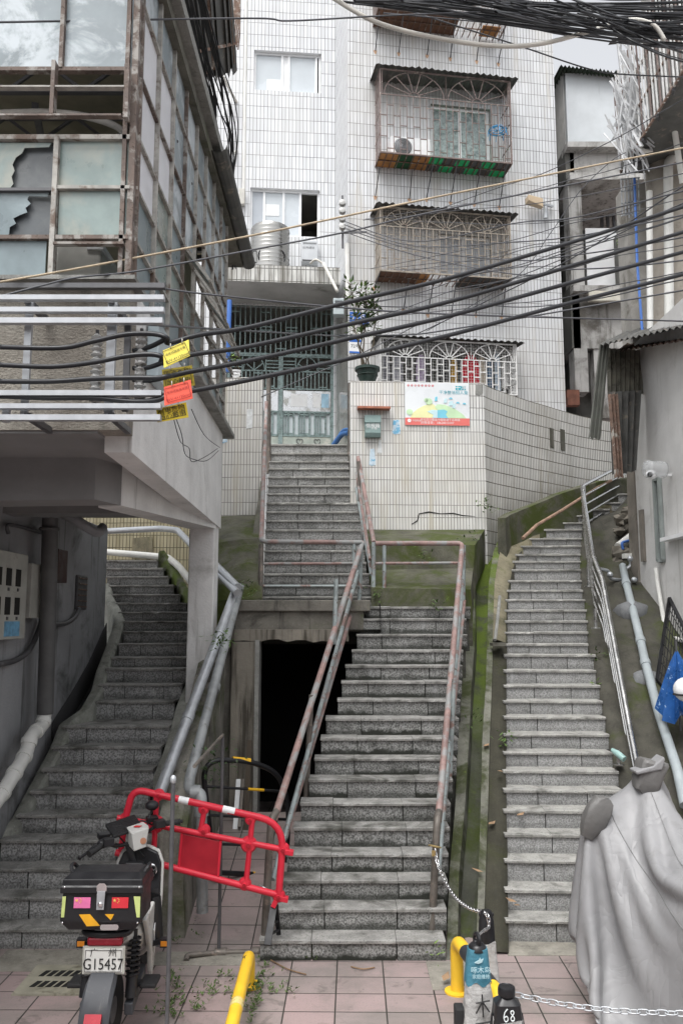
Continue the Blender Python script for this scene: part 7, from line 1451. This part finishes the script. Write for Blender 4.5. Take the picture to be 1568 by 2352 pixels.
# thin pipe frame
PF = thing('pole_stand', 'thin grey pipe frame of two tall poles standing before the red barrier', 'frame', P(507, 2190, 7.66))
f1, f2 = V((P(393, 2000, 5.6).x, 5.6, 0)), V((P(507, 1950, 7.66).x, 7.66, 0))
def pole(b, z, r): g = MB(); g.tube([b, V((b.x, b.y, z))], r, 10); g.build('pole', m_iron, PF, smooth='auto')
pole(f1, 1.84, .0145); pole(f2, 1.86, .015); g = MB(); g.tube([V((f1.x+.05, f1.y+.5, 1.86)), V((f2.x, f2.y, 1.87))], .014, 8); g.build('top_bar', m_railold, PF, smooth='auto')
g = MB(); g.ball(V((f1.x, f1.y, 1.86)), .021, 10, 6, 1.5); g.build('cap', m_gal, PF, smooth=True); g = MB(); g.tube(bend([P(428, 2206, 7.5), P(430, 2194, 7.55), P(507, 2188, 7.66), P(592, 2186, 7.7)], .05), .024, 10); g.lathe([(.04, -.05), (.04, .05)], P(507, 2188, 7.66), 10, (1, 0, 0)); g.lathe([(.04, -.03), (.04, .03)], P(588, 2186, 7.7), 10, (1, 0, 0)); g.build('base_bar', m_railold, PF, smooth='auto')
# black and yellow hoop barrier inside the alley
HB_ = thing('hoop_barrier', 'black and yellow banded folding hoop barrier standing in the alley by the cellar doorway', 'barrier', P(500, 2010, 9.0))
hp2 = [P(494, 2010, 8.85), P(463, 1744, 8.7), P(575, 1748, 9.0), P(640, 1775, 9.2), P(664, 1850, 9.3), P(655, 2030, 9.3)]
g = MB(); g.tube(bend(hp2, .25, 8), .028, 10); g.build('hoop', m_black, HB_, smooth='auto')
for k, (y0, y1) in enumerate(((1806, 1818), (1872, 1882), (1938, 1944), (2004, 2012))):
    a, b = P(470+k*8, y0, 8.72+.03*k), P(655, y1, 9.3); g = MB(); g.tube([a, b], .014 if k < 3 else .026, 8); g.build('bar', m_black, HB_)
    g = MB(); g.tube([a.lerp(b, .52), a.lerp(b, .72)], .0155 if k < 3 else .028, 8); g.build('yellow_band', m_gold if k < 0 else M('band_yellow_%d' % k, (.74, .42, .02), .4, .06), HB_)
g = MB(); g.tube([P(534, 1744, 8.9), P(574, 1748, 9.0)], .030, 10); g.build('yellow_band', bpy.data.materials['band_yellow_0'], HB_)
for x, m, lab in ((545, m_white, 'white plank leaning on the cellar jamb'), (570, M('plank_dark', (.07, .055, .04), .8, .2), 'dark thin board leaning on the cellar jamb'), (556, m_railold, 'brown stick leaning on the cellar jamb')):
    g = MB(); g.bar(P(x-6, 1925 if x != 556 else 1900, 10.0), P(x+3, 1790 if x != 570 else 1700, 10.4), .055 if x != 556 else .03, .02, (0, 1, 0)); solo('plank', g, m, lab, 'plank')
# ------------------------------------------------------------------ yellow steel hoops on the paving
m_yp = M('yellow_steel', (.80, .50, .035), .38, .06, 6, stain=((.50, .33, .06), 7, .64, .8)); m_blk = M('black_band_paint', (.03, .032, .036), .45, .1)
Y1 = thing('parking_hoop', 'yellow steel hoop barrier with chipped paint lying low before the middle stairs', 'barrier', P(572, 2268, 7.0))
b0_ = P(572, 2264, 7.03); b0_.z = 0; zt2 = .245; e_ = V((P(534, 2400, 5.7).x-.02, 5.55, zt2))
g = MB(); g.tube(bend([b0_, V((b0_.x, b0_.y, zt2)), e_, V((e_.x-.01, e_.y-.1, 0))], .10, 6), .046, 18); g.build('tube', m_yp, Y1, smooth='auto'); g = MB(); g.lathe([(.10, 0), (.10, .012), (.05, .016)], b0_, 20); g.build('base_plate', m_yp, Y1)
for k in range(2): g = MB(); a = b0_+V((.09*(1 if k else -1), -.03, .012)); g.lathe([(.016, 0), (.016, .02), (.005, .024)], a, 6); g.build('bolt', m_rust, Y1)
g = MB(); c0 = V((b0_.x, b0_.y, zt2)).lerp(e_, .30); d = (e_-V((b0_.x, b0_.y, zt2))).normalized()
g.lathe([(.0475, -.05), (.0475, .05)], V((b0_.x, b0_.y, zt2)).lerp(e_, .62), 18, d); g.build('tape_wrap', M('tape_clear_yellow', (.70, .56, .22), .3, .1, 20), Y1)
g = MB(); c1 = V((b0_.x, b0_.y, zt2)).lerp(e_, .12)+V((-.026, -.0, .039)); g.prism([c1+V((-.01, -.06, -.02)), c1+V((.015, -.05, .0)), c1+V((.01, 0, .004)), c1+V((.02, .04, .002)), c1+V((-.012, .03, -.016))], (-.002, 0, .004)); g.build('paint_chip', m_blk, Y1)
Y2 = thing('parking_hoop', 'yellow and black banded steel hoop barrier beside the wrapped post', 'barrier', P(1052, 2290, 7.0))
b2 = P(1050, 2291, 6.92); b2.z = 0; zt2 = .39; e2 = V((P(1116, 2330, 6.2).x+.05, 5.9, zt2)); tp_ = V((b2.x, b2.y, zt2))
g = MB(); g.tube(bend([b2, tp_, e2, V((e2.x, e2.y, 0))], .11, 6), .051, 18); g.build('tube', m_yp, Y2, smooth='auto'); g = MB(); g.lathe([(.10, 0), (.10, .012), (.055, .016)], b2, 20); g.build('base_plate', m_yp, Y2)
g = MB(); g.tube([tp_.lerp(e2, .24), tp_.lerp(e2, .42)], .0525, 18); g.build('black_band', m_blk, Y2, smooth='auto'); g = MB(); g.tube([tp_.lerp(e2, .66), tp_.lerp(e2, .84)], .0525, 18); g.build('black_band', m_blk, Y2, smooth='auto')
# ------------------------------------------------------------------ guard posts and chains
m_wrap = M('wrapping_cloth', (.40, .395, .385), .9, .14, 10, stain=((.22, .21, .20), 8, .55, .72), bump=.8, bscale=24); m_bluebag = M('blue_bag', (.05, .17, .23), .55, .2, 8, stain=((.25, .36, .40), 9, .58, .72), bump=.5)
def gpost(name, label, base, secs, m, n=4, rz=math.pi/4, wrinkle=0, seed=1):
    T = thing(name, label, 'guard post', base); g = MB(); rr_ = random.Random(seed); rows = []
    for z, w, d in secs:
        r_ = []
        for k in range(33):
            a = 2*math.pi*k/32; ca, sa = math.cos(a), math.sin(a); q = (abs(ca)**5+abs(sa)**5)**(-1/5); j = 1+wrinkle*(math.sin(5*a+z*31)+.7*math.sin(9*a-z*47))
            r_.append(V(base)+V((w*ca*q*j, d*sa*q*j, z+wrinkle*.6*math.sin(a*3+z*20))))
        rows.append(r_)
    g.grid(rows); g.add(rows[-1][:-1], [tuple(range(32))]); return T, g.build('body', m, T, smooth='auto')
bA = V((P(1115, 2180, 6.55).x, 6.5, 0)); sA = [(0, .105, .09)]+[(.04+.035*k, .10-.0028*k, .085-.002*k) for k in range(15)]
TA, bodyA = gpost('guard_post', 'tall guard post wrapped in grey cloth with a black top, chained to the railing', bA, sA, m_wrap, wrinkle=.02)
g = MB(); rows = []
for z, w in ((.50, .060), (.53, .063), (.68, .056), (.71, .045), (.73, .046), (.75, .036)): rows.append([bA+V((w*math.cos(a), w*.8*math.sin(a), z)) for a in [2*math.pi*k/20 for k in range(21)]])
g.grid(rows); g.add(rows[-1][:-1], [tuple(range(20))]); g.build('black_top', m_black, TA, smooth='auto'); g = MB(); g.torus(bA+V((0, 0, .73)), .046, .013, (0, 1, 0), 18, 6, 0, math.pi); g.build('ring', m_black, TA, smooth=True)
bB = V((P(1094, 2300, 5.75).x-.01, 5.62, 0)); sB = [(0, .135, .11)]+[(.06+.05*k, .125-.0042*k, .10-.003*k) for k in range(13)]
TB, bodyB = gpost('guard_post', 'guard post wrapped in scribbled grey cloth under a blue printed bag', bB, sB, m_wrap, wrinkle=.025, seed=5)
g = MB(); rows = []
for i, z in enumerate((.615, .63, .68, .74, .79, .815)):
    w = .084-.022*(z-.615)/.2; rows.append([bB+V((w*math.cos(a)*(abs(math.cos(a))**4+abs(math.sin(a))**4)**-.25*(1+.02*math.sin(7*a+i)), w*.85*math.sin(a)*(abs(math.cos(a))**4+abs(math.sin(a))**4)**-.25, z+(.015*math.sin(6*a) if i == 0 else 0))) for a in [2*math.pi*k/32 for k in range(33)]])
g.grid(rows); g.add(rows[-1][:-1], [tuple(range(32))]); bag = g.build('blue_bag', m_bluebag, TB, smooth='auto')
fy = bB.y-.074; g = MB(); g.text('啄木鸟', .042, V((bB.x+.008, fy, .705)), (1, 0, 0), (0, .12, 1), (0, -1, 0), .006); g.text('家庭维修', .028, V((bB.x+.008, fy, .668)), (1, 0, 0), (0, .12, 1), (0, -1, 0), .008); g.build('lettering', M('lettering_pale_blue', (.42, .58, .62), .6), bag)
g = MB(); g.prism([V((bB.x+x*.6, fy+.008-.0005*i, .755+z*.7)) for i, (x, z) in enumerate([(-.05, -.01), (-.01, -.02), (.03, -.005), (.045, .025), (.02, .015), (.01, .035), (-.005, .012)])], (0, -.006, 0)); g.build('bird_emblem', bpy.data.materials['lettering_pale_blue'], bag)
g = MB(); g.lathe([(.062, .80), (.055, .825), (.04, .84), (.01, .845)], bB, 20); g.torus(bB+V((0, 0, .86)), .036, .014, (1, .25, 0), 18, 7); g.build('ring_cap', m_black, TB, smooth='auto')
g = MB()
for pts in ([(-.05, .52), (.06, .535)], [(0, .57), (.005, .44)], [(-.005, .52), (-.05, .46)], [(.01, .52), (.055, .47)], [(-.06, .40), (.06, .415)], [(-.04, .35), (.05, .365)], [(0, .41), (-.005, .24)], [(-.005, .35), (-.05, .29)], [(.02, .35), (.05, .30)], [(-.07, .2), (.06, .21)]):
    g.tube([V((bB.x+x*.8+.01, bB.y-.114+(z-.24)*.062, z)) for x, z in pts], .005, 5)
g.build('scrawl', m_ink, TB)
bC = V((P(1160, 2330, 5.35).x, 5.3, 0)); sC = [(0, .12, .11), (.35, .095, .085), (.54, .086, .076)]
TC, bodyC = gpost('guard_post', 'black topped guard post marked 68 in chalk, nearest the camera', bC, sC, m_wrap, wrinkle=.015, seed=9)
g = MB(); rows = []
for z, w in ((.51, .088), (.53, .087), (.625, .076), (.65, .045), (.66, .036)): rows.append([bC+V((w*math.cos(a)*(abs(math.cos(a))**6+abs(math.sin(a))**6)**(-1/6), w*.85*math.sin(a)*(abs(math.cos(a))**6+abs(math.sin(a))**6)**(-1/6), z)) for a in [2*math.pi*k/32 for k in range(33)]])
g.grid(rows); g.build('black_head', m_boxb, TC, smooth='auto')
g = MB(); g.lathe([(.034, .655), (.05, .662), (.053, .67), (.053, .70), (.048, .712), (.036, .716), (.032, .712), (.002, .712)], bC, 12); g.build('cap', m_black, TC, smooth='auto')
g = MB(); pz = lambda x, z: V((bC.x+x*.72, bC.y-.0775+.072*((z-.615)*.72+.05), .578+(z-.615)*.72))
six = [(-.012, .665), (-.035, .64), (-.045, .60), (-.035, .572), (-.018, .575), (-.012, .592), (-.022, .61), (-.042, .60)]; eight = [(.032, .652), (.016, .648), (.014, .632), (.028, .615), (.04, .598), (.034, .578), (.018, .578), (.012, .596), (.026, .616), (.038, .634), (.032, .652)]
for sq in (six, eight): g.tube(catmull([pz(x, z) for x, z in sq], 4), .0034, 5)
g.build('chalk_number', M('chalk_white', (.62, .66, .66), .8), TC)
for s_ in (-1, 1): g = MB(); g.tube(bend([bC+V((s_*.085, -.0, .56)), bC+V((s_*.102, -.0, .45)), bC+V((s_*.11, 0, .25))], .05), .01, 6); g.build('side_strap', m_black, TC)
g = MB(); g.hexa(pbox(1046, 2318, 1068, 2420, 5.6, .1)); solo('sign_stand', g, m_blackmat, 'dark slab standing on edge left of the blue bagged post', 'slab', bevel=.01)
def chain(name, label, pts, L, r, m, flat=.55):
    P_ = catmull(pts, 14); acc = [0]
    for a, b in zip(P_, P_[1:]): acc.append(acc[-1]+(b-a).length)
    n = int(acc[-1]/(L*.72)); g = MB()
    for i in range(n):
        s_ = (i+.5)*acc[-1]/n; k = max(j for j in range(len(acc)) if acc[j] <= s_); k = min(k, len(P_)-2); t = (s_-acc[k])/max(1e-6, acc[k+1]-acc[k]); c = P_[k].lerp(P_[k+1], t); d = (P_[k+1]-P_[k]).normalized()
        sd_ = d.cross(V((0, 0, 1)) if abs(d.z) < .95 else V((0, 1, 0))).normalized(); u = d.cross(sd_); w = (sd_ if i % 2 else u); w = (w+ (u if i % 2 else sd_)*.35).normalized()
        g.tube([c+d*(L*.5*math.copysign(abs(math.cos(a))**.6, math.cos(a)))+w*(L*.5*flat*math.sin(a)) for a in [2*math.pi*q/12 for q in range(13)]], r, 5, False)
    return solo(name, g, m, label, 'chain', None, True)
top_A = bA+V((-.01, -.05, .74))
chain('chain', 'steel chain sagging from the right newel to the wrapped post and its ring', [P(997, 1950, 7.72), P(1010, 2000, 7.6), P(1040, 2055, 7.2), P(1075, 2085, 6.75), top_A, bA+V((.0, -.09, .66)), (bA+bB)/2+V((.01, 0, .76)), bB+V((.0, .02, .87))], .042, .005, m_chrome)
chain('chain', 'long steel chain crossing the lower right corner from the post marked 68', [bC+V((.05, .0, .665)), P(1210, 2290, 5.3), P(1300, 2308, 5.2), P(1420, 2322, 5.1), P(1568, 2328, 5.0), P(1640, 2330, 4.95)], .068, .0042, m_gal, .42)
g = MB(); g.torus(P(998, 1944, 7.72), .055, .007, (.2, .2, 1), 16, 5); g.box(P(995, 1960, 7.66), (.03, .02, .045)); solo('padlock', g, M('padlock_brass', (.55, .42, .2), .3, .1, 6, .8), 'small brass padlock closing the chain round the right newel', 'padlock')
# ------------------------------------------------------------------ covered motorbike
MBK = thing('covered_motorbike', 'motorbike hidden under a draped silver grey cover at the lower right', 'motorbike', (2.35, 5.9, 0))
def cover_mat():
    t = NT('cover_grey'); f = t.ramp(t.noise(2.5, 5, .6), .3, .7); o = t.mix(f, (.215, .215, .22, 1), (.25, .25, .255, 1))
    o = t.mix(t.math('MULTIPLY', t.ramp(t.noise(1.2, 6, .7, t.map((5, 5, 1))), .54, .75), .4), o, (.15, .145, .14, 1))
    n1 = t.noise(1.5, 2, .5, t.map((2.0, 2.0, .6)), .6); r1 = t.math('ABSOLUTE', t.math('SUBTRACT', n1, .5)); n2 = t.noise(5, 2, .5, None, .8); r2 = t.math('ABSOLUTE', t.math('SUBTRACT', n2, .5))
    t.bump(t.math('ADD', t.math('POWER', r1, .6), t.math('MULTIPLY', t.math('POWER', r2, .6), .25)), .4, .05)
    return t.fin(o, .45, 0, .4)
m_cov = cover_mat()
import numpy as np
def drape(cx, cy, ax, ay, h, caps, grip, steps=220, iters=7, z0=1.9, shrink=.58):
    """let an oval cloth fall over capsules (points a, b, radius) and the ground; returns grid, mask"""
    nx, ny = int(2*ax/h)+1, int(2*ay/h)+1
    gx, gy = np.meshgrid(np.linspace(-ax, ax, nx), np.linspace(-ay, ay, ny)); mask = (np.abs(gx/ax)**2.6+np.abs(gy/ay)**2.6) <= 1.0
    rad = np.abs(gx/ax)**2.6+np.abs(gy/ay)**2.6
    rng = np.random.RandomState(4); X = np.stack([cx+gx, cy+gy, np.full_like(gx, z0)+rng.uniform(-.006, .006, gx.shape)], -1); Pv = X.copy()
    dx, dy = 2*ax/(nx-1), 2*ay/(ny-1); con = []
    def add(oi, oj, rest, k):
        for par in (0, 1):
            A = np.zeros_like(mask); I, J = np.indices(mask.shape)
            ok = (I+oi < ny) & (I+oi >= 0) & (J+oj < nx) & (J+oj >= 0); key = (I//max(1, abs(oi)) if oi else J//max(1, abs(oj))) % 2 == par
            I, J = I[ok & key], J[ok & key]; m = mask[I, J] & mask[I+oi, J+oj]; I, J = I[m], J[m]; con.append((I, J, I+oi, J+oj, rest*np.where(rad[I, J] > .86, shrink, 1.), k))
    dg = math.hypot(dx, dy)
    add(0, 1, dx, 1.); add(1, 0, dy, 1.); add(1, 1, dg, .55); add(1, -1, dg, .55); add(0, 3, 3*dx, .05); add(3, 0, 3*dy, .05)
    A_ = [np.array(c[0]) for c in caps]; B_ = [np.array(c[1]) for c in caps]
    pin = np.zeros(mask.shape, bool); XP = X.copy()
    for st_ in range(steps):
        vel = np.clip((X-Pv)*.95, -.022, .022); Pv = X.copy(); X = X+vel; X[..., 2] -= .0010; X[pin] = XP[pin]
        for it in range(iters):
            for I, J, K_, L_, rest, k in con:
                d = X[K_, L_]-X[I, J]; ln = np.linalg.norm(d, axis=-1)+1e-9; c_ = (d*((ln-rest)/ln*.5*k)[:, None]); X[I, J] += c_; X[K_, L_] -= c_
            if it % 2 == 1 or it == iters-1:
                X[pin] = XP[pin]
                for ci, (a, b, c) in enumerate(zip(A_, B_, caps)):
                    ab = b-a; t = np.clip(((X-a)@ab)/max(1e-9, ab@ab), 0, 1); q = a+t[..., None]*ab; d = X-q; ln = np.linalg.norm(d, axis=-1)+1e-9; hit = ln < c[2]
                    if hit.any(): X[hit] = q[hit]+d[hit]*(c[2]/ln[hit])[:, None]; Pv[hit] = X[hit]*.96+Pv[hit]*.04
                    if ci in grip and hit.any():            # cloth that has settled on the bars stays there
                        nw = hit & ~pin & (X[..., 2] > q[..., 2]+c[2]*.55); pin |= nw; XP[nw] = X[nw]
                low = X[..., 2] < .02; X[low, 2] = .02; Pv[low] = X[low]*.8+Pv[low]*.2
    return X, mask
v3 = lambda p: (p.x, p.y, p.z)
hl, hr = P(1376, 1888, 6.82), P(1500, 1822, 6.98); ml, mr = P(1364, 1878, 6.80), P(1486, 1778, 6.95)
hm = (hl+hr)/2; caps = [(v3(hl.lerp(hm, .12*k)+V((.02*k, .04*k, -.11*k))), v3(hr.lerp(hm, .12*k)+V((0, .04*k, -.11*k))), .12) for k in range(6)]
caps += [(v3(ml+V((.02, 0, -.02))), v3(hl), .105), (v3(mr+V((0, 0, -.02))), v3(hr), .105), ((2.36, 6.9, 1.2), (2.42, 7.2, .5), .2), ((2.42, 7.25, .4), (2.42, 7.25, .3), .28),
        ((2.46, 6.35, 1.0), (2.64, 5.2, 1.04), .17), ((2.46, 6.35, .8), (2.64, 5.2, .8), .24), ((2.46, 6.5, .55), (2.62, 5.2, .55), .24), ((2.68, 4.95, .8), (2.70, 4.75, .75), .2), ((2.40, 6.65, .75), (2.46, 6.4, .8), .22), ((2.15, 6.72, .62), (2.62, 6.72, .62), .20)]
X_, mk = drape(2.43, 6.12, 1.55, 2.12, .036, caps, (0, 6, 7, 10))
g = MB(); idx = {}; 
for I in range(mk.shape[0]):
    for J in range(mk.shape[1]):
        if mk[I, J]: idx[(I, J)] = len(g.v); g.v.append(V(X_[I, J].tolist()))
for I in range(mk.shape[0]-1):
    for J in range(mk.shape[1]-1):
        q = [(I, J), (I, J+1), (I+1, J+1), (I+1, J)]
        if all(k in idx for k in q): g.f.append([idx[k] for k in q]); g.uvs.append(None); g.t.append(g.tint)
cv = g.build('cover', m_cov, MBK, smooth=True)
mid = mk.shape[1]//2
for jj, nm in ((mid, 'seam'), (mid-int(.36/.036), 'seam')):
    g = MB(); g.tube([V(X_[I, jj].tolist())+V((0, 0, .003)) for I in range(6, mk.shape[0]-6)], (.0035), 5, False); g.build(nm, M('seam_grey', (.17, .17, .17), .6) if 'seam_grey' not in bpy.data.materials else bpy.data.materials['seam_grey'], MBK, smooth=True)
m_hood = M('cover_dark_grey', (.125, .122, .118), .5, .1, 5, bump=.5, bscale=9)
def hood(secs, Y, seed):
    """soft pouch: rows of (x, y, half width, depth) pixels along its axis"""
    r2 = random.Random(seed); g = MB(); rows = []; ax_ = (V(secs[-1][:2])-V(secs[0][:2])).normalized(); nx_ = V((-ax_.y, ax_.x))
    for i, (x, y, w, dp) in enumerate(secs):
        r_ = []
        for k in range(25):
            a = 2*math.pi*k/24; ca = math.copysign(abs(math.cos(a))**.4, math.cos(a)); sa = math.copysign(abs(math.sin(a))**.4, math.sin(a)); q = w*ca*(1+.06*math.sin(3*a+i*1.3+seed)); p = P(x+nx_.x*q, y+nx_.y*q, Y); p.y += dp*sa*(1+.1*math.sin(5*a+i)); r_.append(p)
        rows.append(r_)
    g.grid(rows); n = 24; g.add(rows[0][:-1], [tuple(range(n))]); g.add(rows[-1][:-1], [tuple(range(n))[::-1]]); o = g.build('mirror_hood', m_hood, MBK, smooth='auto')
hood([(1392, 1832, 6, .05), (1386, 1838, 20, .06), (1374, 1858, 27, .07), (1362, 1886, 27, .07), (1352, 1908, 20, .05), (1346, 1924, 14, .03)], 6.72, 1)
hood([(1482, 1828, 10, .05), (1480, 1812, 27, .09), (1484, 1792, 29, .10), (1492, 1768, 31, .10), (1497, 1752, 33, .10), (1499, 1746, 30, .08)], 6.84, 2)
g = MB(); g.prism([P(x, y, 6.72) for x, y in ((1459, 1772), (1500, 1760), (1524, 1738), (1527, 1746), (1520, 1768), (1500, 1772), (1462, 1780))], (0, .16, .0)); g.build('hood_crest', m_cov, MBK, bevel=.01)
g = MB(); wc = V((2.42, 7.25, 0)); g.lathe([(.18, -.05), (.26, -.05), (.28, 0), (.26, .05), (.18, .05)], wc+V((0, 0, .28)), 24, (1, 0, 0)); g.build('front_wheel', m_blackmat, MBK, smooth='auto')
# ------------------------------------------------------------------ drain grate, litter, weeds
GR = thing('drain_grate', 'pale concrete drain grate with two rows of slots beside the scooter', 'drain', P(130, 2250, 7.05)); a, b = PZ(60, 2272, .012), PZ(205, 2226, .012); mgr = M('grate_concrete', (.30, .285, .225), .9, .15, 6, stain=((.14, .13, .09), 5, .52, .7))
g = MB(); x0, x1, y0, y1 = a.x, b.x+.12, a.y-.02, b.y+.02; g.box(((x0+x1)/2, (y0+y1)/2, .006), (x1-x0+.16, y1-y0+.14, .012)); g.build('frame', mgr, GR)
for r in range(2):
    for k in range(7):
        xx = lerp(x0+.03, x1-.03, (k+.5)/7); yy = lerp(y0, y1, .27+.48*r); g = MB(); w = .055; g.prism([V((xx-.03+dx, yy+dy, .012)) for dx, dy in ((-.022, -.055), (.022, -.055), (.05, .055), (.006, .055))], (0, 0, .002)); g.build('slot', m_dark, GR)
m_dleaf = M('dry_leaf', (.26, .17, .10), .8, .3, 12)
for i, (x, y, Y) in enumerate(((1186, 1880, None), (1186, 2080, None), (1121, 1900, None), (1110, 2010, None), (1152, 1777, None), (1018, 2262, None), (1110, 1720, None), (1190, 2084, None))):
    g = MB(); Y_ = RY(y)-.04 if y < 2200 else None; p = P(x, y, Y_) if Y_ else PZ(x, y, .02); p = p+V((0, 0, .03)); r2 = random.Random(i); leaf(g, p, (r2.uniform(-1, 1), r2.uniform(-1, 1), .15), .12, .07); solo('fallen_leaf', g, m_dleaf, 'curled brown fallen leaf lying on or beside the right stairs', 'leaf', 'fallen dry leaves')
for x0, y0, x1, y1, lab in ((622, 2205, 703, 2238, 'long bent dry twig on the paving before the middle stairs'), (806, 2220, 860, 2222, 'short straight twig on the paving before the middle stairs')):
    g = MB(); A, B_ = PZ(x0, y0, .012), PZ(x1, y1, .012); g.tube(catmull([A, (A+B_)/2+V((.0, -.05, .004)), B_], 5), .006, 5); solo('twig', g, M('twig_brown', (.22, .14, .08), .8, .2) if 'twig_brown' not in bpy.data.materials else bpy.data.materials['twig_brown'], lab, 'twig')
rw = random.Random(31)
def weeds(name, spots, m, hgt=.07):
    g = MB()
    for x, y, n, sp in spots:
        c = PZ(x, y, .004) if y > 2100 else None
        if c is None: continue
        for k in range(n):
            p = c+V((rw.gauss(0, sp), rw.gauss(0, sp*.8), 0)); h = rw.uniform(.2, 1)*hgt
            for q in range(3): leaf(g, p+V((0, 0, h*rw.random())), (rw.uniform(-1, 1), rw.uniform(-1, 1), rw.uniform(.1, .9)), rw.uniform(.02, .045), rw.uniform(.01, .02))
    o = g.build(name, m); o['kind'] = 'stuff'; return o
sp = [(rw.gauss(606-.2*(y-2200), 3), y+rw.gauss(0, 6), rw.choice([0, 2, 3, 6]), .018) for y in range(2200, 2350, 9)]+[(rw.gauss(530, 40), yy+rw.gauss(0, 2), 3, .025) for yy in (2242, 2278, 2320) for k in range(4)]+[(rw.gauss(398, 6), y, 6, .03) for y in range(2240, 2350, 14)]+[(606, 2222, 5, .03), (594, 2268, 6, .03), (592, 2278, 6, .04), (705, 2196, 22, .07), (710, 2200, 14, .05), (622, 2276, 10, .06), (656, 2275, 9, .07), (560, 2242, 8, .06), (498, 2262, 8, .06), (486, 2280, 8, .05), (560, 2280, 8, .05), (548, 2300, 8, .06), (1006, 2190, 6, .03), (380, 2305, 8, .05), (368, 2330, 9, .05), (390, 2270, 6, .04), (436, 2290, 6, .05), (455, 2310, 6, .05)]
weeds('joint_weeds', sp, m_leaf)
sp = [(rw.gauss(425, 26), rw.gauss(2120, 22), 7, .05) for k in range(40)]; weeds('ground_weeds', [(x, max(2104, min(2170, y)), n, s) for x, y, n, s in sp], m_leaf, .10)
def wallweed(label, x, y, Y, n, s_, m=None):
    g = MB(); c = P(x, y, Y)
    for k in range(n): leaf(g, c+V((rw.gauss(0, s_), rw.gauss(0, s_*.3), rw.gauss(0, s_*.9))), (rw.uniform(-1, 1), rw.uniform(-1, .1), rw.uniform(-.7, .7)), rw.uniform(.04, .08), rw.uniform(.02, .035))
    solo('wall_weed', g, m or m_leaf, label, 'weed')
wallweed('small fern tuft growing between the two grey pipes by the column', 507, 1470, 8.9, 60, .06, m_leaf); wallweed('fern tuft at the foot of the broken left ledge', 568, 1350, 10.5, 30, .07); wallweed('weed sprouting from the dark riser of the right mossy ledge', 968, 1270, 11.9, 16, .05); wallweed('weed sprig at the top of the lower middle stairs', 1000, 1388, 10.9, 18, .06)
wallweed('ivy trailing down the left corner of the curved wall', 1116, 1160, 13.2, 40, .09); wallweed('tuft of creeper hanging from the low wall by the alley', 487, 1750, 8.4, 70, .12, m_leafd); wallweed('small green weed on the verge left of the right stairs', 1163, 1696, 9.6, 24, .05); wallweed('green weed at the right edge of the right stairs', 1378, 1512, 10.8, 24, .06); wallweed('bright seedling with two leaves on the right stairs', 1362, 1570, 10.45, 8, .05, m_leafl); wallweed('leafy weed by the mossy top of the drain', 1080, 1238, 12.4, 24, .08); wallweed('tuft of green at the foot of the right railing post', 865, 1365, 11.0, 20, .06); wallweed('green sprigs low in the mossy drain', 1088, 1650, 9.8, 14, .06); wallweed('green leaves at the foot of the middle stairs near the yellow hoop', 1006, 2185, 7.4, 10, .05, m_leafl)
